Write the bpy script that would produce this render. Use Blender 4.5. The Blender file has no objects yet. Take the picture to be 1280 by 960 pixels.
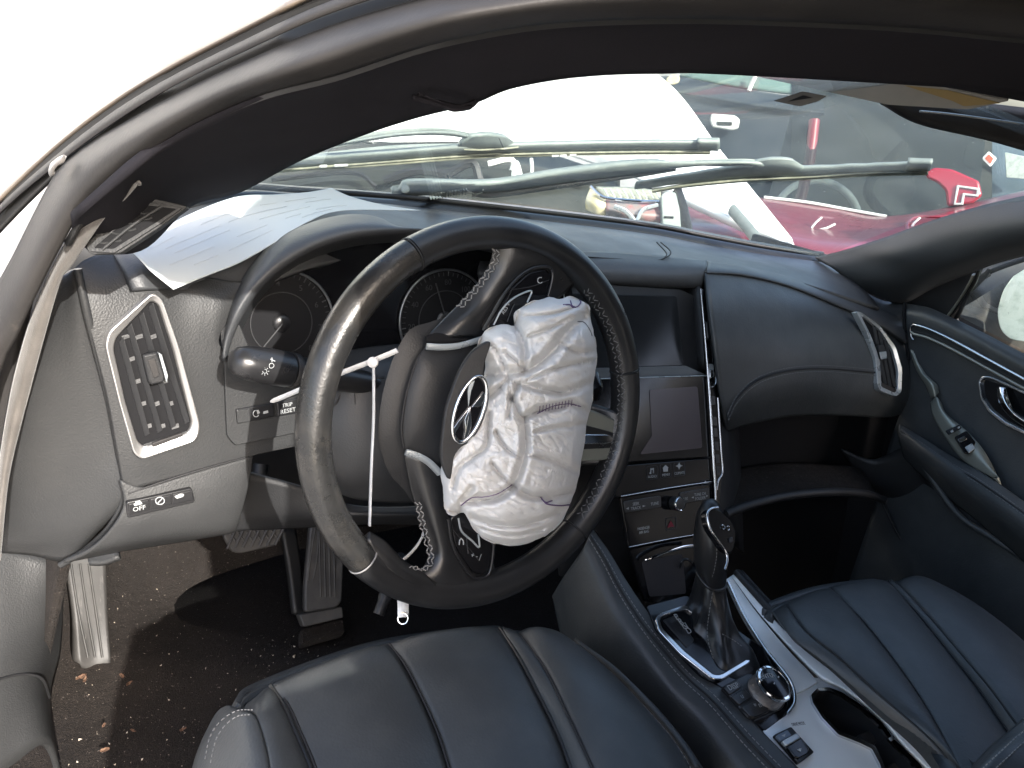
import bpy, bmesh, math, random
import numpy as np
from mathutils import Vector, Matrix, noise
random.seed(7); rng = np.random.default_rng(7)
sc = bpy.context.scene

# ------------------------------------------------------------------ camera, sky, sun, exposure
CAM = np.array([-.777, -.517, 1.173]); YAW, PIT, ROL, FOC = math.radians(39.16), math.radians(26.7), math.radians(17.8), 978.
FW = np.array([math.sin(YAW)*math.cos(PIT), math.cos(YAW)*math.cos(PIT), -math.sin(PIT)])
_r = np.array([math.cos(YAW), -math.sin(YAW), 0.]); _u = np.cross(_r, FW)
RT = math.cos(ROL)*_r + math.sin(ROL)*_u; UP = -math.sin(ROL)*_r + math.cos(ROL)*_u
cd = bpy.data.cameras.new('camera'); cam = bpy.data.objects.new('camera', cd); sc.collection.objects.link(cam)
cam.matrix_world = Matrix(((RT[0], UP[0], -FW[0], CAM[0]), (RT[1], UP[1], -FW[1], CAM[1]), (RT[2], UP[2], -FW[2], CAM[2]), (0, 0, 0, 1)))
cd.sensor_fit = 'HORIZONTAL'; cd.sensor_width = 36; cd.lens = FOC/1280*36; cd.clip_start = .02; cd.clip_end = 3000
sc.camera = cam

SUN_EL, SUN_AZ = math.radians(40), math.radians(4)          # light travels forward (+Y), a little to the right
w = bpy.data.worlds.new('World'); sc.world = w; w.use_nodes = True
nt = w.node_tree; bg = nt.nodes['Background']; sky = nt.nodes.new('ShaderNodeTexSky'); sky.sky_type = 'NISHITA'
sky.sun_disc = False; sky.sun_elevation = SUN_EL; sky.sun_rotation = math.radians(180)+SUN_AZ; sky.dust_density = 4.0; sky.air_density = 1.0; sky.ozone_density = .7
nt.links.new(sky.outputs[0], bg.inputs[0]); bg.inputs[1].default_value = .15
sl = bpy.data.lights.new('sun', 'SUN'); sl.energy = 2.6; sl.angle = math.radians(.5); sl.color = (1, .96, .90)
so = bpy.data.objects.new('sun', sl); sc.collection.objects.link(so)
L = Vector((math.sin(SUN_AZ)*math.cos(SUN_EL), math.cos(SUN_AZ)*math.cos(SUN_EL), -math.sin(SUN_EL)))
so.rotation_euler = L.to_track_quat('-Z', 'Y').to_euler()
sc.view_settings.view_transform = 'Standard'; sc.view_settings.look = 'None'; sc.view_settings.gamma = 1
sc.view_settings.exposure = 2.2
sc.cycles.max_bounces = 8; sc.cycles.transparent_max_bounces = 12; sc.cycles.caustics_reflective = False; sc.cycles.caustics_refractive = False
sc.cycles.use_denoising = True

# ------------------------------------------------------------------ geometry helpers
def ray(x, y): return FW + RT*(x-640)/FOC - UP*(y-480)/FOC
def AT(x, y, X=None, Y=None, Z=None, D=None):
    """point of the car that lies along a sight line, at a known car coordinate or distance"""
    d = ray(x, y)
    t = D if D is not None else ((X-CAM[0])/d[0] if X is not None else (Y-CAM[1])/d[1] if Y is not None else (Z-CAM[2])/d[2])
    return CAM + d*t
class Plane:
    def __init__(s, p, n):
        s.p = np.array(p, float); s.n = np.array(n, float); s.n /= np.linalg.norm(s.n)
        a = np.array([1., 0, 0]) if abs(s.n[0]) < .8 else np.array([0., 1, 0])
        s.u = a - s.n*(a@s.n); s.u /= np.linalg.norm(s.u); s.v = np.cross(s.n, s.u)
    def pt(s, x, y, off=0.):
        d = ray(x, y); return CAM + d*(((s.p+s.n*off-CAM)@s.n)/(d@s.n))
    def depth(s, x, y, off=0.): return (s.pt(x, y, off)-CAM)@FW
def cr1(P, n, closed=False):
    """Catmull-Rom resample of points (k,dim)"""
    P = np.array(P, float); k = len(P)
    if k == 2 and not closed: return P[0] + (P[1]-P[0])*np.linspace(0, 1, n)[:, None]
    if closed: Q = np.vstack([P[-1], P, P[0], P[1]]); m = k; t = np.arange(n)*m/n
    else: Q = np.vstack([2*P[0]-P[1], P, 2*P[-1]-P[-2]]); m = k-1; t = np.linspace(0, m, n)
    i = np.minimum(t.astype(int), m-1); f = (t-i)[:, None]
    a, b, c, d = Q[i], Q[i+1], Q[i+2], Q[i+3]
    return .5*(2*b + (c-a)*f + (2*a-5*b+4*c-d)*f*f + (3*b-a-3*c+d)*f**3)
def arc_resample(P, n, closed=False):
    P = np.array(P, float)
    if closed: P = np.vstack([P, P[:1]])
    s = np.r_[0, np.cumsum(np.linalg.norm(np.diff(P, axis=0), axis=1))]
    t = np.linspace(0, s[-1], n+1)[:-1] if closed else np.linspace(0, s[-1], n)
    return np.stack([np.interp(t, s, P[:, j]) for j in range(P.shape[1])], 1)
def smooth_curve(P, n, closed=False): return arc_resample(cr1(P, 8*n, closed), n, closed)

ROOT = {}
def link(o, parent=None):
    sc.collection.objects.link(o)
    if parent is not None: o.parent = parent
    return o
def origin_of(parent):
    v = Vector((0, 0, 0))
    while parent is not None: v = v + parent.location; parent = parent.parent
    return v
def mesh_obj(name, V, Fc, mat, parent=None, smooth=True, sharp=None, flip=False, mats=None, midx=None):
    V = np.asarray(V, float); o0 = np.array(origin_of(parent))
    me = bpy.data.meshes.new(name); me.from_pydata((V-o0).tolist(), [], [tuple(map(int, f)) for f in Fc]); me.update()
    if mats:
        for m in mats: me.materials.append(m)
        me.polygons.foreach_set('material_index', list(midx))
    elif mat: me.materials.append(mat)
    if flip: me.flip_normals()
    me.polygons.foreach_set('use_smooth', [smooth]*len(me.polygons))
    if smooth and sharp: me.set_sharp_from_angle(angle=math.radians(sharp))
    me.update()
    return link(bpy.data.objects.new(name, me), parent)
def thing(name, label, cat, loc=(0, 0, 0), group=None):
    o = bpy.data.objects.new(name, None); o.empty_display_size = .05; o.location = loc
    sc.collection.objects.link(o); o['label'] = label; o['category'] = cat
    if group: o['group'] = group
    return o
def tag(o, label, cat, group=None):
    o['label'] = label; o['category'] = cat
    if group: o['group'] = group
    return o
def grid_faces(nu, nv, wrap_u=False, wrap_v=False):
    f = []
    for i in range(nu if wrap_u else nu-1):
        for j in range(nv if wrap_v else nv-1):
            a = i*nv+j; b = i*nv+(j+1) % nv; c = ((i+1) % nu)*nv+(j+1) % nv; d = ((i+1) % nu)*nv+j
            f.append((a, b, c, d))
    return f
def bev(o, wd, seg=2, ang=40):
    m = o.modifiers.new('bevel', 'BEVEL'); m.width = wd; m.segments = seg; m.limit_method = 'ANGLE'; m.angle_limit = math.radians(ang)
    return o
def CP(c, plane=None):
    """control point: (x,y,'D',d) or (x,y,'X',v) ... or (x,y[,off]) on a plane"""
    if len(c) == 4 and isinstance(c[2], str): return AT(c[0], c[1], **{c[2]: c[3]})
    if len(c) == 4: return c[2].pt(c[0], c[1], c[3])
    return plane.pt(c[0], c[1], c[2] if len(c) > 2 else 0.)
def sheet(name, rows, mat, parent, nu=24, nv=40, thick=.002, plane=None, fn=None, raw=False):
    """smooth surface through rows of control points, given real thickness"""
    R = [np.array([CP(c, plane) for c in r]) if not raw else np.array(r, float) for r in rows]
    R = [cr1(r, nv) for r in R]
    G = np.array(R)                                     # rows, nv, 3
    G = np.stack([cr1(G[:, j], nu) for j in range(nv)], 1)   # nu,nv,3
    if fn is not None: G = fn(G)
    V = G.reshape(-1, 3); Fc = grid_faces(nu, nv)
    n = np.cross(G[nu//2, nv//2+1]-G[nu//2, nv//2], G[nu//2+1 if nu > 2 else 1, nv//2]-G[nu//2 if nu > 2 else 0, nv//2])
    flip = n@(CAM-G[nu//2, nv//2]) < 0
    o = mesh_obj(name, V, Fc, mat, parent, flip=flip)
    if thick:
        s = o.modifiers.new('thickness', 'SOLIDIFY'); s.thickness = thick; s.offset = -1
    return o
def rounded(P, r, seg=4):
    """round the corners of a 2D polygon (r may be a list)"""
    P = np.array(P, float); k = len(P); out = []
    for i in range(k):
        rr = r[i] if isinstance(r, (list, tuple)) else r
        a, b, c = P[i-1], P[i], P[(i+1) % k]
        da, dc = a-b, c-b; la, lc = np.linalg.norm(da), np.linalg.norm(dc)
        rr = min(rr, .45*la, .45*lc)
        if rr < .3: out.append(b); continue
        p, q = b+da/la*rr, b+dc/lc*rr
        for t in np.linspace(0, 1, seg+1): out.append((1-t)**2*p+2*t*(1-t)*b+t*t*q)
    return np.array(out)
def solid(name, F, B, mat, parent, bevel=0, smooth=True):
    """front loop F and back loop B (same count) -> closed solid"""
    k = len(F); V = np.vstack([F, B])
    nrm = sum(np.cross(F[i]-F[0], F[(i+1) % k]-F[0]) for i in range(1, k-1))
    flip = nrm@(np.mean(F, 0)-np.mean(B, 0)) < 0
    Fc = [tuple(range(k)), tuple(range(2*k-1, k-1, -1))] + [(i, k+i, k+(i+1) % k, (i+1) % k) for i in range(k)]
    o = mesh_obj(name, V, Fc, mat, parent, smooth=smooth, sharp=35, flip=flip)
    if bevel: bev(o, bevel)
    return o
def plate(name, poly, plane, mat, parent, thick=.006, off=0., r=3, bevel=.001, curve=0):
    """a panel standing on a plane of the car: its face is off above the plane, its back thick below"""
    P = np.array(poly, float)
    P = smooth_curve(P, curve, True) if curve else rounded(P, r)
    F = np.array([plane.pt(x, y, off) for x, y in P]); B = F - plane.n*thick
    return solid(name, F, B, mat, parent, bevel)
def inset(P, d):
    P = np.array(P, float); k = len(P); A = .5*sum(P[i-1][0]*P[i][1]-P[i][0]*P[i-1][1] for i in range(k)); s = 1 if A > 0 else -1
    out = []
    for i in range(k):
        a, b, c = P[i-1], P[i], P[(i+1) % k]
        t1 = (b-a)/np.linalg.norm(b-a); t2 = (c-b)/np.linalg.norm(c-b)
        n1 = np.array([-t1[1], t1[0]])*s; n2 = np.array([-t2[1], t2[0]])*s
        m = n1+n2; m /= max(.35, np.linalg.norm(m)); out.append(b+m*d/max(.5, m@n1))
    return np.array(out)
def ring(name, outer, inner, plane, mat, parent, thick=.006, off=0., r=4, bevel=.0008, inoff=None):
    """a frame between two outlines"""
    O = rounded(outer, r); I = rounded(inner, r)
    n = len(O); 
    if len(I) != n: O = arc_resample(O, 128, True); I = arc_resample(I, 128, True); n = 128; k0 = int(np.argmin(np.linalg.norm(I-O[0], axis=1))); I = np.roll(I, -k0, 0)
    f = lambda P, o: np.array([plane.pt(x, y, o) for x, y in P])
    a, b = f(O, off), f(I, off if inoff is None else inoff); c, d = a-plane.n*thick, b-plane.n*thick
    V = np.vstack([a, b, d, c]); Fc = []
    for k in range(4):
        for i in range(n):
            j = (i+1) % n; k2 = (k+1) % 4
            Fc.append((k*n+i, k*n+j, k2*n+j, k2*n+i))
    o = mesh_obj(name, V, Fc, mat, parent, sharp=35)
    bm = bmesh.new(); bm.from_mesh(o.data); bmesh.ops.recalc_face_normals(bm, faces=bm.faces); bm.to_mesh(o.data); bm.free()
    o.data.set_sharp_from_angle(angle=math.radians(35))
    if bevel: bev(o, bevel)
    return o
def frames(P, closed=False):
    P = np.array(P, float); n = len(P)
    T = np.roll(P, -1, 0)-np.roll(P, 1, 0) if closed else np.gradient(P, axis=0)
    T /= np.linalg.norm(T, axis=1)[:, None]+1e-12
    a = np.array([0, 0, 1.]) if abs(T[0][2]) < .9 else np.array([1., 0, 0])
    N = [a-T[0]*(a@T[0])]; N[0] /= np.linalg.norm(N[0])
    for i in range(1, n):
        v = N[-1]-T[i]*(N[-1]@T[i]); N.append(v/np.linalg.norm(v))
    return T, np.array(N), np.cross(T, np.array(N))
def tube(name, P, r, mat, parent, sides=10, closed=False, flat=1., up=None):
    P = np.array(P, float); n = len(P); T, N, B = frames(P, closed)
    if up is not None:
        U = np.array(up, float); B = U-T*(T@U)[:, None]; B /= np.linalg.norm(B, axis=1)[:, None]; N = np.cross(B, T)
    r = np.full(n, r) if np.isscalar(r) else np.array(r)
    an = np.linspace(0, 2*np.pi, sides, endpoint=False)
    V = (P[:, None]+r[:, None, None]*(np.cos(an)[None, :, None]*N[:, None]+flat*np.sin(an)[None, :, None]*B[:, None])).reshape(-1, 3)
    Fc = grid_faces(n, sides, closed, True)
    if not closed: Fc += [tuple(range(sides-1, -1, -1)), tuple(range((n-1)*sides, n*sides))]
    return mesh_obj(name, V, Fc, mat, parent, sharp=50)
def loft(name, rings, mat, parent, caps=True, sharp=50):
    R = np.array(rings); n, k = R.shape[:2]; Fc = grid_faces(n, k, False, True)
    if caps: Fc += [tuple(range(k-1, -1, -1)), tuple(range((n-1)*k, n*k))]
    o = mesh_obj(name, R.reshape(-1, 3), Fc, mat, parent, sharp=sharp)
    bm = bmesh.new(); bm.from_mesh(o.data); bmesh.ops.recalc_face_normals(bm, faces=bm.faces); bm.to_mesh(o.data); bm.free()
    return o
def px_tube(name, pts, r, mat, parent, plane=None, n=40, off=0., sides=8, flat=1.):
    P = np.array([CP(c, plane) if (len(c) > 2) else plane.pt(c[0], c[1], off) for c in pts])
    return tube(name, smooth_curve(P, n), r, mat, parent, sides, flat=flat)
def stitches(name, pts3, mat, parent, step=.0045, ln=.003, r=.0005, n=None, out=None, slant=0.):
    """a row of thread stitches standing on a seam: small real threads, one joined part"""
    P = np.array(pts3, float); s = np.r_[0, np.cumsum(np.linalg.norm(np.diff(P, axis=0), axis=1))]
    m = max(2, int(s[-1]/step)); t = (np.arange(m)+.5)*s[-1]/m
    C = np.stack([np.interp(t, s, P[:, j]) for j in range(3)], 1); T = np.gradient(C, axis=0); T /= np.linalg.norm(T, axis=1)[:, None]
    V = []; Fc = []
    for i in range(m):
        d = T[i]; o = np.array(out) if out is not None else (CAM-C[i]); o = o/np.linalg.norm(o)
        sd = np.cross(d, o); sd /= np.linalg.norm(sd)
        if slant: d = d+sd*slant*(1 if i % 2 else -1); d /= np.linalg.norm(d); sd = np.cross(d, o)
        a = C[i]-d*ln/2; b = C[i]+d*ln/2; k = len(V)
        for q in (a, b): V += [q+sd*r, q+o*r, q-sd*r, q-o*r]
        Fc += [(k+j, k+(j+1) % 4, k+4+(j+1) % 4, k+4+j) for j in range(4)]+[(k+3, k+2, k+1, k), (k+4, k+5, k+6, k+7)]
    o = mesh_obj(name, V, Fc, mat, parent, smooth=False); o['kind'] = 'stuff'; return o
def text(name, s, p0, p1, hpx, plane, mat, parent, off=.0006, align='CENTER', font_scale=1.):
    """flat print laid on a plane between two points"""
    a, b = plane.pt(*p0, off), plane.pt(*p1, off); d = (b-a)/np.linalg.norm(b-a)
    c = (a+b)/2; mx, my = (np.array(p0)+np.array(p1))/2
    vert = plane.pt(mx, my-hpx/2, off)-plane.pt(mx, my+hpx/2, off); h = np.linalg.norm(vert)
    n = plane.n; v = np.cross(n, d)
    if v@vert < 0: v = -v
    cu = bpy.data.curves.new(name, 'FONT'); cu.body = s; cu.size = h*1.35; cu.align_x = align; cu.align_y = 'CENTER'; cu.extrude = .0001; cu.resolution_u = 2
    cu.space_line = .8
    o = bpy.data.objects.new(name, cu)
    wd = np.linalg.norm(b-a)
    me = bpy.data.meshes.new_from_object(o); bpy.data.objects.remove(o)
    X = np.array([v_.co[:] for v_ in me.vertices])
    if len(X) == 0: return None
    ex = X[:, 0].max()-X[:, 0].min(); k = min(1., wd/ex) if font_scale == 1. else font_scale
    W = c + np.outer(X[:, 0]*k, d)+np.outer(X[:, 1], v)+np.outer(X[:, 2], n)
    Fc = [tuple(p.vertices) for p in me.polygons]; bpy.data.meshes.remove(me)
    return mesh_obj(name, W, Fc, mat, parent, smooth=False)
def join(name, parts, parent=None):
    """several meshes of one material -> one mesh"""
    V, Fc = [], []; k = 0
    for o in parts:
        me = o.data; V += [o.matrix_basis@v.co for v in me.vertices]; Fc += [[k+i for i in p.vertices] for p in me.polygons]; k += len(me.vertices)
    me = bpy.data.meshes.new(name); me.from_pydata([tuple(v) for v in V], [], Fc)
    for m in parts[0].data.materials: me.materials.append(m)
    me.polygons.foreach_set('use_smooth', [p.use_smooth for o in parts for p in o.data.polygons])
    par = parts[0].parent if parent is None else parent
    for o in parts: bpy.data.objects.remove(o)
    me.update(); return link(bpy.data.objects.new(name, me), par)

# ------------------------------------------------------------------ materials
def mat(name, col, rough=.5, metal=0., bump=None, var=None, coat=0., spec=.5, rvar=None, sheen=0., wear=None, dust=None, trans=None):
    m = bpy.data.materials.new(name); m.use_nodes = True; N = m.node_tree.nodes; K = m.node_tree.links; b = N['Principled BSDF']
    col = tuple(col)+(1,) if len(col) == 3 else col
    b.inputs['Base Color'].default_value = col; b.inputs['Roughness'].default_value = rough; b.inputs['Metallic'].default_value = metal
    b.inputs['Specular IOR Level'].default_value = spec
    b.inputs['Coat Weight'].default_value = coat; b.inputs['Coat Roughness'].default_value = .06
    if sheen: b.inputs['Sheen Weight'].default_value = sheen; b.inputs['Sheen Roughness'].default_value = .4
    tc = N.new('ShaderNodeTexCoord'); src = tc.outputs['Object']; cur = None
    def tex(scale, detail=4., kind='noise', rough_=.6, stretch=None):
        v = src
        if stretch:
            mp = N.new('ShaderNodeMapping'); mp.inputs['Scale'].default_value = stretch; K.new(src, mp.inputs[0]); v = mp.outputs[0]
        if kind == 'noise':
            t = N.new('ShaderNodeTexNoise'); t.inputs['Scale'].default_value = scale; t.inputs['Detail'].default_value = detail; t.inputs['Roughness'].default_value = rough_; K.new(v, t.inputs['Vector']); return t.outputs[0]
        t = N.new('ShaderNodeTexVoronoi'); t.inputs['Scale'].default_value = scale; t.feature = 'SMOOTH_F1' if kind == 'vor' else 'F1'; K.new(v, t.inputs['Vector']); return t.outputs['Distance']
    def mixc(f, a, c):
        x = N.new('ShaderNodeMix'); x.data_type = 'RGBA'
        if isinstance(f, float): x.inputs[0].default_value = f
        else: K.new(f, x.inputs[0])
        for s, i in ((a, 6), (c, 7)):
            if isinstance(s, tuple): x.inputs[i].default_value = s
            else: K.new(s, x.inputs[i])
        return x.outputs[2]
    def ramp(f, lo, hi, a=0., c=1.):
        r = N.new('ShaderNodeMapRange'); r.inputs[1].default_value = lo; r.inputs[2].default_value = hi; r.inputs[3].default_value = a; r.inputs[4].default_value = c; K.new(f, r.inputs[0]); return r.outputs[0]
    cur = col
    if var:                                  # (scale, colour2, lo, hi)
        cur = mixc(ramp(tex(var[0], 5), var[2], var[3]), col, tuple(var[1])+(1,))
    if dust:                                 # specks: (scale, colour, threshold)
        cur = mixc(ramp(tex(dust[0], 3, rough_=.75), dust[2], dust[2]+dust[3] if len(dust) > 3 else dust[2]+.05), cur, tuple(dust[1])+(1,))
    if wear:                                 # scratches, stretched noise
        cur = mixc(ramp(tex(wear[0], 6, stretch=wear[2], rough_=.7), wear[3], wear[4]), cur, tuple(wear[1])+(1,))
    if not isinstance(cur, tuple): K.new(cur, b.inputs['Base Color'])
    if rvar: K.new(ramp(tex(rvar[0], 5), .3, .7, rvar[1], rvar[2]), b.inputs['Roughness'])
    if bump:                                 # list of (kind, scale, strength, distance)
        prev = None
        for kd, s, st, ds in bump:
            bn = N.new('ShaderNodeBump'); bn.inputs['Strength'].default_value = st; bn.inputs['Distance'].default_value = ds
            K.new(tex(s, 4, kd), bn.inputs['Height'])
            if prev: K.new(prev, bn.inputs['Normal'])
            prev = bn.outputs[0]
        K.new(prev, b.inputs['Normal'])
    return m
LEA = [('vor', 420, .35, .0006), ('noise', 60, .15, .002)]
GRAIN = [('vor', 600, .35, .0005)]
M = {}
M['leather'] = mat('black_leather', (.036, .039, .041), .42, bump=LEA, rvar=(14, .38, .52), var=(30, (.046, .049, .050), .4, .7))
M['leather_wheel'] = mat('wheel_leather', (.011, .0112, .012), .36, bump=[('vor', 700, .2, .0004), ('noise', 90, .1, .001)], rvar=(18, .26, .42), var=(22, (.018, .018, .0185), .4, .7))
M['leather_worn'] = mat('worn_wheel_leather', (.013, .013, .013), .27, bump=[('vor', 500, .25, .0005), ('noise', 120, .3, .0012)], rvar=(35, .2, .42), var=(26, (.034, .031, .027), .45, .78), wear=(60, (.24, .22, .20), (1, 1, .3), .69, .76))
M['dash'] = mat('soft_dash_plastic', (.040, .042, .045), .46, bump=GRAIN, rvar=(9, .40, .56), var=(12, (.052, .053, .055), .4, .7), dust=(900, (.16, .15, .14), .74, .1))
M['fascia'] = mat('grained_grey_plastic', (.0235, .0242, .025), .48, bump=[('vor', 620, .5, .0005)], rvar=(10, .42, .58), var=(8, (.031, .0315, .032), .35, .75), dust=(700, (.3, .28, .26), .73, .08))
M['plastic'] = mat('dark_plastic', (.0125, .0128, .0138), .5, bump=GRAIN, var=(20, (.017, .017, .018), .4, .7))
M['plastic_grey'] = mat('shroud_plastic', (.020, .0205, .0215), .5, bump=GRAIN, var=(14, (.026, .026, .027), .4, .7))
M['plastic_smooth'] = mat('smooth_black_plastic', (.014, .014, .015), .32, rvar=(20, .25, .4))
M['gloss'] = mat('piano_black', (.006, .006, .007), .10, spec=.35, rvar=(12, .06, .16), dust=(500, (.10, .10, .10), .72, .1))
M['screen'] = mat('dead_screen_glass', (.012, .013, .014), .12, rvar=(6, .1, .22))
M['screen_purple'] = mat('touch_screen_glass', (.034, .026, .032), .16, rvar=(6, .12, .25))
M['chrome'] = mat('satin_chrome', (.62, .63, .64), .18, metal=1., rvar=(30, .14, .26))
M['bright_chrome'] = mat('mirror_chrome', (.75, .76, .77), .07, metal=1.)
M['silver'] = mat('silver_trim', (.42, .45, .46), .30, metal=.5, rvar=(40, .24, .36), bump=[('noise', 300, .05, .0003)])
M['alu'] = mat('console_silver', (.80, .84, .85), .34, metal=.1, rvar=(25, .27, .42))
M['vent_rim'] = mat('satin_vent_rim', (.42, .41, .40), .36, metal=.8, rvar=(40, .3, .45))
M['rubber'] = mat('door_seal_rubber', (.021, .020, .020), .5, bump=[('noise', 350, .3, .0005)], var=(9, (.038, .035, .033), .35, .75), wear=(14, (.08, .07, .06), (2, .6, 2), .64, .82))
M['rubber_dark'] = mat('channel_rubber', (.018, .018, .018), .5)
M['velvet'] = mat('seal_cloth', (.065, .060, .055), .85, bump=[('noise', 700, .5, .0008)], var=(15, (.13, .12, .11), .35, .75), sheen=.3)
M['pillar'] = mat('pillar_cloth', (.0135, .0125, .0155), .85, bump=[('noise', 900, .45, .0006)], var=(10, (.018, .0165, .020), .4, .7))
M['headliner'] = mat('headliner_cloth', (.016, .0155, .017), .9, bump=[('noise', 800, .4, .0006)])
M['rail_reflection'] = mat('rail_paint_reflection', (.15, .12, .09), .30, coat=.5, var=(6, (.07, .055, .045), .4, .7), wear=(25, (.30, .22, .15), (1, 1, 1), .66, .72))  # black rail paint with its beige reflection put into the base colour
M['carpet'] = mat('dirty_carpet', (.018, .0145, .0125), .95, bump=[('noise', 520, 1.0, .006), ('noise', 60, .6, .008)], var=(9, (.027, .022, .019), .42, .72), dust=(260, (.20, .17, .15), .64, .08), sheen=.2)
M['mat_rubber'] = mat('pedal_rubber', (.028, .027, .027), .6, bump=[('noise', 300, .3, .0006)], var=(30, (.06, .055, .05), .4, .75))
M['deadpedal'] = mat('dusty_footrest_plastic', (.03, .0285, .027), .55, bump=[('noise', 200, .3, .0006)], var=(20, (.055, .052, .049), .4, .8), wear=(30, (.15, .14, .13), (3, 1, .3), .6, .8))
M['airbag'] = mat('airbag_nylon', (.55, .548, .54), .85, bump=[('noise', 1400, .25, .0004), ('noise', 60, .3, .003)], var=(22, (.51, .50, .48), .4, .75), sheen=.1)
_b = M['airbag'].node_tree.nodes['Principled BSDF']; _b.inputs['Subsurface Weight'].default_value = .3; _b.inputs['Subsurface Radius'].default_value = (.012, .011, .010); _b.inputs['Subsurface Scale'].default_value = .6; _b.inputs['Specular IOR Level'].default_value = .2
for _k, _v in (('carpet', .1), ('pillar', .15), ('headliner', .15), ('velvet', .2), ('rubber', .25), ('fascia', .32), ('plastic', .38), ('screen', .3), ('screen_purple', .4), ('dash', .42)):
    M[_k].node_tree.nodes['Principled BSDF'].inputs['Specular IOR Level'].default_value = _v
M['carpet'].node_tree.nodes['Principled BSDF'].inputs['Sheen Weight'].default_value = .03
M['thread_purple'] = mat('purple_thread', (.10, .06, .14), .7)
M['thread'] = mat('grey_thread', (.20, .195, .19), .7)
M['thread_dark'] = mat('dark_thread', (.12, .12, .12), .7)
M['seam'] = mat('seam_groove', (.008, .008, .009), .7)
M['tie'] = mat('white_nylon_tie', (.66, .67, .68), .35, var=(40, (.5, .5, .5), .4, .8))
M['paper'] = mat('white_paper', (.42, .45, .455), .85, spec=.1, var=(8, (.39, .42, .425), .3, .7))
M['ink'] = mat('grey_ink', (.40, .42, .43), .8)
M['print'] = mat('white_print', (.30, .31, .31), .6)
M['print_dim'] = mat('dim_print', (.024, .025, .027), .6)
M['print_red'] = mat('red_print', (.16, .008, .02), .5)
M['black'] = mat('deep_black', (.010, .010, .011), .8, spec=.1)  # also paints the shade inside flat openings, slots and the footwell
M['frit'] = mat('glass_border_black', (.006, .006, .006), .4)
M['leaf'] = mat('dry_leaf', (.085, .042, .024), .8, var=(160, (.15, .085, .05), .4, .7))
M['crumb'] = mat('crumb', (.42, .36, .29), .85)
M['red'] = mat('red_car_paint', (.13, .012, .022), .35, coat=.3, rvar=(6, .25, .5), var=(3, (.18, .035, .045), .4, .8), wear=(9, (.45, .25, .26), (1, 1, 1), .66, .76))
M['red_lens'] = mat('red_lens', (.27, .008, .02), .2, coat=.5)
M['white_paint'] = mat('white_car_paint', (.80, .80, .79), .35, coat=.4, var=(2, (.74, .74, .73), .4, .8))
M['blue_paint'] = mat('dark_blue_door', (.016, .022, .028), .45, var=(4, (.03, .036, .042), .4, .75), bump=[('noise', 40, .1, .003)])
M['wreck'] = mat('dull_dark_paint', (.016, .019, .0175), .6, var=(3, (.035, .037, .033), .4, .75))
M['dark_glass'] = mat('dark_car_glass', (.025, .03, .033), .12, var=(5, (.05, .055, .06), .4, .7), rvar=(5, .08, .3))
M['grey_metal'] = mat('grey_wiper_paint', (.17, .195, .18), .5, var=(30, (.23, .25, .23), .4, .7))
M['wiper_rubber'] = mat('wiper_rubber', (.24, .24, .18), .6, var=(60, (.42, .41, .31), .45, .7))
M['lamp_amber'] = mat('yellowed_lens', (.55, .47, .25), .25, var=(30, (.65, .6, .45), .4, .7))
M['ground'] = mat('pale_gravel_yard', (.23, .222, .21), .95, var=(1.5, (.30, .29, .275), .35, .7), bump=[('noise', 30, .6, .02)], dust=(18, (.15, .14, .13), .66, .1))
M['pale_cloth'] = mat('pale_trim', (.45, .46, .44), .6)
M['visor'] = mat('visor_vinyl', (.22, .21, .19), .7, var=(14, (.27, .25, .22), .4, .7))
M['visor_label'] = mat('yellow_label', (.24, .17, .07), .6)
M['sage'] = mat('sage_silver_trim', (.25, .255, .22), .38, metal=.5, rvar=(30, .3, .45))
M['knurl'] = mat('knurled_metal', (.34, .32, .31), .38, metal=.9, bump=[('vor', 900, .8, .0008)])
M['pouch'] = mat('tray_liner', (.02, .018, .02), .6)
M['mirror'] = mat('pale_mirror', (.62, .66, .60), .35, metal=.6, var=(60, (.45, .5, .44), .45, .7))  # pale green reflection put into the mirror's base colour

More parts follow.
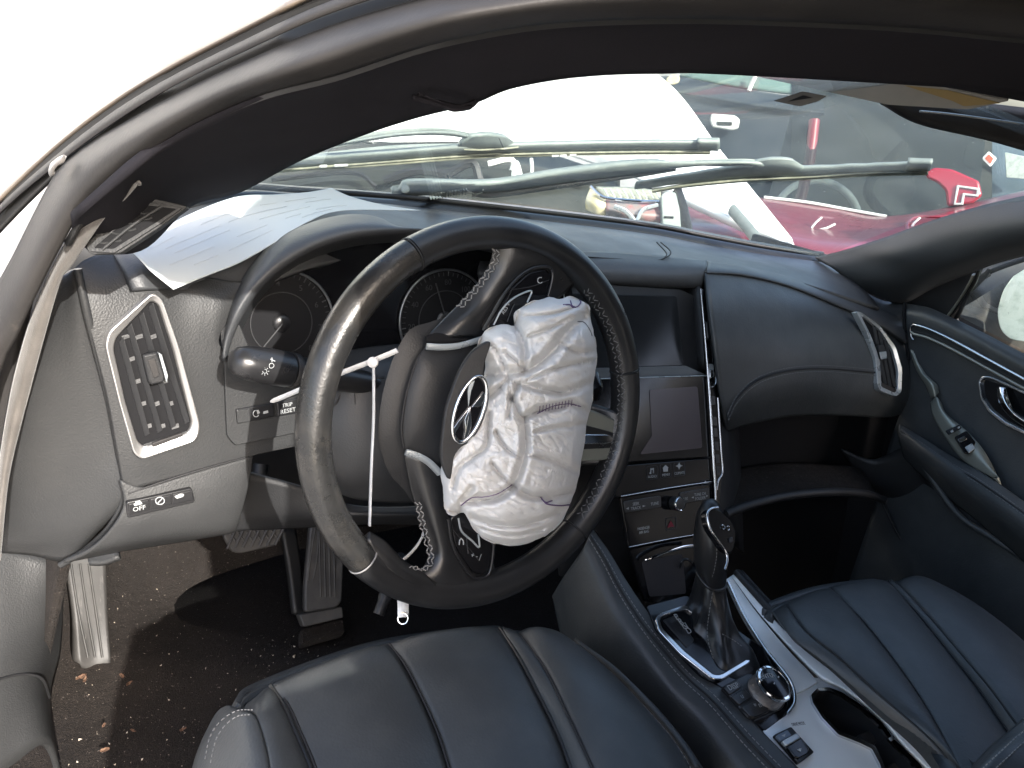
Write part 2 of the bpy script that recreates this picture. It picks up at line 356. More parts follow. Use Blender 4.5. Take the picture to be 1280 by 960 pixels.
for _k, _v in (('wreck', .12), ('blue_paint', .15), ('red', .3)):
    M[_k].node_tree.nodes['Principled BSDF'].inputs['Specular IOR Level'].default_value = _v
def glass(name, tint=(.87, .95, .92), haze=.06, hazecol=(.55, .6, .57), spots=True, ior=1.45):
    m = bpy.data.materials.new(name); m.use_nodes = True; N = m.node_tree.nodes; K = m.node_tree.links; N.clear()
    out = N.new('ShaderNodeOutputMaterial'); tr = N.new('ShaderNodeBsdfTransparent'); tr.inputs[0].default_value = tint+(1,)
    gl = N.new('ShaderNodeBsdfGlossy'); gl.inputs['Roughness'].default_value = .02
    fr = N.new('ShaderNodeFresnel'); fr.inputs[0].default_value = ior
    m1 = N.new('ShaderNodeMixShader'); K.new(fr.outputs[0], m1.inputs[0]); K.new(tr.outputs[0], m1.inputs[1]); K.new(gl.outputs[0], m1.inputs[2])
    df = N.new('ShaderNodeBsdfDiffuse'); df.inputs[0].default_value = hazecol+(1,)
    tl = N.new('ShaderNodeBsdfTranslucent'); tl.inputs[0].default_value = hazecol+(1,)
    ad = N.new('ShaderNodeMixShader'); ad.inputs[0].default_value = .5; K.new(df.outputs[0], ad.inputs[1]); K.new(tl.outputs[0], ad.inputs[2])
    m2 = N.new('ShaderNodeMixShader'); K.new(m1.outputs[0], m2.inputs[1]); K.new(ad.outputs[0], m2.inputs[2])
    tc = N.new('ShaderNodeTexCoord'); nz = N.new('ShaderNodeTexNoise'); nz.inputs['Scale'].default_value = 7; nz.inputs['Detail'].default_value = 8; K.new(tc.outputs['Object'], nz.inputs['Vector'])
    mr = N.new('ShaderNodeMapRange'); mr.inputs[1].default_value = .3; mr.inputs[2].default_value = .75; mr.inputs[3].default_value = haze*.6; mr.inputs[4].default_value = haze*1.6; K.new(nz.outputs[0], mr.inputs[0])
    n2 = N.new('ShaderNodeTexNoise'); n2.inputs['Scale'].default_value = 160; n2.inputs['Detail'].default_value = 2; K.new(tc.outputs['Object'], n2.inputs['Vector'])
    m3 = N.new('ShaderNodeMapRange'); m3.inputs[1].default_value = .72; m3.inputs[2].default_value = .78; m3.inputs[4].default_value = .35; K.new(n2.outputs[0], m3.inputs[0])
    a = N.new('ShaderNodeMath'); a.operation = 'ADD'; a.use_clamp = True; K.new(mr.outputs[0], a.inputs[0]); K.new(m3.outputs[0], a.inputs[1])
    K.new(a.outputs[0], m2.inputs[0]); K.new(m2.outputs[0], out.inputs[0]); return m
M['windshield'] = glass('dusty_windshield_glass', haze=.14, hazecol=(.50, .56, .53))
M['side_glass'] = glass('side_window_glass', haze=.05)

# ------------------------------------------------------------------ the car's main planes
FAS = Plane((-.60, .16, .75), (.06, -.95, .30))           # driver side fascia
CST = Plane((.126, .138, .713), (0, -.823, .569))         # centre stack face
CON = Plane((.016, -.197, .485), (0, -.16, .987))         # console top
DOOR = Plane((.665, .05, .80), (-1, 0, .08))              # passenger door face
PAD = Plane((.40, .17, .78), (0, -.96, .28))              # passenger side fascia
WIND = Plane((.10, .547, .841), tuple(np.cross(np.array([.333, .006, 1.155])-np.array([.10, .547, .841]), np.array([-.549, .367, .87])-np.array([.10, .547, .841]))))
WT = math.radians(22.35); WC = np.array([-.37, 0, .80])
WEX, WEY, WN = np.array([1., 0, 0]), np.array([0, math.sin(WT), math.cos(WT)]), np.array([0, -math.cos(WT), math.sin(WT)])
WH = Plane(WC, WN)
if WIND.n@(CAM-WIND.p) < 0: WIND.n = -WIND.n
def DR(x):                                                # distance of the driver's roof rail along the frame
    return float(np.interp(x, [-80, 0, 100, 200, 350, 560, 800, 1000, 1400], [.66, .62, .53, .46, .385, .345, .345, .365, .43]))

# ------------------------------------------------------------------ car body (pillars, roof, glass, floor)
body = thing('wrecked_car', 'black wrecked car shell with roof rail, rubber door seal, dusty windshield and carpeted floor', 'car', (-.62, 0, .14))
def band(name, c0, c1, m, d0=0., d1=0., bulge=0., n=70, thick=.004, mid=None):
    rows = []
    A, B = smooth_curve(np.array(c0, float), n), smooth_curve(np.array(c1, float), n)
    for t in np.linspace(0, 1, 7):
        P = A*(1-t)+B*t
        rows.append([AT(x, y, D=DR(x)+d0*(1-t)+d1*t-bulge*math.sin(math.pi*t)) for x, y in P])
    return sheet(name, rows, m, body, 14, n, thick, raw=True)
c_sil = [(-90, 305), (0, 224), (60, 168), (130, 112), (200, 68), (290, 22), (350, -6), (480, -55), (700, -110)]
c_paint = [(-90, 340), (0, 248), (70, 182), (140, 128), (210, 85), (300, 38), (385, -4), (500, -45), (700, -95)]
c_ch1 = [(-90, 350), (0, 256), (75, 190), (145, 137), (215, 95), (305, 50), (400, 6), (520, -36), (700, -80)]
c_lip = [(-90, 362), (0, 266), (78, 200), (150, 148), (220, 106), (310, 62), (410, 18), (530, -20), (700, -64)]
c_ch2 = [(-90, 390), (0, 284), (72, 212), (108, 180), (160, 150), (230, 112), (320, 70), (420, 30), (540, -4), (720, -40), (1000, -60), (1400, -40)]
c_sealin = [(-40, 640), (0, 470), (22, 420), (50, 360), (80, 302), (105, 262), (150, 220), (200, 182), (260, 148), (330, 118), (420, 95), (520, 62), (600, 43), (700, 29), (850, 24), (1000, 28), (1150, 36), (1400, 62)]
c_sealout = [(-120, 640), (-60, 470), (-30, 400), (10, 330), (40, 270), (72, 212), (108, 180), (160, 150), (230, 112), (320, 70), (420, 30), (540, -4), (620, -18), (720, -36), (850, -50), (1000, -56), (1150, -52), (1400, -40)]
band('roof_rail', c_sil, c_paint, M['rail_reflection'], .012, .0, .004)
band('rail_channel', c_paint, c_lip, M['rubber_dark'], .004, .012)
band('rail_lip', c_ch1, c_lip, M['rubber'], -.001, -.001, .002)
band('rail_channel', c_lip, c_ch2[:10], M['rubber_dark'], .010, .010)
band('door_seal', c_sealout, c_sealin, M['rubber'], .004, .010, .022)
band('seal_groove', c_sealin[4:], [(x+3, y+6) for x, y in c_sealin[4:]], M['rubber_dark'], .013, .016)
# torn flap of the seal
sheet('seal_tear', [[(62, 205, 'D', .535), (72, 197, 'D', .53), (80, 193, 'D', .525)], [(60, 215, 'D', .532), (66, 208, 'D', .526), (76, 202, 'D', .522)], [(63, 222, 'D', .535), (66, 218, 'D', .53), (69, 211, 'D', .528)]], M['velvet'], body, 6, 10, .002)
# cloth covered seal edge that runs down beside the dashboard
c_v0 = [(172, 226), (150, 226), (125, 250), (104, 268), (80, 305), (52, 360), (30, 420), (10, 500), (-5, 600), (-12, 700)]
c_v1 = [(172, 232), (156, 250), (135, 268), (112, 300), (88, 335), (76, 352), (52, 435), (30, 520), (12, 600), (2, 700)]
rows = []
for t in np.linspace(0, 1, 6):
    A, B = smooth_curve(np.array(c_v0, float), 50), smooth_curve(np.array(c_v1, float), 50); P = A*(1-t)+B*t
    s = np.linspace(0, 1, 50)
    rows.append([AT(x, y, D=.52+.16*min(1, q*1.6)-.008*math.sin(math.pi*t)) for (x, y), q in zip(P, s)])
sheet('seal_cloth', rows, M['velvet'], body, 10, 50, .003, raw=True)
# outer door jamb seen past the seal, low on the left
sheet('door_jamb', [[(-40, 380, 'D', .66), (10, 372, 'D', .66), (36, 322, 'D', .64), (42, 318, 'D', .64)], [(-60, 560, 'D', .70), (0, 520, 'D', .70), (30, 420, 'D', .68), (46, 352, 'D', .66)], [(-60, 800, 'D', .76), (-10, 700, 'D', .74), (6, 560, 'D', .72), (30, 430, 'D', .69)]], M['rubber'], body, 10, 16, .003)
# trim of the driver's windshield pillar, from the seal to the glass
tr_out = [(104, 268), (150, 226), (200, 188), (260, 153), (330, 123), (420, 100), (520, 67), (600, 48), (700, 34), (850, 28), (1000, 32), (1150, 40), (1330, 56)]
tr_in = [(115, 318), (180, 312), (240, 258), (300, 241), (372, 203), (450, 171), (520, 148), (590, 130.5), (640, 111), (720, 97), (820, 92.5), (940, 95), (1330, 118)]
do = [.52, .49, .47, .44, .41, .39, .375, .37, .37, .37, .385, .41, .45]
di = [.64, .66, .69, .73, .66, .60, .54, .49, .47, .46, .46, .49, .60]
A3 = [AT(x, y, D=d) for (x, y), d in zip(tr_out, do)]; B3 = [AT(x, y, D=d) for (x, y), d in zip(tr_in, di)]
rows = []
for t in np.linspace(0, 1, 5):
    rows.append([a*(1-t)+b*t - FW*(.02*math.sin(math.pi*t)) for a, b in zip(A3, B3)])
sheet('pillar_trim', rows, M['pillar'], body, 16, 90, .006, raw=True)
# step where the trim turns under at the header
sheet('header_clip', [[(516, 118, 'D', .462), (545, 124, 'D', .468), (575, 131, 'D', .475), (590, 131, 'D', .48)], [(520, 121, 'D', .462), (548, 131, 'D', .466), (572, 138, 'D', .472), (592, 134, 'D', .48)], [(528, 124, 'D', .468), (550, 134, 'D', .47), (572, 140, 'D', .476), (598, 128, 'D', .485)]], M['pillar'], body, 8, 14, .003)
# demister grille at the foot of the pillar
GR = Plane(AT(170, 282, D=.590), tuple(-ray(170, 282)+np.array([-.25, 0, .1])))
go = [(112, 318), (106, 306), (170, 243), (236, 258), (200, 284), (150, 317)]
grille = plate('demister_grille', go, GR, M['fascia'], body, .012, .004, 5, .0015)
plate('grille_opening', [(116, 310), (180, 256), (222, 261), (196, 278), (142, 312)], GR, M['black'], grille, .003, .0055, 3, 0)
ring('grille_rim', [(112, 314), (179, 252), (228, 260), (198, 281), (143, 316)], [(117, 310), (181, 256), (221, 261), (195, 278), (142, 311)], GR, M['fascia'], grille, .003, .0068, 3, .0006)
px_tube('grille_bar', [(128, 312), (165, 282), (202, 258)], .0013, M['fascia'], grille, GR, 20, .0066)
for a, b in [((124, 303), (136, 303)), ((140, 291), (152, 292)), ((156, 277), (168, 279)), ((172, 264), (184, 267)), ((142, 301), (152, 300)), ((158, 288), (170, 286)), ((178, 274), (190, 272))]:
    px_tube('grille_louvre', [a, ((a[0]+b[0])/2, (a[1]+b[1])/2+1), b], .0008, M['fascia'], grille, GR, 6, .0058, 6)
# roof and headliner over the seats (keeps the cabin in shade)
RX = np.linspace(-.905, 1.24, 15)
RR = [[np.array([u*.60, -.16-1.9*v+.05*u*u, 1.345-.07*abs(u)**2.5-.03*(1-v)**6]) for u in RX] for v in np.linspace(0, 1, 9)]
sheet('roof_panel', RR, M['headliner'], body, 9, 28, .03, raw=True)
top_e = [np.array([u*.60, -.16+.05*u*u, 1.345-.07*abs(u)**2.5-.03]) for u in np.linspace(-.905, .9, 12)]
sheet('header_roof', [top_e, [p+np.array([0, .05, -.02]) for p in top_e], [np.array([u*.56, -.02-.06*u*u-.12*max(0, -u-.3), 1.215-.03*u*u]) for u in np.linspace(-.98, .95, 12)]], M['headliner'], body, 6, 24, .006, raw=True)
rs0 = [AT(x, y, D=DR(x)+.006) for x, y in ((545, -8), (620, -22), (720, -42), (850, -54), (1000, -60), (1150, -56), (1400, -44))]
rs1 = [np.array(p) for p in ((-.525, -.13, 1.285), (-.50, -.17, 1.292), (-.46, -.22, 1.300), (-.41, -.27, 1.308), (-.35, -.32, 1.315), (-.27, -.36, 1.322), (-.14, -.40, 1.33))]
sheet('roof_side', [rs0, [a*.5+b*.5+np.array([-.012, .012, .004]) for a, b in zip(rs0, rs1)], rs1], M['headliner'], body, 8, 40, .006, raw=True)
# front of the headliner that closes the header above the glass
HL = [[(600, 60, 'D', .43), (760, 40, 'D', .42), (940, 40, 'D', .44), (1150, 40, 'D', .50), (1400, 60, 'D', .62)],
      [(640, 104, 'D', .48), (780, 92, 'D', .48), (940, 93.5, 'D', .52), (1130, 101, 'D', .64), (1400, 150, 'D', .84)]]
sheet('headliner', HL, M['headliner'], body, 8, 40, .006)
# passenger sun visor with its printed label and the clip beside it
VP = Plane(AT(1120, 120, D=.80), tuple(-ray(1120, 120)+np.array([0, 0, -.9])))
visor = plate('sun_visor', [(938, 94), (1040, 98), (1150, 104), (1262, 126), (1210, 137), (1110, 131)], VP, M['visor'], body, .012, 0, 4, .002)
plate('visor_label', [(1130, 107), (1185, 113), (1250, 129), (1205, 133), (1190, 126)], VP, M['visor_label'], visor, .0006, .0012, 2, 0)
sheet('header_trim', [[(1100, 126, 'D', .83), (1160, 128, 'D', .86), (1250, 131, 'D', .90), (1400, 150, 'D', .98)], [(1105, 131, 'D', .84), (1160, 150, 'D', .87), (1250, 168, 'D', .92), (1400, 200, 'D', 1.0)], [(1100, 130, 'D', .845), (1150, 156, 'D', .88), (1250, 180, 'D', .935), (1400, 226, 'D', 1.02)]], M['plastic'], body, 8, 24, .01)
px_tube('header_crease', [(1150, 139, 'D', .85), (1200, 144, 'D', .87), (1300, 158, 'D', .91)], .0012, M['silver'], body, None, 12)
CLP = Plane(AT(1005, 124, D=.74), tuple(-ray(1005, 124)))
clip = plate('visor_clip', [(966, 126), (1003, 114), (1034, 120), (1022, 127), (1000, 133)], CLP, M['plastic_smooth'], body, .010, .004, 2, .001)
plate('clip_slot', [(984, 127), (1004, 119), (1016, 122), (998, 125)], CLP, M['black'], clip, .002, .0055, 1, 0)
# windshield
WB = [(-.60, .33, .868), (-.35, .475, .850), (0, .552, .842), (.35, .475, .852), (.585, .37, .862)]
WTp = [(-.50, -.12, 1.135), (-.25, -.05, 1.175), (0, -.02, 1.19), (.25, -.04, 1.185), (.50, -.10, 1.155)]
WM = [tuple((np.array(a)+np.array(b))/2+np.array([0, .02, .03])) for a, b in zip(WB, WTp)]
def wpt(u, v):
    """point on the windshield: u 0..1 across, v 0 base .. 1 header"""
    P = np.array([cr1(np.array(r), 101)[int(round(u*100))] for r in (WB, WM, WTp)])
    return cr1(P, 101)[int(round(v*100))]
sheet('windshield', [WB, WM, WTp], M['windshield'], body, 20, 40, 0, raw=True)
# black printed border along the foot of the glass
fr_t = [(150, 262), (290, 238.5), (371, 241), (473, 247.5), (550, 254), (680, 268), (810, 284), (875, 296), (950, 310), (1024, 321)]
fr_d = [.78, .875, .96, 1.08, 1.17, 1.31, 1.43, 1.48, 1.53, 1.57]
sheet('windshield_border', [[(x, y, 'D', d+.004) for (x, y), d in zip(fr_t, fr_d)], [(x-2, y+5.5, 'D', d-.006) for (x, y), d in zip(fr_t, fr_d)], [(x-2, y+16, 'D', d-.008) for (x, y), d in zip(fr_t, fr_d)]], M['frit'], body, 6, 60, .003)
# passenger windshield pillar
pp = [[(1018, 322, 'D', 1.56), (1060, 311, 'D', 1.50), (1105, 297, 'D', 1.44), (1160, 277, 'D', 1.36), (1230, 256, 'D', 1.27), (1320, 236, 'D', 1.17)],
      [(1040, 335, 'D', 1.52), (1085, 328, 'D', 1.46), (1120, 318, 'D', 1.40), (1180, 300, 'D', 1.32), (1245, 283, 'D', 1.23), (1330, 268, 'D', 1.13)],
      [(1075, 360, 'D', 1.50), (1110, 352, 'D', 1.44), (1150, 340, 'D', 1.385), (1200, 325, 'D', 1.31), (1255, 306, 'D', 1.23), (1340, 290, 'D', 1.13)],
      [(1118, 380, 'D', 1.50), (1138, 376, 'D', 1.465), (1168, 360, 'D', 1.41), (1215, 341, 'D', 1.335), (1262, 325, 'D', 1.26), (1350, 305, 'D', 1.15)]]
M['pillar_trim'] = mat('pillar_plastic', (.022, .025, .028), .62, bump=GRAIN, var=(12, (.028, .031, .034), .4, .7))
sheet('passenger_pillar', pp, M['pillar_trim'], body, 18, 40, .008)
# carpeted floor, toe board and sill
fl = [[(-60, 690, 'D', 1.02), (60, 660, 'Y', .46), (200, 640, 'Y', .56), (330, 640, 'Y', .58), (520, 640, 'Y', .58), (760, 660, 'Y', .56)],
      [(-60, 760, 'D', .98), (70, 750, 'Y', .42), (200, 745, 'Y', .48), (330, 745, 'Y', .49), (520, 745, 'Y', .49), (740, 745, 'Y', .45)],
      [(-60, 840, 'D', 1.0), (75, 830, 'Z', .165), (190, 830, 'Z', .155), (330, 820, 'Z', .15), (520, 830, 'Z', .15), (740, 830, 'Z', .15)],
      [(-60, 920, 'Z', .14), (75, 910, 'Z', .14), (190, 910, 'Z', .14), (330, 900, 'Z', .14), (520, 900, 'Z', .14), (740, 900, 'Z', .14)],
      [(-60, 1100, 'Z', .14), (75, 1100, 'Z', .14), (190, 1100, 'Z', .14), (330, 1100, 'Z', .14), (520, 1100, 'Z', .14), (740, 1100, 'Z', .14)]]
sheet('carpet', fl, M['carpet'], body, 40, 60, .006)
sill = [[(-60, 650, 'D', .86), (20, 680, 'D', .90), (76, 705, 'D', .93), (80, 740, 'D', .97)], [(-60, 800, 'D', .84), (10, 790, 'D', .88), (60, 790, 'D', .93), (76, 815, 'D', 1.0)],
        [(-60, 900, 'D', .82), (0, 850, 'D', .86), (50, 850, 'D', .92), (64, 880, 'D', 1.0)], [(-60, 1000, 'D', .80), (10, 960, 'D', .85), (60, 930, 'D', .90), (80, 980, 'D', .98)]]
sheet('sill_trim', sill, M['fascia'], body, 20, 20, .006)
px_tube('sill_seam', [(-5, 850, 'D', .855), (26, 843, 'D', .885), (52, 848, 'D', .912), (62, 872, 'D', .95)], .0016, M['seam'], body, None, 20)
fr = [[(80, 690, 'Y', .45), (104, 690, 'Y', .45), (132, 690, 'Y', .45)], [(92, 765, 'Y', .40), (114, 765, 'Y', .40), (134, 765, 'Y', .40)], [(99, 826, 'Y', .35), (118, 830, 'Y', .35), (138, 824, 'Y', .35)], [(104, 838, 'Y', .352), (120, 840, 'Y', .352), (136, 836, 'Y', .352)]]
foot = sheet('footrest', fr, M['deadpedal'], body, 18, 12, .02)
for x0, x1 in ((94, 110), (105, 119), (116, 128)):
    px_tube('footrest_rib', [(x0-5, 705, 'Y', .438), (x0+4, 765, 'Y', .396), (x1, 822, 'Y', .348)], .0016, M['deadpedal'], foot, None, 16)
# unseen rear shell, added to close off light and reflections from behind the seats
sheet('rear_quarter', [[(.68, -.75, .10), (.70, -1.4, .10), (.70, -2.05, .10)], [(.70, -.75, .85), (.72, -1.4, .88), (.70, -2.05, .9)], [(.62, -.80, 1.22), (.62, -1.4, 1.22), (.58, -2.05, 1.2)]], M['headliner'], body, 8, 10, .02, raw=True)
sheet('rear_quarter', [[(-.70, -.95, .10), (-.72, -1.4, .10), (-.72, -2.05, .10)], [(-.72, -.98, .7), (-.72, -1.4, .72), (-.72, -2.05, .72)], [(-.58, -1.0, 1.2), (-.58, -1.4, 1.2), (-.58, -2.05, 1.18)]], M['headliner'], body, 8, 10, .02, raw=True)
sheet('rear_shelf', [[(-.64, -2.0, .85), (0, -2.0, .85), (.66, -2.0, .85)], [(-.60, -2.04, 1.25), (0, -2.04, 1.26), (.60, -2.04, 1.25)]], M['headliner'], body, 4, 8, .01, raw=True)
sheet('door_post', [[(-.60, -.94, .12), (-.70, -.93, .12), (-.78, -1.0, .12)], [(-.60, -.94, .7), (-.70, -.92, .7), (-.78, -1.0, .7)], [(-.57, -.98, 1.2), (-.65, -.97, 1.2), (-.73, -1.04, 1.2)]], M['rubber'], body, 10, 10, .02, raw=True)  # unseen post, added and widened to shade the driver's floor
# outer shell of the doorway and the floor tunnel: keeps stray daylight out of the footwell
sheet('front_bulkhead', [[(-.70, .60, .70), (0, .64, .70), (.70, .60, .70)], [(-.72, .64, .5), (0, .66, .5), (.72, .64, .5)], [(-.72, .60, .10), (0, .62, .10), (.72, .60, .10)]], M['plastic'], body, 6, 12, .01, raw=True)
sheet('cabin_floor', [[(-.72, .6, .125), (0, .6, .125), (.74, .6, .125)], [(-.72, -2.1, .12), (0, -2.1, .12), (.74, -2.1, .12)]], M['carpet'], body, 4, 8, .01, raw=True)
sheet('rear_bulkhead', [[(-.60, -2.0, .12), (0, -2.0, .12), (.70, -2.0, .12)], [(-.60, -2.0, .9), (0, -2.0, .9), (.66, -2.0, .9)]], M['carpet'], body, 4, 8, .01, raw=True)
sheet('left_cowl_side', [[(-.71, .20, .50), (-.72, .45, .50), (-.72, .64, .5)], [(-.74, .30, .10), (-.74, .45, .10), (-.74, .64, .10)]], M['carpet'], body, 4, 8, .01, raw=True)

# ------------------------------------------------------------------ dashboard
dash = thing('dashboard', 'black and grey dashboard under the windshield with vents, gauges and two dead screens', 'dashboard', (0, .25, .6))
# --- top pad: from the foot of the glass back towards the cabin
tp = [[(120, 290, 'D', .76), (290, 247, 'D', .87), (371, 247, 'D', .95), (473, 254, 'D', 1.07), (550, 262, 'D', 1.16), (680, 276, 'D', 1.30), (810, 292, 'D', 1.42), (875, 304, 'D', 1.475), (950, 317, 'D', 1.525), (1030, 328, 'D', 1.56)],
      [(140, 315, 'D', .72), (290, 275, 'D', .83), (371, 268, 'D', .90), (473, 262, 'D', 1.03), (560, 268, 'D', 1.12), (690, 284, 'D', 1.25), (800, 298, 'D', 1.35), (870, 312, 'D', 1.41), (950, 324, 'D', 1.48), (1050, 340, 'D', 1.52)],
      [(160, 340, 'D', .70), (300, 320, 'D', .80), (390, 300, 'D', .86), (480, 290, 'D', .95), (580, 292, 'D', 1.02), (700, 308, 'D', 1.13), (800, 320, 'D', 1.22), (880, 325, 'D', 1.30), (970, 334, 'D', 1.40), (1080, 362, 'D', 1.475)],
      [(170, 360, 'D', .70), (310, 360, 'D', .80), (400, 330, 'D', .85), (490, 320, 'D', .93), (590, 322, 'D', .98), (700, 330, 'D', 1.06), (800, 340, 'D', 1.14), (880, 334, 'D', 1.22), (970, 345, 'D', 1.31), (1100, 385, 'D', 1.44)]]
sheet('top_pad', tp, M['dash'], dash, 30, 80, .01)
# centre overhang above the upper screen
ov = [[(600, 318, 'D', .995), (690, 314, 'D', 1.09), (760, 314, 'D', 1.14), (830, 320, 'D', 1.195), (884, 325, 'D', 1.24)],
      [(600, 330, 'D', .965), (690, 328, 'D', 1.05), (760, 329, 'D', 1.095), (830, 333, 'D', 1.15), (884, 334, 'D', 1.195)],
      [(600, 345, 'D', .96), (690, 341, 'D', 1.04), (760, 344, 'D', 1.085), (830, 348, 'D', 1.14), (882, 347, 'D', 1.185)],
      [(600, 356, 'D', .985), (690, 352, 'D', 1.06), (760, 356, 'D', 1.10), (825, 360, 'D', 1.155), (878, 360, 'D', 1.195)],
      [(600, 356, 'D', 1.04), (690, 350, 'D', 1.12), (760, 352, 'D', 1.16), (822, 357, 'D', 1.20), (874, 355, 'D', 1.24)]]
sheet('centre_hood', ov, M['dash'], dash, 26, 40, .006)
for off in (0, 5):
    P = [(690, 318+off, 'D', 1.07), (760, 323+off, 'D', 1.115), (815, 326+off, 'D', 1.165), (834-off, 321+off*.4, 'D', 1.19), (838-off, 314+off*.5, 'D', 1.215), (826-off, 303, 'D', 1.245)]
    px_tube('pad_seam', [(x, y, k, d-.004) for x, y, k, d in P], .0010, M['seam'], dash, None, 40)
# passenger brow
br = [[(884, 326, 'D', 1.25), (930, 333, 'D', 1.295), (985, 345, 'D', 1.35), (1040, 363, 'D', 1.41), (1090, 383, 'D', 1.45), (1132, 398, 'D', 1.48)],
      [(884, 334, 'D', 1.195), (930, 338, 'D', 1.24), (985, 351, 'D', 1.30), (1040, 371, 'D', 1.365), (1090, 392, 'D', 1.415), (1134, 414, 'D', 1.455)],
      [(884, 341, 'D', 1.18), (930, 344, 'D', 1.225), (985, 357, 'D', 1.285), (1040, 378, 'D', 1.35), (1090, 400, 'D', 1.405), (1134, 428, 'D', 1.45)],
      [(884, 344, 'D', 1.20), (930, 348, 'D', 1.245), (985, 361, 'D', 1.30), (1040, 383, 'D', 1.365), (1088, 405, 'D', 1.42), (1130, 432, 'D', 1.47)]]
sheet('passenger_brow', br, M['dash'], dash, 16, 50, .006)
# padded face in front of the passenger
pf = [[(882, 338, 'D', 1.185), (940, 344, 'D', 1.245), (990, 358, 'D', 1.30), (1050, 383, 'D', 1.375), (1090, 402, 'D', 1.415), (1132, 428, 'D', 1.47)],
      [(886, 372, 'D', 1.155), (940, 375, 'D', 1.21), (1000, 388, 'D', 1.27), (1060, 410, 'D', 1.34), (1100, 430, 'D', 1.40), (1136, 448, 'D', 1.46)],
      [(893, 425, 'D', 1.15), (945, 425, 'D', 1.20), (1000, 428, 'D', 1.25), (1060, 440, 'D', 1.325), (1105, 455, 'D', 1.395), (1138, 465, 'D', 1.46)],
      [(900, 482, 'D', 1.165), (945, 468, 'D', 1.205), (1000, 462, 'D', 1.25), (1060, 464, 'D', 1.325), (1110, 476, 'D', 1.40), (1138, 482, 'D', 1.46)],
      [(906, 520, 'D', 1.185), (945, 498, 'D', 1.215), (1000, 490, 'D', 1.265), (1060, 492, 'D', 1.34), (1110, 500, 'D', 1.41), (1136, 502, 'D', 1.47)],
      [(908, 540, 'D', 1.23), (948, 528, 'D', 1.255), (1000, 520, 'D', 1.31), (1060, 520, 'D', 1.38), (1110, 522, 'D', 1.45), (1130, 516, 'D', 1.49)]]
sheet('passenger_pad', pf, M['leather'], dash, 40, 60, .006)
sm = [(909, 522, 'D', 1.178), (920, 500, 'D', 1.187), (940, 480, 'D', 1.199), (965, 468, 'D', 1.218), (1000, 461.5, 'D', 1.248), (1040, 461, 'D', 1.298), (1098, 466, 'D', 1.375)]
px_tube('pad_seam', sm, .0015, M['seam'], dash, None, 60)
P = smooth_curve([AT(x, y-3.5, D=d-.003) for x, y, _, d in sm], 60); stitches('pad_stitching', P, M['thread_dark'], dash, .006, .0042, .0006)
P = smooth_curve([AT(x+1, y+4, D=d-.003) for x, y, _, d in sm], 60); stitches('pad_stitching', P, M['thread_dark'], dash, .006, .0042, .0006)
# lower passenger side: dark glovebox cavity, ledge and lip
px_sheet = sheet('glovebox_back', [[(880, 505, 'D', 1.30), (960, 505, 'D', 1.38), (1050, 505, 'D', 1.48), (1130, 505, 'D', 1.56)], [(880, 640, 'D', 1.34), (960, 620, 'D', 1.44), (1050, 600, 'D', 1.55), (1130, 620, 'D', 1.62)]], M['black'], dash, 6, 10, .004)
sheet('glovebox_ledge', [[(890, 600, 'D', 1.32), (930, 584, 'D', 1.37), (985, 578, 'D', 1.42), (1040, 581, 'D', 1.46), (1075, 586, 'D', 1.49), (1092, 612, 'D', 1.50)],
                         [(896, 622, 'D', 1.25), (930, 608, 'D', 1.30), (985, 600, 'D', 1.35), (1040, 599, 'D', 1.40), (1080, 603, 'D', 1.44), (1098, 618, 'D', 1.46)],
                         [(902, 640, 'D', 1.205), (935, 627, 'D', 1.25), (985, 615, 'D', 1.30), (1040, 611, 'D', 1.35), (1080, 613, 'D', 1.40), (1102, 621, 'D', 1.43)]], M['carpet'], dash, 14, 40, .006)
px_tube('glovebox_lip', [(906, 643, 'D', 1.195), (935, 632, 'D', 1.235), (985, 620, 'D', 1.29), (1040, 615, 'D', 1.34), (1080, 617, 'D', 1.39), (1104, 625, 'D', 1.425)], .0072, M['plastic'], dash, None, 50, sides=12)
sheet('kick_panel', [[(900, 640, 'D', 1.50), (1000, 625, 'D', 1.60), (1100, 625, 'D', 1.66), (1170, 650, 'D', 1.66)], [(900, 800, 'D', 1.60), (1000, 800, 'D', 1.70), (1100, 800, 'D', 1.72), (1200, 800, 'D', 1.70)]], M['black'], dash, 6, 12, .004)

# --- driver side fascia
fs = [[(92, 336, FAS, -.012), (112, 322, FAS, -.020), (165, 306, FAS, -.055), (205, 325, FAS, -.045), (240, 340, FAS, -.030), (280, 350, FAS, -.022), (312, 352, FAS, -.02)],
      [(102, 375, FAS, -.002), (135, 365, FAS, -.004), (185, 348, FAS, -.012), (225, 362, FAS, -.012), (255, 372, FAS, -.008), (278, 380, FAS, -.006), (296, 386, FAS, -.01)],
      [(116, 425, FAS, .002), (140, 425, FAS, .003), (190, 430, FAS, .003), (228, 432, FAS, .0), (252, 436, FAS, -.001), (270, 438, FAS, -.002), (282, 440, FAS, -.003)],
      [(134, 495, FAS, .003), (155, 500, FAS, .004), (200, 505, FAS, .003), (245, 508, FAS, .0), (283, 505, FAS, -.002), (330, 490, FAS, -.006), (420, 480, FAS, -.015)],
      [(146, 560, FAS, .002), (170, 565, FAS, .004), (210, 570, FAS, .003), (255, 562, FAS, .0), (290, 560, FAS, -.002), (335, 552, FAS, -.006), (420, 540, FAS, -.012)],
      [(156, 618, FAS, -.002), (180, 608, FAS, .002), (219, 597, FAS, .001), (262, 584, FAS, -.001), (306, 572, FAS, -.004), (350, 562, FAS, -.008), (420, 548, FAS, -.014)]]
sheet('driver_fascia', fs, M['fascia'], dash, 50, 60, .004)
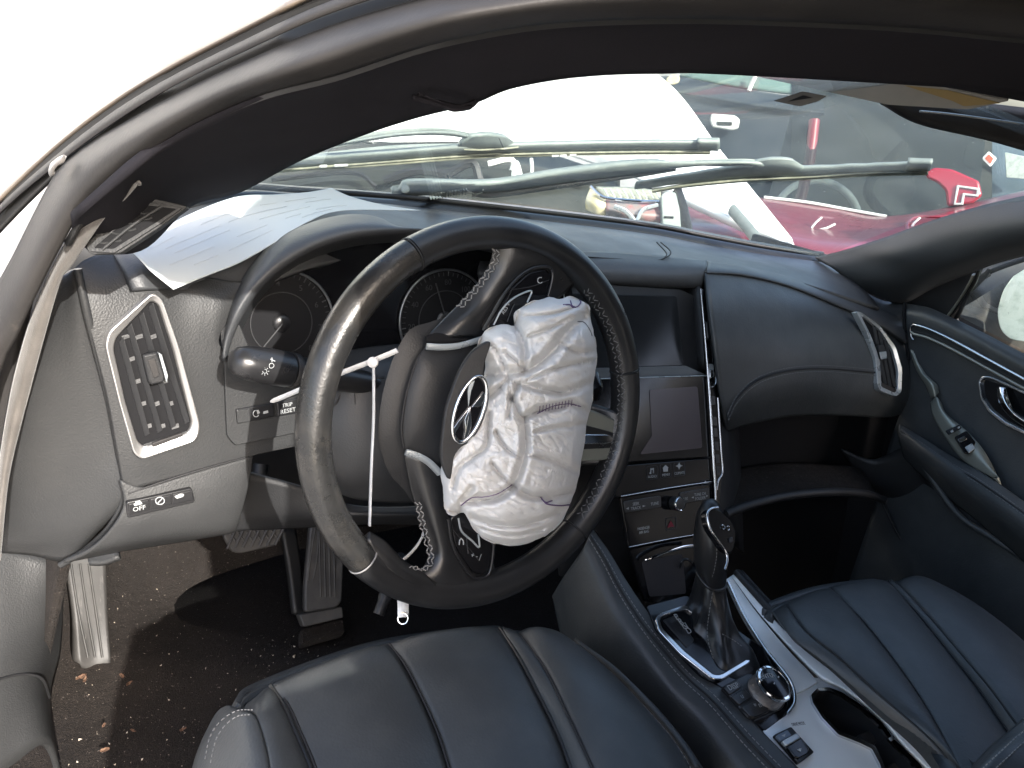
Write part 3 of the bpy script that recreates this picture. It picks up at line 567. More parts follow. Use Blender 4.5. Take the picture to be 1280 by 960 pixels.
# end cap seen through the door opening
ec = [[(78, 350, 'D', .655), (84, 345, 'D', .66), (90, 340, 'D', .668), (96, 337, 'D', .673)],
      [(48, 440, 'D', .68), (75, 430, 'D', .69), (98, 425, 'D', .70), (117, 425, 'D', .703)],
      [(22, 530, 'D', .71), (70, 515, 'D', .72), (110, 502, 'D', .728), (135, 496, 'D', .732)],
      [(5, 610, 'D', .745), (60, 600, 'D', .748), (110, 580, 'D', .75), (147, 562, 'D', .752)],
      [(-10, 665, 'D', .77), (50, 668, 'D', .77), (110, 655, 'D', .768), (156, 622, 'D', .762)],
      [(-20, 690, 'D', .80), (35, 694, 'D', .80), (78, 702, 'D', .80), (100, 690, 'D', .80)]]
sheet('end_cap', ec, M['fascia'], dash, 30, 24, .004)
px_tube('fascia_edge', [(97, 336, 'D', .671), (108, 388, 'D', .684), (118, 427, 'D', .699), (136, 497, 'D', .728), (148, 562, 'D', .750), (157, 615, 'D', .762), (140, 655, 'D', .775), (110, 685, 'D', .79), (76, 706, 'D', .80)], .0035, M['fascia'], dash, None, 60, sides=10)
# lower knee panel
kp = [[(150, 600, FAS, .001), (180, 609, FAS, .003), (219, 598, FAS, .002), (262, 585, FAS, 0), (306, 573, FAS, -.003), (316, 570, FAS, -.006)],
      [(155, 630, FAS, .004), (190, 630, FAS, .007), (230, 622, FAS, .006), (268, 612, FAS, .004), (300, 604, FAS, 0), (312, 600, FAS, -.004)],
      [(140, 660, FAS, .002), (175, 658, FAS, .006), (225, 652, FAS, .006), (262, 644, FAS, .004), (292, 638, FAS, 0), (304, 634, FAS, -.004)],
      [(110, 690, FAS, -.012), (150, 682, FAS, -.006), (200, 674, FAS, -.004), (250, 668, FAS, -.006), (284, 664, FAS, -.010), (296, 660, FAS, -.014)],
      [(80, 704, FAS, -.04), (150, 690, FAS, -.04), (200, 682, FAS, -.04), (250, 674, FAS, -.04), (284, 668, FAS, -.04), (296, 664, FAS, -.04)]]
sheet('knee_panel', kp, M['fascia'], dash, 30, 40, .004)
px_tube('knee_seam', [(160, 617, FAS, .003), (219, 597, FAS, .0025), (262, 584, FAS, .0012), (306, 572, FAS, -.0025)], .0011, M['seam'], dash, None, 30)
# switch strip with warning icons below the vent
KP = Plane(FAS.pt(205, 630, .0075), FAS.n)
sp = plate('switch_strip', [(158, 628), (240, 610), (244, 628), (160, 648)], KP, M['plastic_smooth'], dash, .006, .002, 3, .0008)
for x0, x1 in ((161, 186), (188, 214), (216, 241)):
    yt = lambda x: 628-(x-158)*.22
    plate('switch_button', [(x0, yt(x0)+3), (x1, yt(x1)+3), (x1+.6, yt(x1)+15), (x0+.6, yt(x0)+15.5)], KP, M['plastic_smooth'], sp, .003, .0032, 1.5, .0005)
def icon(name, polys, plane, m, parent, off):
    for p in polys: plate(name, p, plane, m, parent, .0003, off, 0, 0)
text('switch_icon', 'OFF', (166, 637.5), (182, 634), 6, KP, M['print'], sp, .0036)
icon('switch_icon', [[(167, 630), (177, 627.5), (178, 630), (168, 632.5)], [(169, 627), (175, 625.6), (176, 627), (169, 628.6)]], KP, M['print'], sp, .0036)
a = np.linspace(0, 2*np.pi, 20)
for r in (5.2,):
    tube('switch_icon', [KP.pt(200+5.5*math.cos(t), 626+4.6*math.sin(t), .0036) for t in a[:-1]], .0005, M['print'], sp, 6, True)
tube('switch_icon', [KP.pt(196, 630, .0036), KP.pt(204, 622, .0036)], .0005, M['print'], sp, 6)
plate('switch_icon', [(218, 620.5), (226, 617), (230, 617.5), (229, 621), (221, 623.5)], KP, M['print'], sp, .0003, .0038, 1, 0)
# --- driver vent
def vent(label, outer, inner, P, slat_n, parent, knob, wheel, hole, ang, rimmat):
    v = plate('air_vent', inner, P, M['black'], parent, .004, .0055, 6, 0)  # black plate laid on the face, painting the shade inside the opening
    ring('vent_rim', outer, inner, P, rimmat, v, .012, .013, 9, .0016, inoff=.009)
    if label: v['label'] = label
    return v
vo = [(191, 366), (203, 374), (224, 434), (251, 533), (246, 552), (178, 575), (168, 568), (150, 505), (132, 432), (136, 415)]
vi = [(189, 376), (198, 381), (216, 436), (240, 530), (235, 541), (180, 559), (172, 552), (157, 503), (142, 436), (145, 423)]
dv = vent('sunlit driver side air vent with satin rim', vo, vi, FAS, 4, dash, None, None, None, 0, M['vent_rim'])
for (x0, y0, x1, y1) in ((147, 425, 180, 545), (157, 408, 196, 541), (172, 394, 213, 535), (184, 382, 230, 530)):
    # slightly turned vane with real depth
    A0, A1 = FAS.pt(x0, y0, .0062), FAS.pt(x1, y1, .0062); B0, B1 = FAS.pt(x0+9, y0-1, .0105), FAS.pt(x1+9, y1-2, .0105)
    F = np.array([FAS.pt(x0+1, y0+2, .0063), FAS.pt(x0+7.5, y0-4, .0102), FAS.pt(x1+7.5, y1-3, .0102), FAS.pt(x1+1, y1+1, .0063)])
    solid('vent_slat', F, F-FAS.n*.0015, M['plastic'], dv, .0004)
for k in range(5):                                     # cross vanes behind
    y = 420+k*28
    for xs in range(3):
        x = 152+xs*17+k*7
        F = np.array([FAS.pt(x, y, .0058), FAS.pt(x+9, y-3, .0058), FAS.pt(x+10, y+2, .0075), FAS.pt(x+1, y+5, .0075)])
        solid('cross_vane', F, F-FAS.n*.0008, M['plastic'], dv, 0)
plate('vent_knob', [(178, 444), (197, 440), (207, 470), (206, 478), (190, 482), (186, 478)], FAS, M['plastic'], dv, .008, .0165, 4, .002)
plate('knob_grip', [(185, 450), (194, 448), (200, 470), (192, 473)], FAS, M['rubber'], dv, .002, .0172, 2, .0005)
plate('knob_chrome', [(198, 441), (202, 443), (210, 470), (208, 478), (206, 470)], FAS, M['silver'], dv, .006, .0160, 1, .0005)
plate('vent_foot', [(178, 556), (236, 538), (241, 546), (182, 565)], FAS, M['fascia'], dv, .004, .0080, 3, .0006)
plate('vent_thumbwheel', [(190, 554), (228, 541), (229, 546), (191, 560)], FAS, M['rubber'], dv, .004, .0105, 2, .001)
icon('vent_icon', [[(178, 559), (184, 557), (185, 562), (179, 564)], [(234, 540), (240, 538), (241, 544), (235, 546)]], FAS, M['print'], dv, .0092)
# panel right of the vent with dimmer and trip buttons
pb = plate('switch_panel', [(280, 434), (290, 415), (299, 404), (314, 440), (330, 464), (400, 474), (400, 535), (372, 541), (294, 557), (284, 545), (282, 500)], FAS, M['fascia'], dash, .004, .0025, 4, .0012)
dm = plate('dimmer_switch', [(295, 512), (342, 504), (344, 521), (297, 530)], FAS, M['plastic_smooth'], pb, .006, .0052, 2, .001)
plate('dimmer_edge', [(296, 514), (312, 511), (313, 527), (297, 529)], FAS, M['fascia'], dm, .002, .0060, 1, .0004)
tube('dimmer_icon', [FAS.pt(320+3.6*math.cos(t), 517+4*math.sin(t), .0056) for t in np.linspace(.4, 5.6, 14)], .0005, M['print'], dm, 6)
icon('dimmer_icon', [[(329, 514.5), (335, 513), (335.5, 516), (329.5, 517.5)], [(321, 514), (323, 512), (325, 516), (322, 518)]], FAS, M['print'], dm, .0057)
tr = plate('trip_button', [(346, 503), (372, 498), (374, 516), (348, 521)], FAS, M['plastic_smooth'], pb, .006, .0048, 2, .001)
text('button_print', 'TRIP', (350, 508), (368, 504.5), 5, FAS, M['print'], tr, .0053); text('button_print', 'RESET', (350, 515.5), (370, 511.5), 5.4, FAS, M['print'], tr, .0053)
# --- instrument hood and gauges
hood_in = [(283, 452), (290, 425), (302, 398), (322, 366), (352, 337), (395, 312), (440, 299), (485, 294), (530, 294), (580, 300), (630, 312), (672, 332), (700, 360)]
hood_lip = [(279, 440), (285, 415), (296, 388), (318, 357), (350, 328), (393, 304), (440, 290), (485, 286), (530, 286), (580, 292), (632, 305), (680, 326), (715, 356)]
hood_top = [(276, 420), (281, 398), (292, 366), (318, 327), (352, 295), (396, 276), (440, 268), (478, 273), (503, 290), (560, 290), (630, 300), (690, 322), (725, 350)]
hd = [.760, .757, .752, .757, .765, .78, .80, .82, .845, .87, .90, .935, .965]
def off_d(c, dd): return [(x, y, 'D', d+dd) for (x, y), d in zip(c, hd)]
hb = [(282, 410), (290, 385), (305, 350), (330, 318), (362, 296), (402, 284), (445, 280), (480, 280), (512, 296), (565, 298), (632, 306), (690, 330), (725, 356)]
sheet('instrument_hood', [off_d([(x+5, y+10) for x, y in hood_in], .085), off_d(hood_in, .03), off_d(hood_in, .004), off_d(hood_lip, -.006), off_d([((a+c)/2, (b+d)/2-1) for (a, b), (c, d) in zip(hood_lip, hood_top)], .006), off_d(hood_top, .045), off_d([(x, y+3) for x, y in hood_top], .09), off_d([(x, y+14) for x, y in hood_top], .12)], M['dash'], dash, 50, 80, .004)
px_tube('hood_edge_seam', [(x, y, 'D', d-.001) for (x, y), d in zip([((a+c)/2, (b+d)/2) for (a, b), (c, d) in zip(hood_in, hood_lip)], hd)], .0009, M['seam'], dash, None, 60)
CL = Plane((-.42, .205, .80), (0, -.94, .34))
clus = plate('instrument_cluster', [(285, 455), (300, 392), (345, 338), (420, 298), (520, 290), (620, 300), (690, 340), (690, 450), (560, 470), (400, 470), (290, 480)], CL, M['gloss'], dash, .01, -.03, 4, 0)
def gauge(cx, cy, rad, nums, a0, a1, needle, label):
    c = CL.pt(cx, cy, -.028); P = lambda t, r, o=0.: c+CL.u*(r*math.cos(t))-CL.v*(-r*math.sin(t))+CL.n*o
    g = mesh_obj('gauge', [P(t, rad) for t in np.linspace(0, 2*np.pi, 48, endpoint=False)]+[P(t, rad, -.004) for t in np.linspace(0, 2*np.pi, 48, endpoint=False)], [tuple(range(48)), tuple(range(95, 47, -1))]+[(i, 48+i, 48+(i+1) % 48, (i+1) % 48) for i in range(48)], M['black'], clus, smooth=False)
    g['label'] = label
    tube('gauge_rim', [P(t, rad*1.03, .002) for t in np.linspace(0, 2*np.pi, 64, endpoint=False)], .0016, mat('gauge_rim_metal', (.20, .21, .22), .3, metal=.8), g, 8, True)
    tube('gauge_rim', [P(t, rad*.60, .001) for t in np.linspace(0, 2*np.pi, 48, endpoint=False)], .0006, M['print_dim'], g, 6, True)
    for i, s in enumerate(nums):
        t = a0+(a1-a0)*i/(len(nums)-1); q = P(t, rad*.77, .0012); p = np.array([640+FOC*((q-CAM)@RT)/((q-CAM)@FW), 480-FOC*((q-CAM)@UP)/((q-CAM)@FW)])
        text('gauge_number', s, (p[0]-5, p[1]+.4), (p[0]+5, p[1]-.4), 7.5, Plane(q, CL.n), M['print_dim'], g, .0005)
        for k in range(5):
            tt = t+(a1-a0)/(len(nums)-1)*k/5
            if i == len(nums)-1 and k: break
            tube('gauge_tick', [P(tt, rad*.9, .001), P(tt, rad*(.97 if k else 1.0), .001)], .0005 if k else .0008, M['print_dim'], g, 4)
    tube('gauge_needle', [P(needle, .0, .004), P(needle, rad*.8, .004)], .0009, M['print_dim'], g, 6)
    mesh_obj('needle_hub', [P(t, rad*.13, .003) for t in np.linspace(0, 2*np.pi, 24, endpoint=False)]+[P(t, rad*.18, .0) for t in np.linspace(0, 2*np.pi, 24, endpoint=False)], [tuple(range(24))]+[(i, 24+i, 24+(i+1) % 24, (i+1) % 24) for i in range(24)], M['plastic_smooth'], g)
gauge(352, 404, .056, ['0', '1', '2', '3', '4', '5', '6', '7', '8'], math.radians(235), math.radians(-40), math.radians(232), 'left round gauge with numbers up to eight')
gauge(556, 400, .060, ['0', '20', '40', '60', '80', '100', '120', '140', '160'], math.radians(225), math.radians(-45), math.radians(112), 'right round speed gauge in a silver rim')

# --- centre stack
cs_back = sheet('stack_side', [[(700, 345, 'D', 1.10), (790, 352, 'D', 1.19), (880, 350, 'D', 1.22), (912, 350, 'D', 1.34)], [(690, 560, 'D', 1.08), (790, 580, 'D', 1.15), (898, 560, 'D', 1.19), (925, 560, 'D', 1.34)], [(700, 720, 'D', 1.10), (800, 740, 'D', 1.16), (900, 680, 'D', 1.18), (930, 690, 'D', 1.32)]], M['plastic'], dash, 8, 10, .004)
uh = plate('screen_recess', [(690, 352), (850, 362), (868, 370), (874, 462), (690, 468)], CST, M['plastic'], dash, .004, -.020, 3, 0)
us = plate('upper_screen', [(700, 366), (846, 370), (855, 457), (700, 461)], CST, M['screen'], uh, .004, -.017, 4, .0008)
sheet('recess_cheek', [[(846, 360, 'D', 1.22), (874, 358, 'D', 1.178)], [(852, 410, 'D', 1.22), (878, 410, 'D', 1.174)], [(856, 458, 'D', 1.215), (883, 462, 'D', 1.17)]], M['plastic'], uh, 8, 4, .002)
plate('screen_sill', [(700, 461), (857, 457), (882, 468), (700, 474)], CST, mat('sill_grey', (.07, .078, .082), .35, rvar=(20, .3, .45)), uh, .010, -.004, 2, .0015)
ls = plate('touch_screen', [(700, 474), (884, 470), (889, 571), (700, 583)], CST, M['gloss'], dash, .006, .002, 3, .001)
plate('panel_reflection', [(812, 487), (872, 483), (878, 560), (800, 568), (815, 545)], CST, M['screen_purple'], ls, .001, .0028, 3, 0)  # screen glass cut and lightened to the shape of a reflection
px_tube('screen_joint', [(700, 475), (800, 472), (884, 469.5)], .0009, M['silver'], ls, CST, 10, .0025)
bp = plate('button_bezel', [(755, 584), (889, 573), (892, 601), (765, 622)], CST, M['gloss'], dash, .006, .0018, 2, .0008)
for k, (s, x) in enumerate((('AUDIO', 815), ('MENU', 832), ('CLIMATE', 849))):
    y = 585.5-(x-815)*.13
    fb = ring('hard_key', [(x-7, y-2.5), (x+7, y-4), (x+7.6, y+13), (x-6.4, y+15)], [(x-6.5, y-2), (x+6.5, y-3.5), (x+7.1, y+12.5), (x-5.9, y+14.4)], CST, M['print_dim'], bp, .0008, .0025, 2, 0)
    text('key_print', s, (x-6, y+11), (x+7, y+9.6), 3.6, CST, M['print'], fb, .0026)
    if k == 0: icon('key_icon', [[(x-2, y), (x+2.5, y-.6), (x+2.5, y+6), (x+1.3, y+6), (x+1.3, y+1.5), (x-.8, y+1.9), (x-.8, y+7), (x-3, y+7), (x-3, y+5), (x-2, y+5)]], CST, M['print'], fb, .0027)
    if k == 1: icon('key_icon', [[(x, y-2), (x+4, y+1.5), (x+3, y+1.8), (x+3, y+6), (x-3, y+6.4), (x-3, y+2), (x-4, y+2)], ], CST, M['print'], fb, .0027)
    if k == 2: icon('key_icon', [[(x, y-3), (x+1.5, y), (x+4.5, y+1), (x+1.5, y+2.5), (x, y+6), (x-1.5, y+2.5), (x-4.5, y+1.5), (x-1.5, y)]], CST, M['print'], fb, .0027)
plate('disc_slot', [(778, 618), (888, 600), (888.5, 603), (778, 621.5)], CST, M['black'], bp, .0006, .0026, .5, 0)
px_tube('chrome_line', [(776, 620.5), (830, 611), (889, 602)], .0008, M['chrome'], bp, CST, 10, .0026)
ej = ring('eject_key', [(877, 600.5), (886.5, 599), (887, 606), (877.5, 607.8)], [(877.7, 601.1), (885.9, 599.7), (886.4, 605.4), (878.1, 607.1)], CST, M['print_dim'], bp, .0008, .0026, 1, 0)
icon('key_icon', [[(881.8, 600.8), (884.5, 604), (879.5, 604.8)]], CST, M['print'], ej, .0029)
rp = plate('radio_panel', [(776, 622), (889, 604), (891, 650), (888, 664), (786, 684)], CST, M['gloss'], dash, .006, .0010, 2, .0008)
kl = plate('key_row', [(780, 627), (826, 619.5), (827, 634), (782, 641.5)], CST, M['plastic_smooth'], rp, .004, .0030, 2, .0008)
kr = plate('key_row', [(850, 616), (886.5, 610), (887.5, 624), (852, 630)], CST, M['plastic_smooth'], rp, .004, .0030, 2, .0008)
text('key_print', 'SEEK', (788, 631), (802, 628.8), 4, CST, M['print'], kl, .0034); text('key_print', 'TRACK', (787, 636.5), (803, 634), 4, CST, M['print'], kl, .0034)
text('key_print', 'TUNE', (812, 630.8), (825, 628.6), 4, CST, M['print'], kl, .0034); text('key_print', 'AUX', (852, 624.5), (860, 623.2), 4, CST, M['print'], kr, .0034)
text('key_print', 'TUNE CH', (868, 619), (882, 616.8), 4, CST, M['print'], kr, .0034); text('key_print', 'FOLDER', (869, 624), (882, 622), 4, CST, M['print'], kr, .0034)
icon('key_icon', [[(782.5, 636), (786, 634), (786, 637)], [(803.5, 631.5), (807, 632.3), (803.5, 634)]], CST, M['print'], kl, .0035)
icon('key_icon', [[(864.5, 622), (867, 620.5), (867, 623)], [(883, 618.8), (885.2, 619.6), (883, 621.3)]], CST, M['print'], kr, .0035)
kc = CST.pt(842, 629, .003)
def turned(c, n, prof, m, name, parent, k=32, u0=(1, 0, 0)):
    n = np.array(n, float)/np.linalg.norm(n); u = np.array(u0, float); u -= n*(u@n); u /= np.linalg.norm(u); v = np.cross(n, u); an = np.linspace(0, 2*np.pi, k, endpoint=False)
    return loft(name, [[c+n*h+r*(u*math.cos(t)+v*math.sin(t)) for t in an] for r, h in prof], m, parent, sharp=40)
vk = turned(kc, CST.n, [(.0098, 0), (.0098, .012), (.0090, .0132), (.0070, .0135)], M['plastic_smooth'], 'volume_knob', rp)
turned(kc, CST.n, [(.0102, .0105), (.0102, .0125), (.0092, .0140), (.0084, .0138), (.0084, .0105)], M['bright_chrome'], 'knob_ring', vk)
hz = ring('hazard_key', [(832, 648), (845, 646), (846, 661), (833, 663.5)], [(832.6, 648.6), (844.4, 646.7), (845.4, 660.5), (833.6, 662.7)], CST, M['print_dim'], rp, .0006, .0016, 1, 0)
icon('hazard_icon', [[(838.5, 650.5), (843, 658), (834.5, 659.5)]], CST, M['print_red'], hz, .002)
text('key_print', 'PASSENGER', (797, 661.5), (812, 659), 3.6, CST, M['print'], rp, .0016); text('key_print', 'AIR BAG', (799, 666), (811, 664), 3.6, CST, M['print'], rp, .0016)
px_tube('chrome_line', [(786, 684), (830, 675), (868, 668.5)], .0007, M['chrome'], rp, CST, 10, .0014)
# storage bin with chrome lip below the radio
sb = plate('storage_bin', [(788, 687), (870, 671), (872, 752), (858, 756), (806, 752)], CST, M['gloss'], dash, .004, -.004, 3, 0)
plate('bin_liner', [(802, 702), (853, 692), (858, 742), (812, 746)], CST, M['pouch'], sb, .002, -.0032, 4, 0)
px_tube('bin_lip', [(807, 701, CST, .004), (815, 697.5, CST, .008), (835, 689.5, CST, .012), (852, 684.5, CST, .013), (872, 682, CST, .012)], .0028, M['bright_chrome'], sb, None, 30, flat=.6)
px_tube('bin_edge', [(850, 710, CST, .0), (852, 702, CST, .004), (858, 699, CST, .006), (865, 703, CST, .006)], .0020, M['plastic_smooth'], sb, None, 20)
# tall chrome strips with key column on the right edge of the stack
px_tube('stack_chrome', [(876, 361), (882, 430), (887, 500), (891.5, 575), (894, 610), (894.5, 640)], .0022, M['chrome'], dash, CST, 40, .006)
st = plate('side_key_strip', [(878, 362), (884, 362), (889, 420), (897, 520), (902, 590), (899, 640), (894, 640), (891, 560), (884, 450)], CST, M['gloss'], dash, .006, .004, 2, .0006)
px_tube('strip_chrome', [(884, 362, CST, .0055), (887, 395, CST, .0055), (891, 428, CST, .0055), (895, 470, CST, .0055), (894, 481, CST, .0055), (889, 484, CST, .0055)], .0012, M['chrome'], st, None, 30)
px_tube('strip_chrome', [(897, 497, CST, .004), (901, 560, CST, .004), (903, 590, CST, .004), (898, 600, CST, .004), (896, 612, CST, .0045)], .0015, M['chrome'], st, None, 30)
plate('side_slider', [(883, 402), (888.5, 402), (892, 420), (890, 425), (885, 424)], CST, M['plastic_smooth'], st, .006, .010, 2, .001)
plate('side_slider', [(884.5, 455), (892, 455), (893.5, 470), (887, 474)], CST, M['silver'], st, .003, .0060, 2, .0008)
for k, y in enumerate((500, 526, 540, 557, 573, 588)):
    x = 891.2+(y-500)*.075
    plate('side_key', [(x-2, y-5), (x+2.5, y-5), (x+3.2, y+6), (x-1.2, y+6)], CST, M['plastic_smooth'], st, .002, .0052, 1, .0003)
    icon('key_icon', [[(x-.6, y-1), (x+1.4, y-1.2), (x+1.6, y+1.4), (x-.4, y+1.6)]], CST, M['print_dim'], st, .0056)
plate('strip_chrome', [(887.5, 463), (891, 462), (892, 470), (888, 472)], CST, M['bright_chrome'], st, .001, .0066, 1, .0003)
# --- passenger vent
_a, _b, _c = AT(1078, 395, D=1.372), AT(1126, 452, D=1.428), AT(1100, 492, D=1.388)
PV = Plane(_a, np.cross(_b-_a, _c-_a)); PV.n = PV.n if PV.n@(CAM-_a) > 0 else -PV.n
qo = [(1070, 389), (1076, 390), (1100, 407), (1120, 434), (1128, 462), (1127, 490), (1120, 496), (1100, 488), (1097, 480), (1095, 450), (1084, 416)]
qi = [(1077, 396), (1081, 397), (1099, 411), (1116, 437), (1123, 463), (1122, 486), (1117, 490), (1104, 484), (1101.5, 477), (1100, 449), (1088, 418)]
pv = plate('air_vent', qi, PV, M['black'], dash, .004, .0045, 4, 0); pv['label'] = 'far passenger side air vent in a thin silver rim'
ring('vent_rim', qo, qi, PV, M['silver'], pv, .010, .012, 5, .0016, inoff=.009)
for x0, y0, x1, y1 in ((1090, 405, 1106, 480), (1097, 412, 1112, 483), (1104, 420, 1118, 484)):
    F = np.array([PV.pt(x0, y0, .005), PV.pt(x0+4, y0+1, .009), PV.pt(x1+3, y1, .009), PV.pt(x1-1, y1, .005)]); solid('vent_slat', F, F-PV.n*.0015, M['plastic'], pv, .0004)
plate('vent_knob', [(1098, 432), (1105, 431), (1109, 444), (1108, 449), (1102, 449)], PV, M['plastic'], pv, .006, .014, 2, .001)
plate('knob_chrome', [(1100, 440), (1108, 439), (1109, 448), (1102, 449)], PV, M['silver'], pv, .002, .0148, 1, .0005)
plate('vent_thumbwheel', [(1102, 478), (1121, 487), (1119, 491), (1101, 483)], PV, M['rubber'], pv, .004, .010, 1, .001)
sheet('right_cowl_side', [[(.72, -.5, .12), (.72, .1, .12), (.72, .62, .12)], [(.71, -.45, .5), (.72, .1, .5), (.72, .62, .5)], [(.70, .22, .80), (.68, .32, .86), (.66, .60, .82)]], M['black'], dash, 8, 10, .01, raw=True)
sheet('brow_end', [[(1040, 345, 'D', 1.53), (1075, 362, 'D', 1.50), (1105, 376, 'D', 1.505), (1135, 378, 'D', 1.49)], [(1060, 375, 'D', 1.47), (1085, 388, 'D', 1.46), (1110, 395, 'D', 1.465), (1135, 396, 'D', 1.475)], [(1085, 398, 'D', 1.425), (1100, 406, 'D', 1.43), (1118, 415, 'D', 1.45), (1136, 425, 'D', 1.47)]], M['dash'], dash, 10, 14, .006)
# passenger speaker corner under the pad
sheet('pad_end', [[(1128, 430, 'D', 1.47), (1134, 440, 'D', 1.475), (1137, 450, 'D', 1.49)], [(1130, 470, 'D', 1.465), (1137, 475, 'D', 1.475), (1140, 480, 'D', 1.50)], [(1125, 505, 'D', 1.475), (1133, 508, 'D', 1.49), (1138, 512, 'D', 1.52)]], M['leather'], dash, 8, 8, .004)

# ------------------------------------------------------------------ steering column
col = thing('steering_column', 'dark plastic steering column shroud behind the wheel with a lamp stalk', 'steering column', (-.37, .12, .74))
sh = [[(372, 470, 'D', .84), (405, 448, 'D', .84), (440, 437, 'D', .845), (500, 430, 'D', .87), (560, 432, 'D', .90), (620, 440, 'D', .93)],
      [(378, 500, 'D', .82), (410, 478, 'D', .82), (445, 466, 'D', .82), (500, 460, 'D', .84), (560, 462, 'D', .87), (630, 470, 'D', .91)],
      [(386, 545, 'D', .825), (415, 535, 'D', .815), (450, 530, 'D', .815), (505, 528, 'D', .83), (565, 530, 'D', .86), (630, 530, 'D', .90)],
      [(398, 590, 'D', .85), (425, 592, 'D', .83), (460, 592, 'D', .825), (510, 592, 'D', .84), (570, 590, 'D', .87), (630, 590, 'D', .91)],
      [(420, 616, 'D', .89), (445, 624, 'D', .865), (480, 628, 'D', .86), (520, 628, 'D', .87), (575, 622, 'D', .90), (630, 615, 'D', .94)]]
sheet('column_shroud', sh, M['plastic_grey'], col, 34, 40, .003)
COLP = Plane(AT(440, 505, D=.816), (-.15, -.92, .36))
ring('shroud_cover', [(443, 488), (464, 487), (465, 512), (449, 514), (444, 510)], [(443.8, 489), (463.2, 488), (464.2, 511), (449.4, 513), (444.8, 509.4)], COLP, M['seam'], col, .001, .0032, 2, 0)
px_tube('shroud_joint', [(408, 470, 'D', .829), (425, 474, 'D', .824), (450, 474, 'D', .819), (480, 472, 'D', .823)], .0011, M['seam'], col, None, 20)
px_tube('shroud_joint', [(420, 472, 'D', .822), (426, 488, 'D', .817), (421, 503, 'D', .814), (410, 512, 'D', .816)], .0011, M['seam'], col, None, 20)
# stalk: lofted body, ribbed collar, end knob with lamp symbols
s0, s1 = AT(318, 455, D=.735), AT(420, 472, D=.80); ax = (s1-s0)/np.linalg.norm(s1-s0)
def stalk(name, prof, m, parent):
    u = np.cross(ax, [0, 0, 1.]); u /= np.linalg.norm(u); v = np.cross(ax, u)
    an = np.linspace(0, 2*np.pi, 24, endpoint=False)
    return loft(name, [[s0+ax*t+u*ry*math.cos(a)*1.05+v*rz*math.sin(a)*1.0 for a in an] for t, ry, rz in prof], m, parent, sharp=60)
stk = stalk('lamp_stalk', [(.044, .0155, .0145), (.070, .0150, .014), (.10, .0135, .013), (.15, .012, .012)], M['plastic_smooth'], col)
stalk('stalk_knob', [(-.0235, .004, .004), (-.0220, .009, .009), (-.017, .0135, .0135), (-.006, .0165, .0160), (.012, .0178, .0172), (.034, .0178, .0172), (.0370, .0170, .0165), (.0380, .014, .014)], M['plastic_smooth'], stk)
stalk('stalk_collar', [(.0375, .0172, .0166), (.039, .0178, .0172), (.044, .0176, .0170), (.046, .0160, .015)], M['rubber'], stk)
SP = Plane(AT(338, 458, D=.7275), tuple(-ray(338, 458)+np.array([.0, 0, .0])))
sun_c = (331, 464)
tube('stalk_icon', [SP.pt(sun_c[0]+2.6*math.cos(t), sun_c[1]+2.6*math.sin(t), .002) for t in np.linspace(0, 6.0, 13)], .00025, M['print'], stk, 5)
for k in range(8):
    t = k*math.pi/4; tube('stalk_icon', [SP.pt(sun_c[0]+3.8*math.cos(t), sun_c[1]+3.8*math.sin(t), .002), SP.pt(sun_c[0]+5.6*math.cos(t), sun_c[1]+5.6*math.sin(t), .002)], .00025, M['print'], stk, 5)
tube('stalk_icon', [SP.pt(x, y, .002) for x, y in smooth_curve([(337, 455), (341, 454.5), (342.5, 457.5), (340, 460), (337, 459.5)], 14, True)], .00028, M['print'], stk, 5, True)
tube('stalk_icon', [SP.pt(x, y, .001) for x, y in ((338, 449), (344, 451.5))], .0005, M['print'], stk, 5); tube('stalk_icon', [SP.pt(x, y, .001) for x, y in ((340, 447), (340, 453))], .0004, M['print'], stk, 5)
# knee bolster bars and tilt lever under the column
sheet('lower_cover', [[(300, 590, 'D', .86), (380, 610, 'D', .90), (450, 632, 'D', .93), (560, 628, 'D', .97), (660, 600, 'D', 1.03)], [(296, 640, 'D', .885), (380, 645, 'D', .91), (450, 645, 'D', .92), (560, 645, 'D', .96), (660, 640, 'D', 1.02)], [(296, 664, 'D', .90), (380, 660, 'D', .94), (450, 656, 'D', .96), (560, 656, 'D', 1.0), (660, 655, 'D', 1.05)]], M['plastic'], dash, 14, 30, .006)
px_tube('tilt_lever', [(500, 700, 'D', .93), (486, 735, 'D', .885), (478, 755, 'D', .87), (473, 768, 'D', .865)], [.012]*8+[.011]*8+[.009]*4, M['plastic'], col, None, 20, sides=10, flat=.7)

# ------------------------------------------------------------------ steering wheel (turned a quarter to the left)
sw = thing('steering_wheel', 'worn black leather steering wheel turned aside, with burst hub and chrome emblem', 'steering wheel', tuple(WC))
def wp(t, r, o=0.): return WC + r*(math.cos(t)*WEX+math.sin(t)*WEY) + WN*o
def arcseg(name, t0, t1, m, rr=.0150, n=48, wid=None, o=0.):
    T = np.linspace(math.radians(t0), math.radians(t1), n)
    P = np.array([wp(t, .1755, o) for t in T])
    up = WN
    k = np.ones(n)*rr if wid is None else np.interp(np.linspace(0, 1, n), np.linspace(0, 1, len(wid)), wid)
    return tube(name, P, k, m, sw, 20, False, 1.08, up=up)
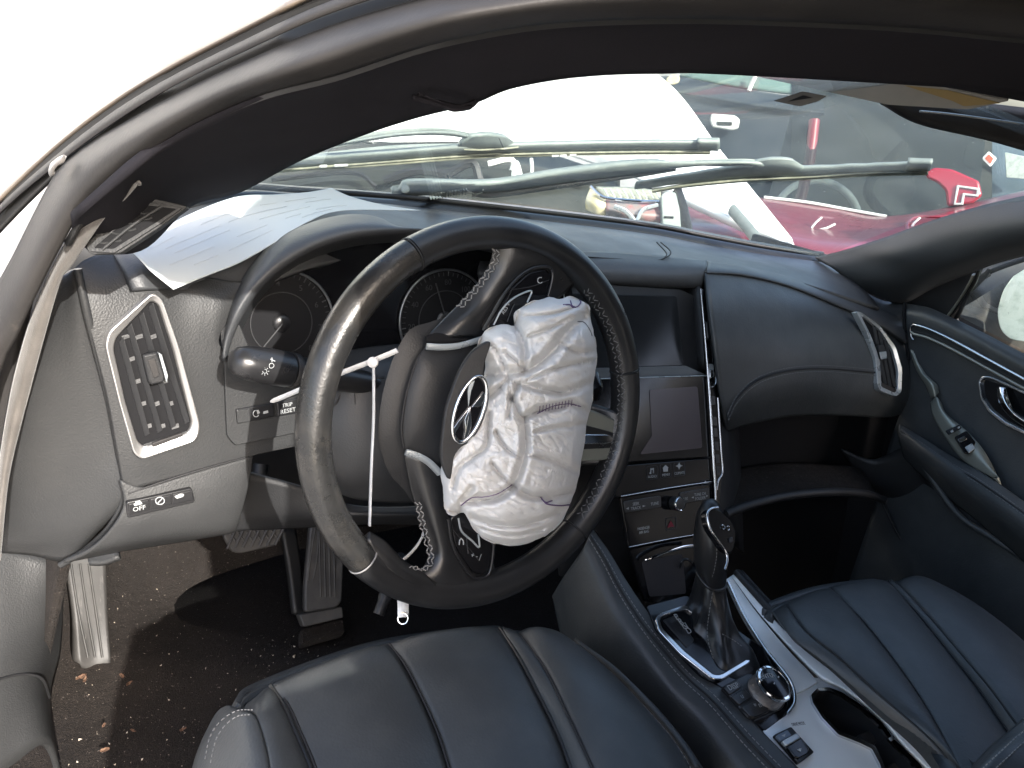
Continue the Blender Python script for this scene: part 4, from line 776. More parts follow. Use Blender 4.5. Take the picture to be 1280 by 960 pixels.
# rim sections divided by the leather joints
arcseg('rim_section', 121.5, 223.5, M['leather_worn'], .0150, 70)
arcseg('rim_section', 14.5, 120.5, M['leather_wheel'], .0152, 70)
arcseg('rim_section', -47.5, 13.5, M['leather_wheel'], .0152, 48)
arcseg('rim_section', 224.5, 311.5, M['leather_wheel'], .0154, 70)
for t in (121, 14, -48, 224):
    a = math.radians(t); c = wp(a, .1755); e1 = (math.cos(a)*WEX+math.sin(a)*WEY)
    tube('rim_seam', [c+(.01515*math.cos(q))*e1+(.0163*math.sin(q))*WN for q in np.linspace(0, 2*np.pi, 32, endpoint=False)], .0008, M['seam'] if t != 224 else M['thread'], sw, 6, True)
# leather webs where the spokes run into the rim
def pad(name, outline, m, offs, puff, parent, n=40, rim=.0, back=.012, curve=True):
    """cushioned leather piece on the wheel plane: outline in the wheel plane, domed face"""
    P = smooth_curve(outline, n, True) if curve else rounded(outline, 3, 3); n = len(P); c = P.mean(0); rings = []
    for s in (0, .35, .6, .78, .9, .97, 1.0):
        o = offs+puff*(1-s**3.2)
        rings.append([WH.pt(*(c+(p-c)*max(s, .001)), o) for p in P])
    rings.append([WH.pt(*p, offs-.004) for p in P]); rings.append([WH.pt(*(c+(p-c)*.98), offs-back) for p in P])
    return loft(name, rings, m, parent, True, 60)
us_ = [[(613, 296, WH, .004), (650, 288, WH, .006), (690, 300, WH, .004), (722, 330, WH, .0)],
       [(617, 312, WH, .0), (650, 314, WH, .010), (688, 326, WH, .009), (722, 350, WH, .0)],
       [(607, 339, WH, -.008), (632, 342, WH, .004), (665, 346, WH, .006), (700, 372, WH, .002)],
       [(583, 370, WH, -.016), (608, 374, WH, -.004), (634, 376, WH, -.002), (664, 395, WH, -.002)],
       [(556, 397, WH, -.018), (580, 400, WH, -.006), (604, 402, WH, -.004), (634, 410, WH, -.004)],
       [(536, 418, WH, -.018), (562, 421, WH, -.008), (590, 420, WH, -.006), (620, 424, WH, -.006)]]
sheet('upper_spoke', us_, M['leather_wheel'], sw, 34, 30, .008)
E1 = [(616, 310, WH, .004), (616, 324, WH, .0), (607, 340, WH, -.006), (594, 358, WH, -.012), (582, 371, WH, -.015), (570, 384, WH, -.016)]
for dx in (0, 5):
    stitches('spoke_stitching', smooth_curve([CP((x+1+dx, y+dx*.3, pl, o+.003)) for x, y, pl, o in E1], 40), M['thread'], sw, .0042, .0042, .0006, slant=.8)
# hub back cover, hub lid left standing and torn emblem flap
bk = [(533, 404), (512, 412), (495, 440), (484, 470), (476, 505), (473, 540), (476, 562), (487, 592), (505, 612), (521, 632), (560, 640), (640, 600), (660, 480), (620, 410), (570, 396)]
pad('hub_back_cover', bk, M['plastic'], -.030, .012, sw, 60, back=.035)
pad('hub_lid', [(535, 436), (598, 428), (615, 440), (610, 560), (552, 592), (510, 566), (502, 540), (505, 500), (516, 462)], M['plastic'], -.010, .012, sw, 56, back=.02)
px_tube('lid_gap', [(534, 434, WH, -.012), (521, 452, WH, -.010), (508, 492, WH, -.009), (502, 535, WH, -.009), (505, 560, WH, -.010)], .0012, M['seam'], sw, None, 30)
px_tube('spoke_trim', [(533, 433, WH, -.006), (552, 434, WH, -.003), (575, 432, WH, -.002), (604, 423, WH, -.002), (618, 418, WH, -.003)], .0034, M['silver'], sw, None, 30, flat=.6)
px_tube('spoke_trim', [(507, 565, WH, -.008), (522, 570, WH, -.005), (536, 578, WH, -.004), (550, 592, WH, -.003)], .0036, M['silver'], sw, None, 30, flat=.6)
sheet('trim_slot', [[(532, 420, WH, -.012), (548, 416, WH, -.010), (575, 424, WH, -.008)], [(533, 428, WH, -.010), (560, 429, WH, -.007), (592, 423, WH, -.006)]], M['black'], sw, 4, 12, .002)
# lower spoke with its key pod, sweeping into the rim
lo_ = [[(505, 566, WH, -.014), (528, 574, WH, -.006), (556, 596, WH, -.006), (590, 610, WH, -.012), (620, 620, WH, -.016)],
       [(513, 610, WH, -.016), (536, 618, WH, -.003), (560, 636, WH, -.003), (590, 640, WH, -.008), (618, 640, WH, -.014)],
       [(524, 650, WH, -.014), (545, 655, WH, .001), (565, 668, WH, .001), (592, 676, WH, -.004), (617, 672, WH, -.012)],
       [(536, 690, WH, -.008), (553, 694, WH, .005), (572, 704, WH, .005), (596, 718, WH, .0), (618, 708, WH, -.006)],
       [(520, 722, WH, .004), (550, 728, WH, .010), (580, 735, WH, .010), (606, 740, WH, .007), (636, 727, WH, .003)],
       [(505, 742, WH, .0), (548, 756, WH, .004), (580, 757, WH, .004), (610, 752, WH, .003), (650, 735, WH, .0)]]
sheet('lower_spoke', lo_, M['leather_wheel'], sw, 34, 34, .010)
E2 = [(521, 627, WH, -.014), (528, 662, WH, -.011), (536, 690, WH, -.007), (536, 704, WH, -.001), (527, 712, WH, .003), (512, 708, WH, .005)]
for dx in (-1, 4):
    stitches('spoke_stitching', smooth_curve([CP((x+dx, y, pl, o+.004)) for x, y, pl, o in E2], 40), M['thread'], sw, .0042, .0042, .0006, slant=.8)
# thumb swellings of the rim on either side of the lower spoke
sheet('rim_web', [[(462, 664, WH, .000), (482, 676, WH, .002), (505, 700, WH, .004), (528, 714, WH, .006)], [(462, 676, WH, .008), (484, 694, WH, .012), (510, 715, WH, .014), (545, 730, WH, .012)], [(472, 698, WH, .012), (495, 718, WH, .0155), (520, 732, WH, .015), (550, 742, WH, .012)]], M['leather_wheel'], sw, 12, 20, .008)
sheet('rim_web', [[(620, 712, WH, .0), (650, 706, WH, -.004), (690, 680, WH, -.006), (722, 645, WH, .0)], [(615, 728, WH, .010), (655, 718, WH, .008), (696, 693, WH, .008), (728, 655, WH, .010)], [(612, 745, WH, .012), (655, 733, WH, .014), (700, 705, WH, .014), (735, 668, WH, .013)]], M['leather_wheel'], sw, 12, 20, .008)
# key pods
def pod(name, outline, plane_off, parent):
    p = plate(name, outline, WH, M['gloss'], parent, .012, plane_off, 7, .0015); return p
p1 = pod('key_pod', [(606, 412), (636, 364), (662, 340), (684, 336), (690, 346), (680, 384), (676, 412), (660, 430), (630, 428)], .010, sw)
px_tube('pod_rim', [(604, 413), (635, 361), (661, 337.5), (684, 333.5), (691, 342), (688, 360), (681, 384)], .0016, M['plastic_smooth'], sw, WH, 40, .0105)
px_tube('pod_chrome', [(617, 406), (628, 386), (643, 372), (664, 363.5), (659, 378)], .0009, M['silver'], p1, WH, 40, .0112)
px_tube('pod_chrome', [(634, 402), (640, 386), (643, 380)], .0005, M['print_dim'], p1, WH, 20, .0108)
text('key_print', 'RES +', (625, 397), (640, 374), 5, WH, M['print'], p1, .0108)
text('key_print', 'C', (670, 352), (679, 350), 9, WH, M['print'], p1, .0108)
p2 = pod('key_pod', [(562, 648), (573, 640), (602, 642), (612, 660), (616, 684), (613, 708), (604, 719), (592, 717), (570, 686)], .004, sw)
px_tube('pod_rim', [(560, 648), (567, 684), (588, 719), (604, 722), (613, 713), (617, 684), (617, 660)], .0016, M['plastic_smooth'], sw, WH, 40, .0045)
px_tube('pod_chrome', [(573, 648), (577, 664), (590, 676), (599, 684), (598, 668)], .0010, M['silver'], p2, WH, 40, .0055)
text('key_print', '+ - |', (584, 693), (606, 697), 6.5, WH, M['print'], p2, .0048)
tube('key_icon', [WH.pt(x, y, .005) for x, y in ((574, 681), (574.5, 675.5), (576.5, 673), (579, 675.5), (579.5, 681))], .0006, M['print'], p2, 5)
px_tube('pod_chrome', [(583, 668), (584, 682), (585, 692)], .0005, M['print_dim'], p2, WH, 12, .0048)
for q, (x0, y0, x1, y1) in enumerate(((612, 404, 640, 362), (640, 362, 686, 350), (566, 662, 598, 700))):
    px_tube('key_joint', [(x0, y0), ((x0+x1)/2+2, (y0+y1)/2+2), (x1, y1)], .0004, M['seam'], p1 if q < 2 else p2, WH, 8, .0102 if q < 2 else .0042)
# right spoke: metal shoe with a bright bar, leather behind
sheet('right_spoke', [[(700, 500, WH, -.030), (735, 505, WH, -.018), (770, 515, WH, .004), (786, 520, WH, .008)], [(690, 545, WH, -.034), (735, 545, WH, -.016), (768, 548, WH, .006), (784, 550, WH, .010)], [(690, 590, WH, -.034), (730, 582, WH, -.018), (764, 580, WH, .003), (782, 582, WH, .006)]], M['leather_wheel'], sw, 20, 20, .010)
sp3 = plate('spoke_shoe', [(728, 510), (745, 514), (776, 527), (781, 536), (780, 556), (774, 571), (755, 576), (724, 578)], Plane(WC, WN+np.array([.10, 0, 0])), M['sage'], sw, .012, .020, 5, .003)
SHP = Plane(WC, WN+np.array([.10, 0, 0]))
plate('shoe_recess', [(728, 530), (768, 541), (774, 548), (770, 560), (726, 562)], SHP, M['plastic_smooth'], sp3, .003, .0206, 4, .0008)
plate('shoe_bar', [(728, 543), (760, 543), (767, 546), (767, 553), (760, 555), (726, 556)], SHP, M['bright_chrome'], sp3, .005, .0242, 3, .0015)
tube('spoke_back', [WH.pt(738, 470, -.04), WH.pt(742, 485, -.03), WH.pt(742, 496, -.035)], [.010, .011, .008], M['gloss'], sw, 12)
# long cross stitched joint on the inner side of the rim
E3 = [wp(math.radians(t), .1635, .010) for t in np.linspace(-44, 52, 70)]
stitches('rim_stitching', E3, M['thread_dark'], sw, .0052, .0056, .0006, slant=1.1)
E4 = [wp(math.radians(t), .1605, .006) for t in np.linspace(-44, 52, 70)]
stitches('rim_stitching', E4, M['thread_dark'], sw, .0052, .0040, .0005, slant=-.9)
# grille like paddles visible between spoke and airbag
sheet('spoke_window', [[(690, 350, WH, -.02), (700, 346, WH, -.02), (714, 356, WH, -.02)], [(688, 385, WH, -.02), (700, 385, WH, -.02), (718, 385, WH, -.02)]], M['black'], sw, 4, 6, .002)
for x in (690, 705): px_tube('paddle_edge', [(x-1, 361), (x+1, 378)], .0008, M['silver'], sw, WH, 5, -.015)
px_tube('paddle_edge', [(692, 354), (700, 351), (708, 357)], .0018, M['silver'], sw, WH, 10, -.013)
# torn flap that carries the emblem
fl_o = [(614, 427), (600, 432), (588, 442), (575, 462), (565, 487), (557, 512), (553, 540), (551, 562), (553, 582), (563, 601), (568, 572), (577, 559), (588, 553), (600, 536), (609, 512), (612, 490), (606, 470), (607, 452)]
FLP = Plane(WH.pt(585, 510, .050), WN+np.array([-.25, .0, .05]))
flap = plate('emblem_flap', smooth_curve(fl_o, 70, True), FLP, M['plastic'], sw, .006, 0, 0, .0015)
def em(u, v, o=.001):     # emblem axes: u along the long axis, v across (pixels)
    ux, uy = .288, -.957; return FLP.pt(587+u*ux-v*uy, 511.5+u*uy+v*ux, o)
def em2(pts, m, off, th=.0012): 
    F = np.array([em(u, v, off) for u, v in pts]); return solid('emblem', F, F-FLP.n*th, m, flap, .0002)
tube('emblem_ring', [em(43*math.cos(t), 17*math.sin(t)+1.5*math.cos(t), .002) for t in np.linspace(0, 2*np.pi, 64, endpoint=False)], .0017, M['chrome'], flap, 8, True)
em2([(40*math.cos(t), 15*math.sin(t)) for t in np.linspace(0, 2*np.pi, 40, endpoint=False)], M['gloss'], .0012)
em2([(4, 0), (-20, -9.5), (-30, -12.5), (-36, -9)], M['bright_chrome'], .0034, .002); em2([(4, 0), (-20, 8.5), (-33, 7.5), (-37, 4)], M['bright_chrome'], .0036, .002)
em2([(3, 2), (8, 13), (20, 14.5), (26, 10.5)], M['bright_chrome'], .0030, .0018); em2([(3, -2), (20, -8), (33, -9.5), (36, -4), (22, -4.5)], M['silver'], .0030, .0018)
em2([(4, 0), (-8, 1.5), (-26, 2.5), (-14, -2)], M['bright_chrome'], .0044, .002)

# ------------------------------------------------------------------ deflated airbag
ab_out = [(597, 435), (603, 417), (615, 408), (630, 405), (643, 407), (642, 393), (650, 385), (660, 379), (675, 374), (688, 370), (700, 373), (712, 370), (725, 374), (737, 383), (738, 396), (742, 415), (746, 435), (746, 455), (742, 478), (741, 500), (734, 528), (732, 545), (724, 593), (714, 627), (697, 658), (672, 675), (641, 682), (611, 677), (592, 662), (580, 641), (566, 645), (556, 637), (553, 614), (550, 590), (556, 566), (575, 545), (592, 510), (604, 470), (606, 452)]
creases = [([(607, 470), (631, 467), (655, 464), (679, 450), (700, 428), (714, 411), (731, 397)], .017, 1.25),
           ([(643, 408), (652, 421), (656, 440), (655, 463)], .010, .8), ([(632, 440), (645, 452), (655, 462)], .006, .5),
           ([(600, 440), (612, 432), (622, 441), (632, 462)], .007, .6),
           ([(611, 496), (625, 484), (638, 473), (645, 484), (640, 498)], .010, .9), ([(645, 484), (652, 480), (679, 487), (700, 490), (714, 488), (742, 478)], .012, 1.0),
           ([(640, 498), (652, 521), (672, 514), (700, 508), (714, 504), (736, 516)], .012, 1.0), ([(635, 470), (638, 495), (636, 521)], .008, .6),
           ([(655, 523), (657, 546), (655, 570), (642, 606), (621, 622), (600, 625), (583, 628)], .013, 1.15), ([(590, 610), (580, 622), (576, 634), (577, 642)], .009, .9),
           ([(642, 608), (660, 618), (672, 621), (700, 619), (716, 616)], .012, 1.0), ([(611, 517), (610, 540), (607, 559), (590, 572), (573, 586), (566, 610)], .008, .6),
           ([(590, 648), (615, 656), (645, 657), (675, 651), (702, 640)], .009, .55), ([(600, 660), (640, 670), (680, 662)], .006, .4),
           ([(668, 540), (690, 535), (732, 530)], .006, .3), ([(662, 570), (690, 575), (722, 590)], .006, .35), ([(700, 428), (720, 440), (744, 440)], .007, .45),
           ([(660, 475), (690, 462), (720, 455), (745, 452)], .006, .4), ([(615, 580), (628, 596), (640, 606)], .006, .45), ([(620, 540), (632, 560), (650, 572)], .006, .45), ([(655, 395), (690, 392), (722, 384)], .005, .3), ([(660, 420), (690, 410), (715, 396)], .005, .3)]
def seg_dist(px, py, line):
    L_ = smooth_curve(line, 40); d = np.full(px.shape, 1e9)
    for a, b in zip(L_[:-1], L_[1:]):
        ab = b-a; t = np.clip(((px-a[0])*ab[0]+(py-a[1])*ab[1])/(ab@ab+1e-9), 0, 1)
        d = np.minimum(d, np.hypot(px-a[0]-t*ab[0], py-a[1]-t*ab[1]))
    return d
def airbag():
    na, nr = 260, 110; C = np.array([654., 532.]); O = arc_resample(cr1(np.array(ab_out, float), 800, True), na, True); O = O+(O-C)*np.array([.014*noise.noise(Vector((x*.05, y*.05, 5.)))+.010*noise.noise(Vector((x*.14, y*.14, 9.))) for x, y in O])[:, None]
    s = np.linspace(.0, 1, nr)[:, None]; s = 1-(1-s)**1.25
    px = C[0]+(O[:, 0]-C[0])*s; py = C[1]+(O[:, 1]-C[1])*s
    ed = seg_dist(px, py, np.vstack([ab_out, ab_out[:1]]))
    h = .042*(1-np.exp(-ed/26.)) + .016*np.sqrt(np.clip(ed/14., 0, 1))
    cmin = np.full(px.shape, 1e9); dep = np.zeros(px.shape)
    for line, w_, k in creases:
        d = seg_dist(px, py, line); dep += .0095*k*np.exp(-(d/(w_*420))**1.2); cmin = np.minimum(cmin, d/k)
        # upper lip folds over the lower one
        rdg = np.exp(-((d-w_*650)/(w_*380))**2); dep -= .0035*k*rdg
    h += .010*np.sqrt(np.clip(cmin/30., 0, 1))
    g = np.array([[noise.noise(Vector((x*.022, y*.034, 2.))) for x, y in zip(a, b)] for a, b in zip(px, py)])
    g2 = np.array([[abs(noise.noise(Vector(((x+y*.6)*.028, (y-x*.6)*.085, 7.)))) for x, y in zip(a, b)] for a, b in zip(px, py)])
    g3 = np.array([[abs(noise.noise(Vector(((x-y*.4)*.09, (y+x*.4)*.05, 3.)))) for x, y in zip(a, b)] for a, b in zip(px, py)])
    g4 = np.array([[abs(noise.noise(Vector(((x*.9+y*.5)*.05, (y*.9-x*.5)*.16, 11.)))) for x, y in zip(a, b)] for a, b in zip(px, py)])
    win = np.clip(ed/12., 0, 1)
    h = h-dep*np.clip(ed/6., 0.15, 1)+win*(.006*g-.0019*np.exp(-(g2/.085)**2)-.0006*np.exp(-(g3/.08)**2)-.0009*np.exp(-(g4/.07)**2))
    V = []
    for i in range(nr):
        for j in range(na): V.append(WH.pt(px[i, j], py[i, j], .008+h[i, j]))
    for sb, oo in ((.985, .002), (.9, -.012), (.6, -.016), (.001, -.016)):
        for j in range(na): V.append(WH.pt(*(C+(O[j]-C)*sb), oo))
    Fc = grid_faces(nr+4, na, False, True)
    o = mesh_obj('airbag', V, Fc, M['airbag']); return o
bag = airbag()
tag(bag, 'deflated crumpled white airbag hanging out of the steering wheel hub', 'airbag')
def bag_thread(pts, off, r=.0007):
    return tube('loose_thread', [WH.pt(x, y, off) for x, y in smooth_curve(pts, 30)], r, M['thread_purple'], bag, 6)
def _hit(x, y):     # height of the bag under a point
    return None
bpy.context.view_layer.update()
dgl = bpy.context.evaluated_depsgraph_get()
def surf(o, x, y, lift=.0008):
    d = Vector(ray(x, y)); d.normalize(); ok, loc, nrm, _ = o.ray_cast(Vector(CAM), d)
    return np.array(loc)-np.array(d)*lift if ok else None
def laid(name, o, pts, r, m, n=30, lift=.0006):
    P = [surf(o, x, y, lift) for x, y in smooth_curve(pts, n)]; P = [p for p in P if p is not None]
    if len(P) > 3: return tube(name, P, r, m, o, 5)
laid('loose_thread', bag, [(704, 381), (712, 381), (716, 384), (722, 383), (726, 378), (724, 375)], .0007, M['thread_purple'])
laid('loose_thread', bag, [(713, 376), (715, 382), (720, 384)], .0007, M['thread_purple'], 10)
laid('loose_thread', bag, [(722, 402), (730, 403), (737, 412), (740, 420)], .0006, M['thread_dark'])
laid('sewn_line', bag, [(677, 624), (684, 630), (700, 632), (712, 631)], .0008, M['thread_purple'])
laid('sewn_line', bag, [(676, 622), (682, 628), (690, 626)], .0008, M['thread_purple'], 10)
laid('sewn_line', bag, [(576, 632), (590, 622), (605, 621), (622, 617), (640, 606)], .0006, M['thread_purple'])
laid('sewn_line', bag, [(672, 517), (690, 508), (710, 505), (726, 508)], .0006, M['thread_purple'])
for x in range(674, 716, 4): laid('sewn_line', bag, [(x, 516-(x-672)*.2), (x+.8, 511-(x-672)*.2), (x+1, 508-(x-672)*.2)], .0004, M['thread_purple'], 5)

# ------------------------------------------------------------------ centre console
con = thing('centre_console', 'black leather centre console with silver trim, rotary dial and cup holder', 'centre console', (.0, -.2, .30))
# leather flank towards the driver
fk = [[(742, 662, 'D', 1.065), (762, 690, 'D', 1.055), (786, 730, 'D', 1.04), (820, 778, 'D', 1.012), (865, 828, 'D', .985), (905, 862, 'D', .962), (951, 912, 'D', .930), (1010, 972, 'D', .895)],
      [(736, 672, 'D', 1.052), (754, 702, 'D', 1.040), (776, 744, 'D', 1.022), (806, 790, 'D', .995), (850, 844, 'D', .965), (888, 880, 'D', .942), (930, 928, 'D', .912), (980, 980, 'D', .88)],
      [(726, 690, 'D', 1.050), (742, 722, 'D', 1.035), (764, 768, 'D', 1.012), (794, 815, 'D', .985), (834, 868, 'D', .955), (868, 905, 'D', .935), (905, 950, 'D', .905), (950, 1000, 'D', .87)],
      [(705, 720, 'D', 1.075), (722, 765, 'D', 1.055), (748, 815, 'D', 1.032), (776, 860, 'D', 1.008), (812, 905, 'D', .985), (842, 940, 'D', .965), (874, 980, 'D', .94), (915, 1025, 'D', .91)],
      [(690, 745, 'D', 1.11), (705, 810, 'D', 1.10), (730, 880, 'D', 1.08), (756, 925, 'D', 1.06), (790, 970, 'D', 1.03), (815, 1000, 'D', 1.01), (845, 1030, 'D', .98), (880, 1060, 'D', .95)]]
sheet('leather_flank', fk, M['leather'], con, 40, 70, .006)
def rowpt(t):   # between first and second control rows of the flank
    return [(a[0]*(1-t)+b[0]*t, a[1]*(1-t)+b[1]*t, 'D', a[3]*(1-t)+b[3]*t-.0015) for a, b in zip(fk[0], fk[1])]
for t, nm in ((.62, 'n'), ):
    px_tube('flank_seam', rowpt(.80), .0016, M['seam'], con, None, 80)
for t in (.55, 1.05):
    stitches('flank_stitching', smooth_curve([CP(c) for c in rowpt(t)], 120), M['thread'], con, .0062, .0044, .00055)
# silver plate of the console
TP = Plane(CON.pt(955, 860, .004), CON.n)
trim_l = [(858, 757), (819, 772), (822, 789), (851, 818), (878, 845), (905, 861), (929, 890), (951, 914), (983, 947), (1000, 964)]
plate('bezel_plate', [(808, 757), (858, 744), (872, 752), (940, 800), (956, 811), (988, 854), (993, 875), (984, 893), (956, 914), (929, 890), (905, 861), (878, 845), (851, 816), (820, 786)], TP, M['gloss'], con, .012, .0, 3, .001)
tp_ = sheet('silver_plate', [[(908, 724, 'D', 1.122), (931, 772, 'D', 1.082), (956, 811, 'D', 1.045), (984, 846, 'D', 1.008), (993, 868, 'D', .992)],
                          [(911, 722, 'D', 1.126), (938, 770, 'D', 1.088), (968, 812, 'D', 1.048), (996, 842, 'D', 1.018), (1006, 862, 'D', 1.002)],
                          [(914, 720, 'D', 1.132), (945, 764, 'D', 1.098), (985, 812, 'D', 1.058), (1010, 838, 'D', 1.030), (1022, 852, 'D', 1.016)]], M['alu'], con, 24, 60, .006)
px_tube('plate_edge', [(910, 727, 'D', 1.117), (932, 773, 'D', 1.077), (957, 812, 'D', 1.040), (987, 850, 'D', 1.002), (993, 876, 'D', .981), (984, 892, 'D', .965)], .0022, M['chrome'], con, None, 50)
# plate right of the cup holder and its raised outer edge
sheet('silver_plate', [[(914, 720, 'D', 1.130), (950, 768, 'D', 1.092), (992, 812, 'D', 1.052), (1026, 845, 'D', 1.022), (1058, 862, 'D', 1.010), (1098, 893, 'D', .992), (1130, 930, 'D', .970), (1165, 965, 'D', .95)],
                       [(918, 717, 'D', 1.128), (956, 762, 'D', 1.092), (1002, 808, 'D', 1.054), (1040, 838, 'D', 1.026), (1072, 862, 'D', 1.010), (1110, 893, 'D', .992), (1142, 928, 'D', .970), (1180, 965, 'D', .95)]], M['alu'], con, 8, 60, .008)
sheet('console_edge', [[(916, 717, 'D', 1.127), (956, 761, 'D', 1.091), (1003, 807, 'D', 1.053), (1042, 837, 'D', 1.025), (1075, 861, 'D', 1.009), (1113, 892, 'D', .991), (1146, 928, 'D', .969), (1190, 970, 'D', .945)],
                       [(920, 712, 'D', 1.128), (962, 756, 'D', 1.092), (1010, 801, 'D', 1.054), (1052, 832, 'D', 1.028), (1088, 858, 'D', 1.010), (1126, 890, 'D', .992), (1160, 926, 'D', .970), (1205, 970, 'D', .945)],
                       [(925, 712, 'D', 1.15), (968, 758, 'D', 1.12), (1018, 803, 'D', 1.09), (1060, 836, 'D', 1.06), (1098, 864, 'D', 1.04), (1136, 898, 'D', 1.02), (1170, 935, 'D', 1.0), (1215, 980, 'D', .975)]], M['plastic'], con, 14, 60, .006)
# silver web between dial and cup holder and around it
CPL = Plane(CON.pt(1050, 900, .002), CON.n)
cup_o = [(1014, 868), (1022, 860), (1036, 859), (1052, 865), (1078, 882), (1102, 903), (1116, 922), (1150, 955), (1170, 985), (1110, 985), (1100, 955), (1090, 936), (1076, 929), (1048, 918), (1028, 897), (1016, 878)]
cup_i = [(1018, 869), (1024, 863.5), (1036, 863), (1051, 868.5), (1076, 885), (1099, 906), (1111, 924), (1144, 958), (1160, 985), (1116, 985), (1105, 955), (1094, 932), (1078, 925), (1050, 914), (1031, 895), (1020, 878)]
cup = ring('cup_holder', cup_o, cup_i, CPL, M['chrome'], con, .004, .0055, 2, .001)
def wall(name, outline, plane, depth, m, parent, off=0., taper=.86):
    P = smooth_curve(outline, 60, True); c = P.mean(0); top = np.array([plane.pt(x, y, off) for x, y in P]); cc = top.mean(0); bot = cc+(top-cc)*taper-plane.n*depth
    V = np.vstack([top, bot]); k = len(P)
    o = mesh_obj(name, V, [(i, (i+1) % k, k+(i+1) % k, k+i) for i in range(k)]+[tuple(range(k, 2*k))], m, parent, sharp=50); return o
wall('cup_well', cup_i, CPL, .07, M['plastic'], cup, .005)
tabb = plate('cup_tab', [(1073, 918), (1088, 912), (1095, 920), (1098, 928), (1082, 932)], CPL, M['rubber'], cup, .02, -.012, 3, .002)
plate('cup_tab', [(1108, 958), (1122, 950), (1128, 958), (1130, 975), (1112, 975)], CPL, M['rubber'], cup, .02, -.014, 3, .002)
px_tube('cup_edge', [(1113, 924, CPL, .007), (1122, 921, CPL, .007), (1135, 932, CPL, .007), (1165, 962, CPL, .007), (1190, 990, CPL, .007)], .0022, M['silver'], cup, None, 30)
ring('silver_plate', [(994, 862), (1006, 846), (1030, 848), (1058, 863), (1098, 894), (1130, 931), (1163, 964), (1190, 1000), (1090, 1010), (1020, 1000), (983, 947), (953, 914), (985, 893)], cup_o, CON, M['alu'], con, .008, .0035, 2, .0012)
# gear bezel
gb_o = [(819, 772), (826, 765), (858, 755), (940, 815), (938, 828), (903, 849), (891, 849), (851, 817), (823, 787)]
gb_i = [(825, 774), (829, 769), (858, 761), (934, 815), (933, 824), (901, 843), (892, 843), (855, 813), (828, 785)]
gz = ring('gear_bezel', gb_o, gb_i, TP, M['chrome'], con, .006, .007, 4, .0012)
plate('gear_gate', gb_i, TP, M['gloss'], gz, .004, .0035, 3, 0)
gp = plate('gear_display', [(829, 775), (846, 768), (868, 800), (859, 809)], TP, M['plastic_smooth'], gz, .003, .005, 1.5, .0005)
for s, (x, y) in zip('PRND', ((846, 771.5), (851, 777), (856, 782.5), (861, 788.5))): text('gear_letter', s, (x-5, y+1), (x+5, y-1), 7, TP, M['print'], gp, .0056)
icon('gear_icon', [[(836, 775), (843, 772), (846, 776), (839, 779)]], TP, M['print_dim'], gp, .0054)
for x, y in ((845, 785), (850, 783), (849, 790), (854, 788), (852, 795), (858, 793)): icon('gear_icon', [[(x-1, y-1), (x+1, y-1.2), (x+1.2, y+1), (x-.8, y+1.2)]], TP, M['print_dim'], gp, .0054)
# dial block
db = plate('dial_block', [(903, 858), (934, 841), (955, 846), (984, 872), (980, 884), (944, 899), (936, 897)], TP, M['plastic_smooth'], con, .010, .006, 4, .0015)
for pts, sy in (([(905, 859), (921, 850), (928, 858), (913, 868)], 'DISP'), ([(914, 870), (930, 860), (940, 871), (925, 881)], 'u'), ([(927, 883), (944, 873), (960, 883), (962, 889), (944, 896), (938, 895)], '* m')):
    k = plate('dial_key', pts, TP, M['plastic_smooth'], db, .005, .009, 2, .001)
    c = np.mean(pts[:4], 0); text('key_print', sy, (c[0]-7, c[1]+2), (c[0]+7, c[1]-3), 6, TP, M['print'], k, .0095)
dc = TP.pt(956, 866, .006); 
ax_d = np.array([0, -.16, .987])
dial = turned(dc, ax_d, [(.0235, 0), (.0235, .003), (.0225, .0045), (.0225, .0185), (.0230, .0195)], M['knurl'], 'rotary_dial', db, 48)
for k in range(40):                                   # knurling ribs
    t = k/40*2*np.pi; u = np.array([1., 0, 0]); v = np.cross(ax_d, u)
    p = dc+.0225*(u*math.cos(t)+v*math.sin(t)); q = dc+.0225*(u*math.cos(t+.12)+v*math.sin(t+.12))
    if k % 2 == 0: tube('dial_rib', [p+ax_d*.006, q+ax_d*.017], .0006, M['knurl'], dial, 5)
turned(dc, ax_d, [(.0232, .0185), (.0238, .0205), (.0226, .0235), (.0200, .0240), (.0196, .0230)], M['bright_chrome'], 'dial_rim', dial, 48)
turned(dc, ax_d, [(.0197, .0200), (.0197, .0232), (.0185, .0236)], M['gloss'], 'dial_cap', dial, 48)
DP = Plane(dc+ax_d*.0237, ax_d)
text('dial_print', 'ENTER', (951, 846.5), (968, 843.5), 4.6, DP, M['print'], dial, .0003)
for x, y in ((950, 838), (966, 836), (973, 846), (968, 854), (952, 850)): icon('dial_print', [[(x-1.3, y), (x, y-1.3), (x+1.3, y), (x, y+1.3)]], DP, M['print'], dial, .0004)
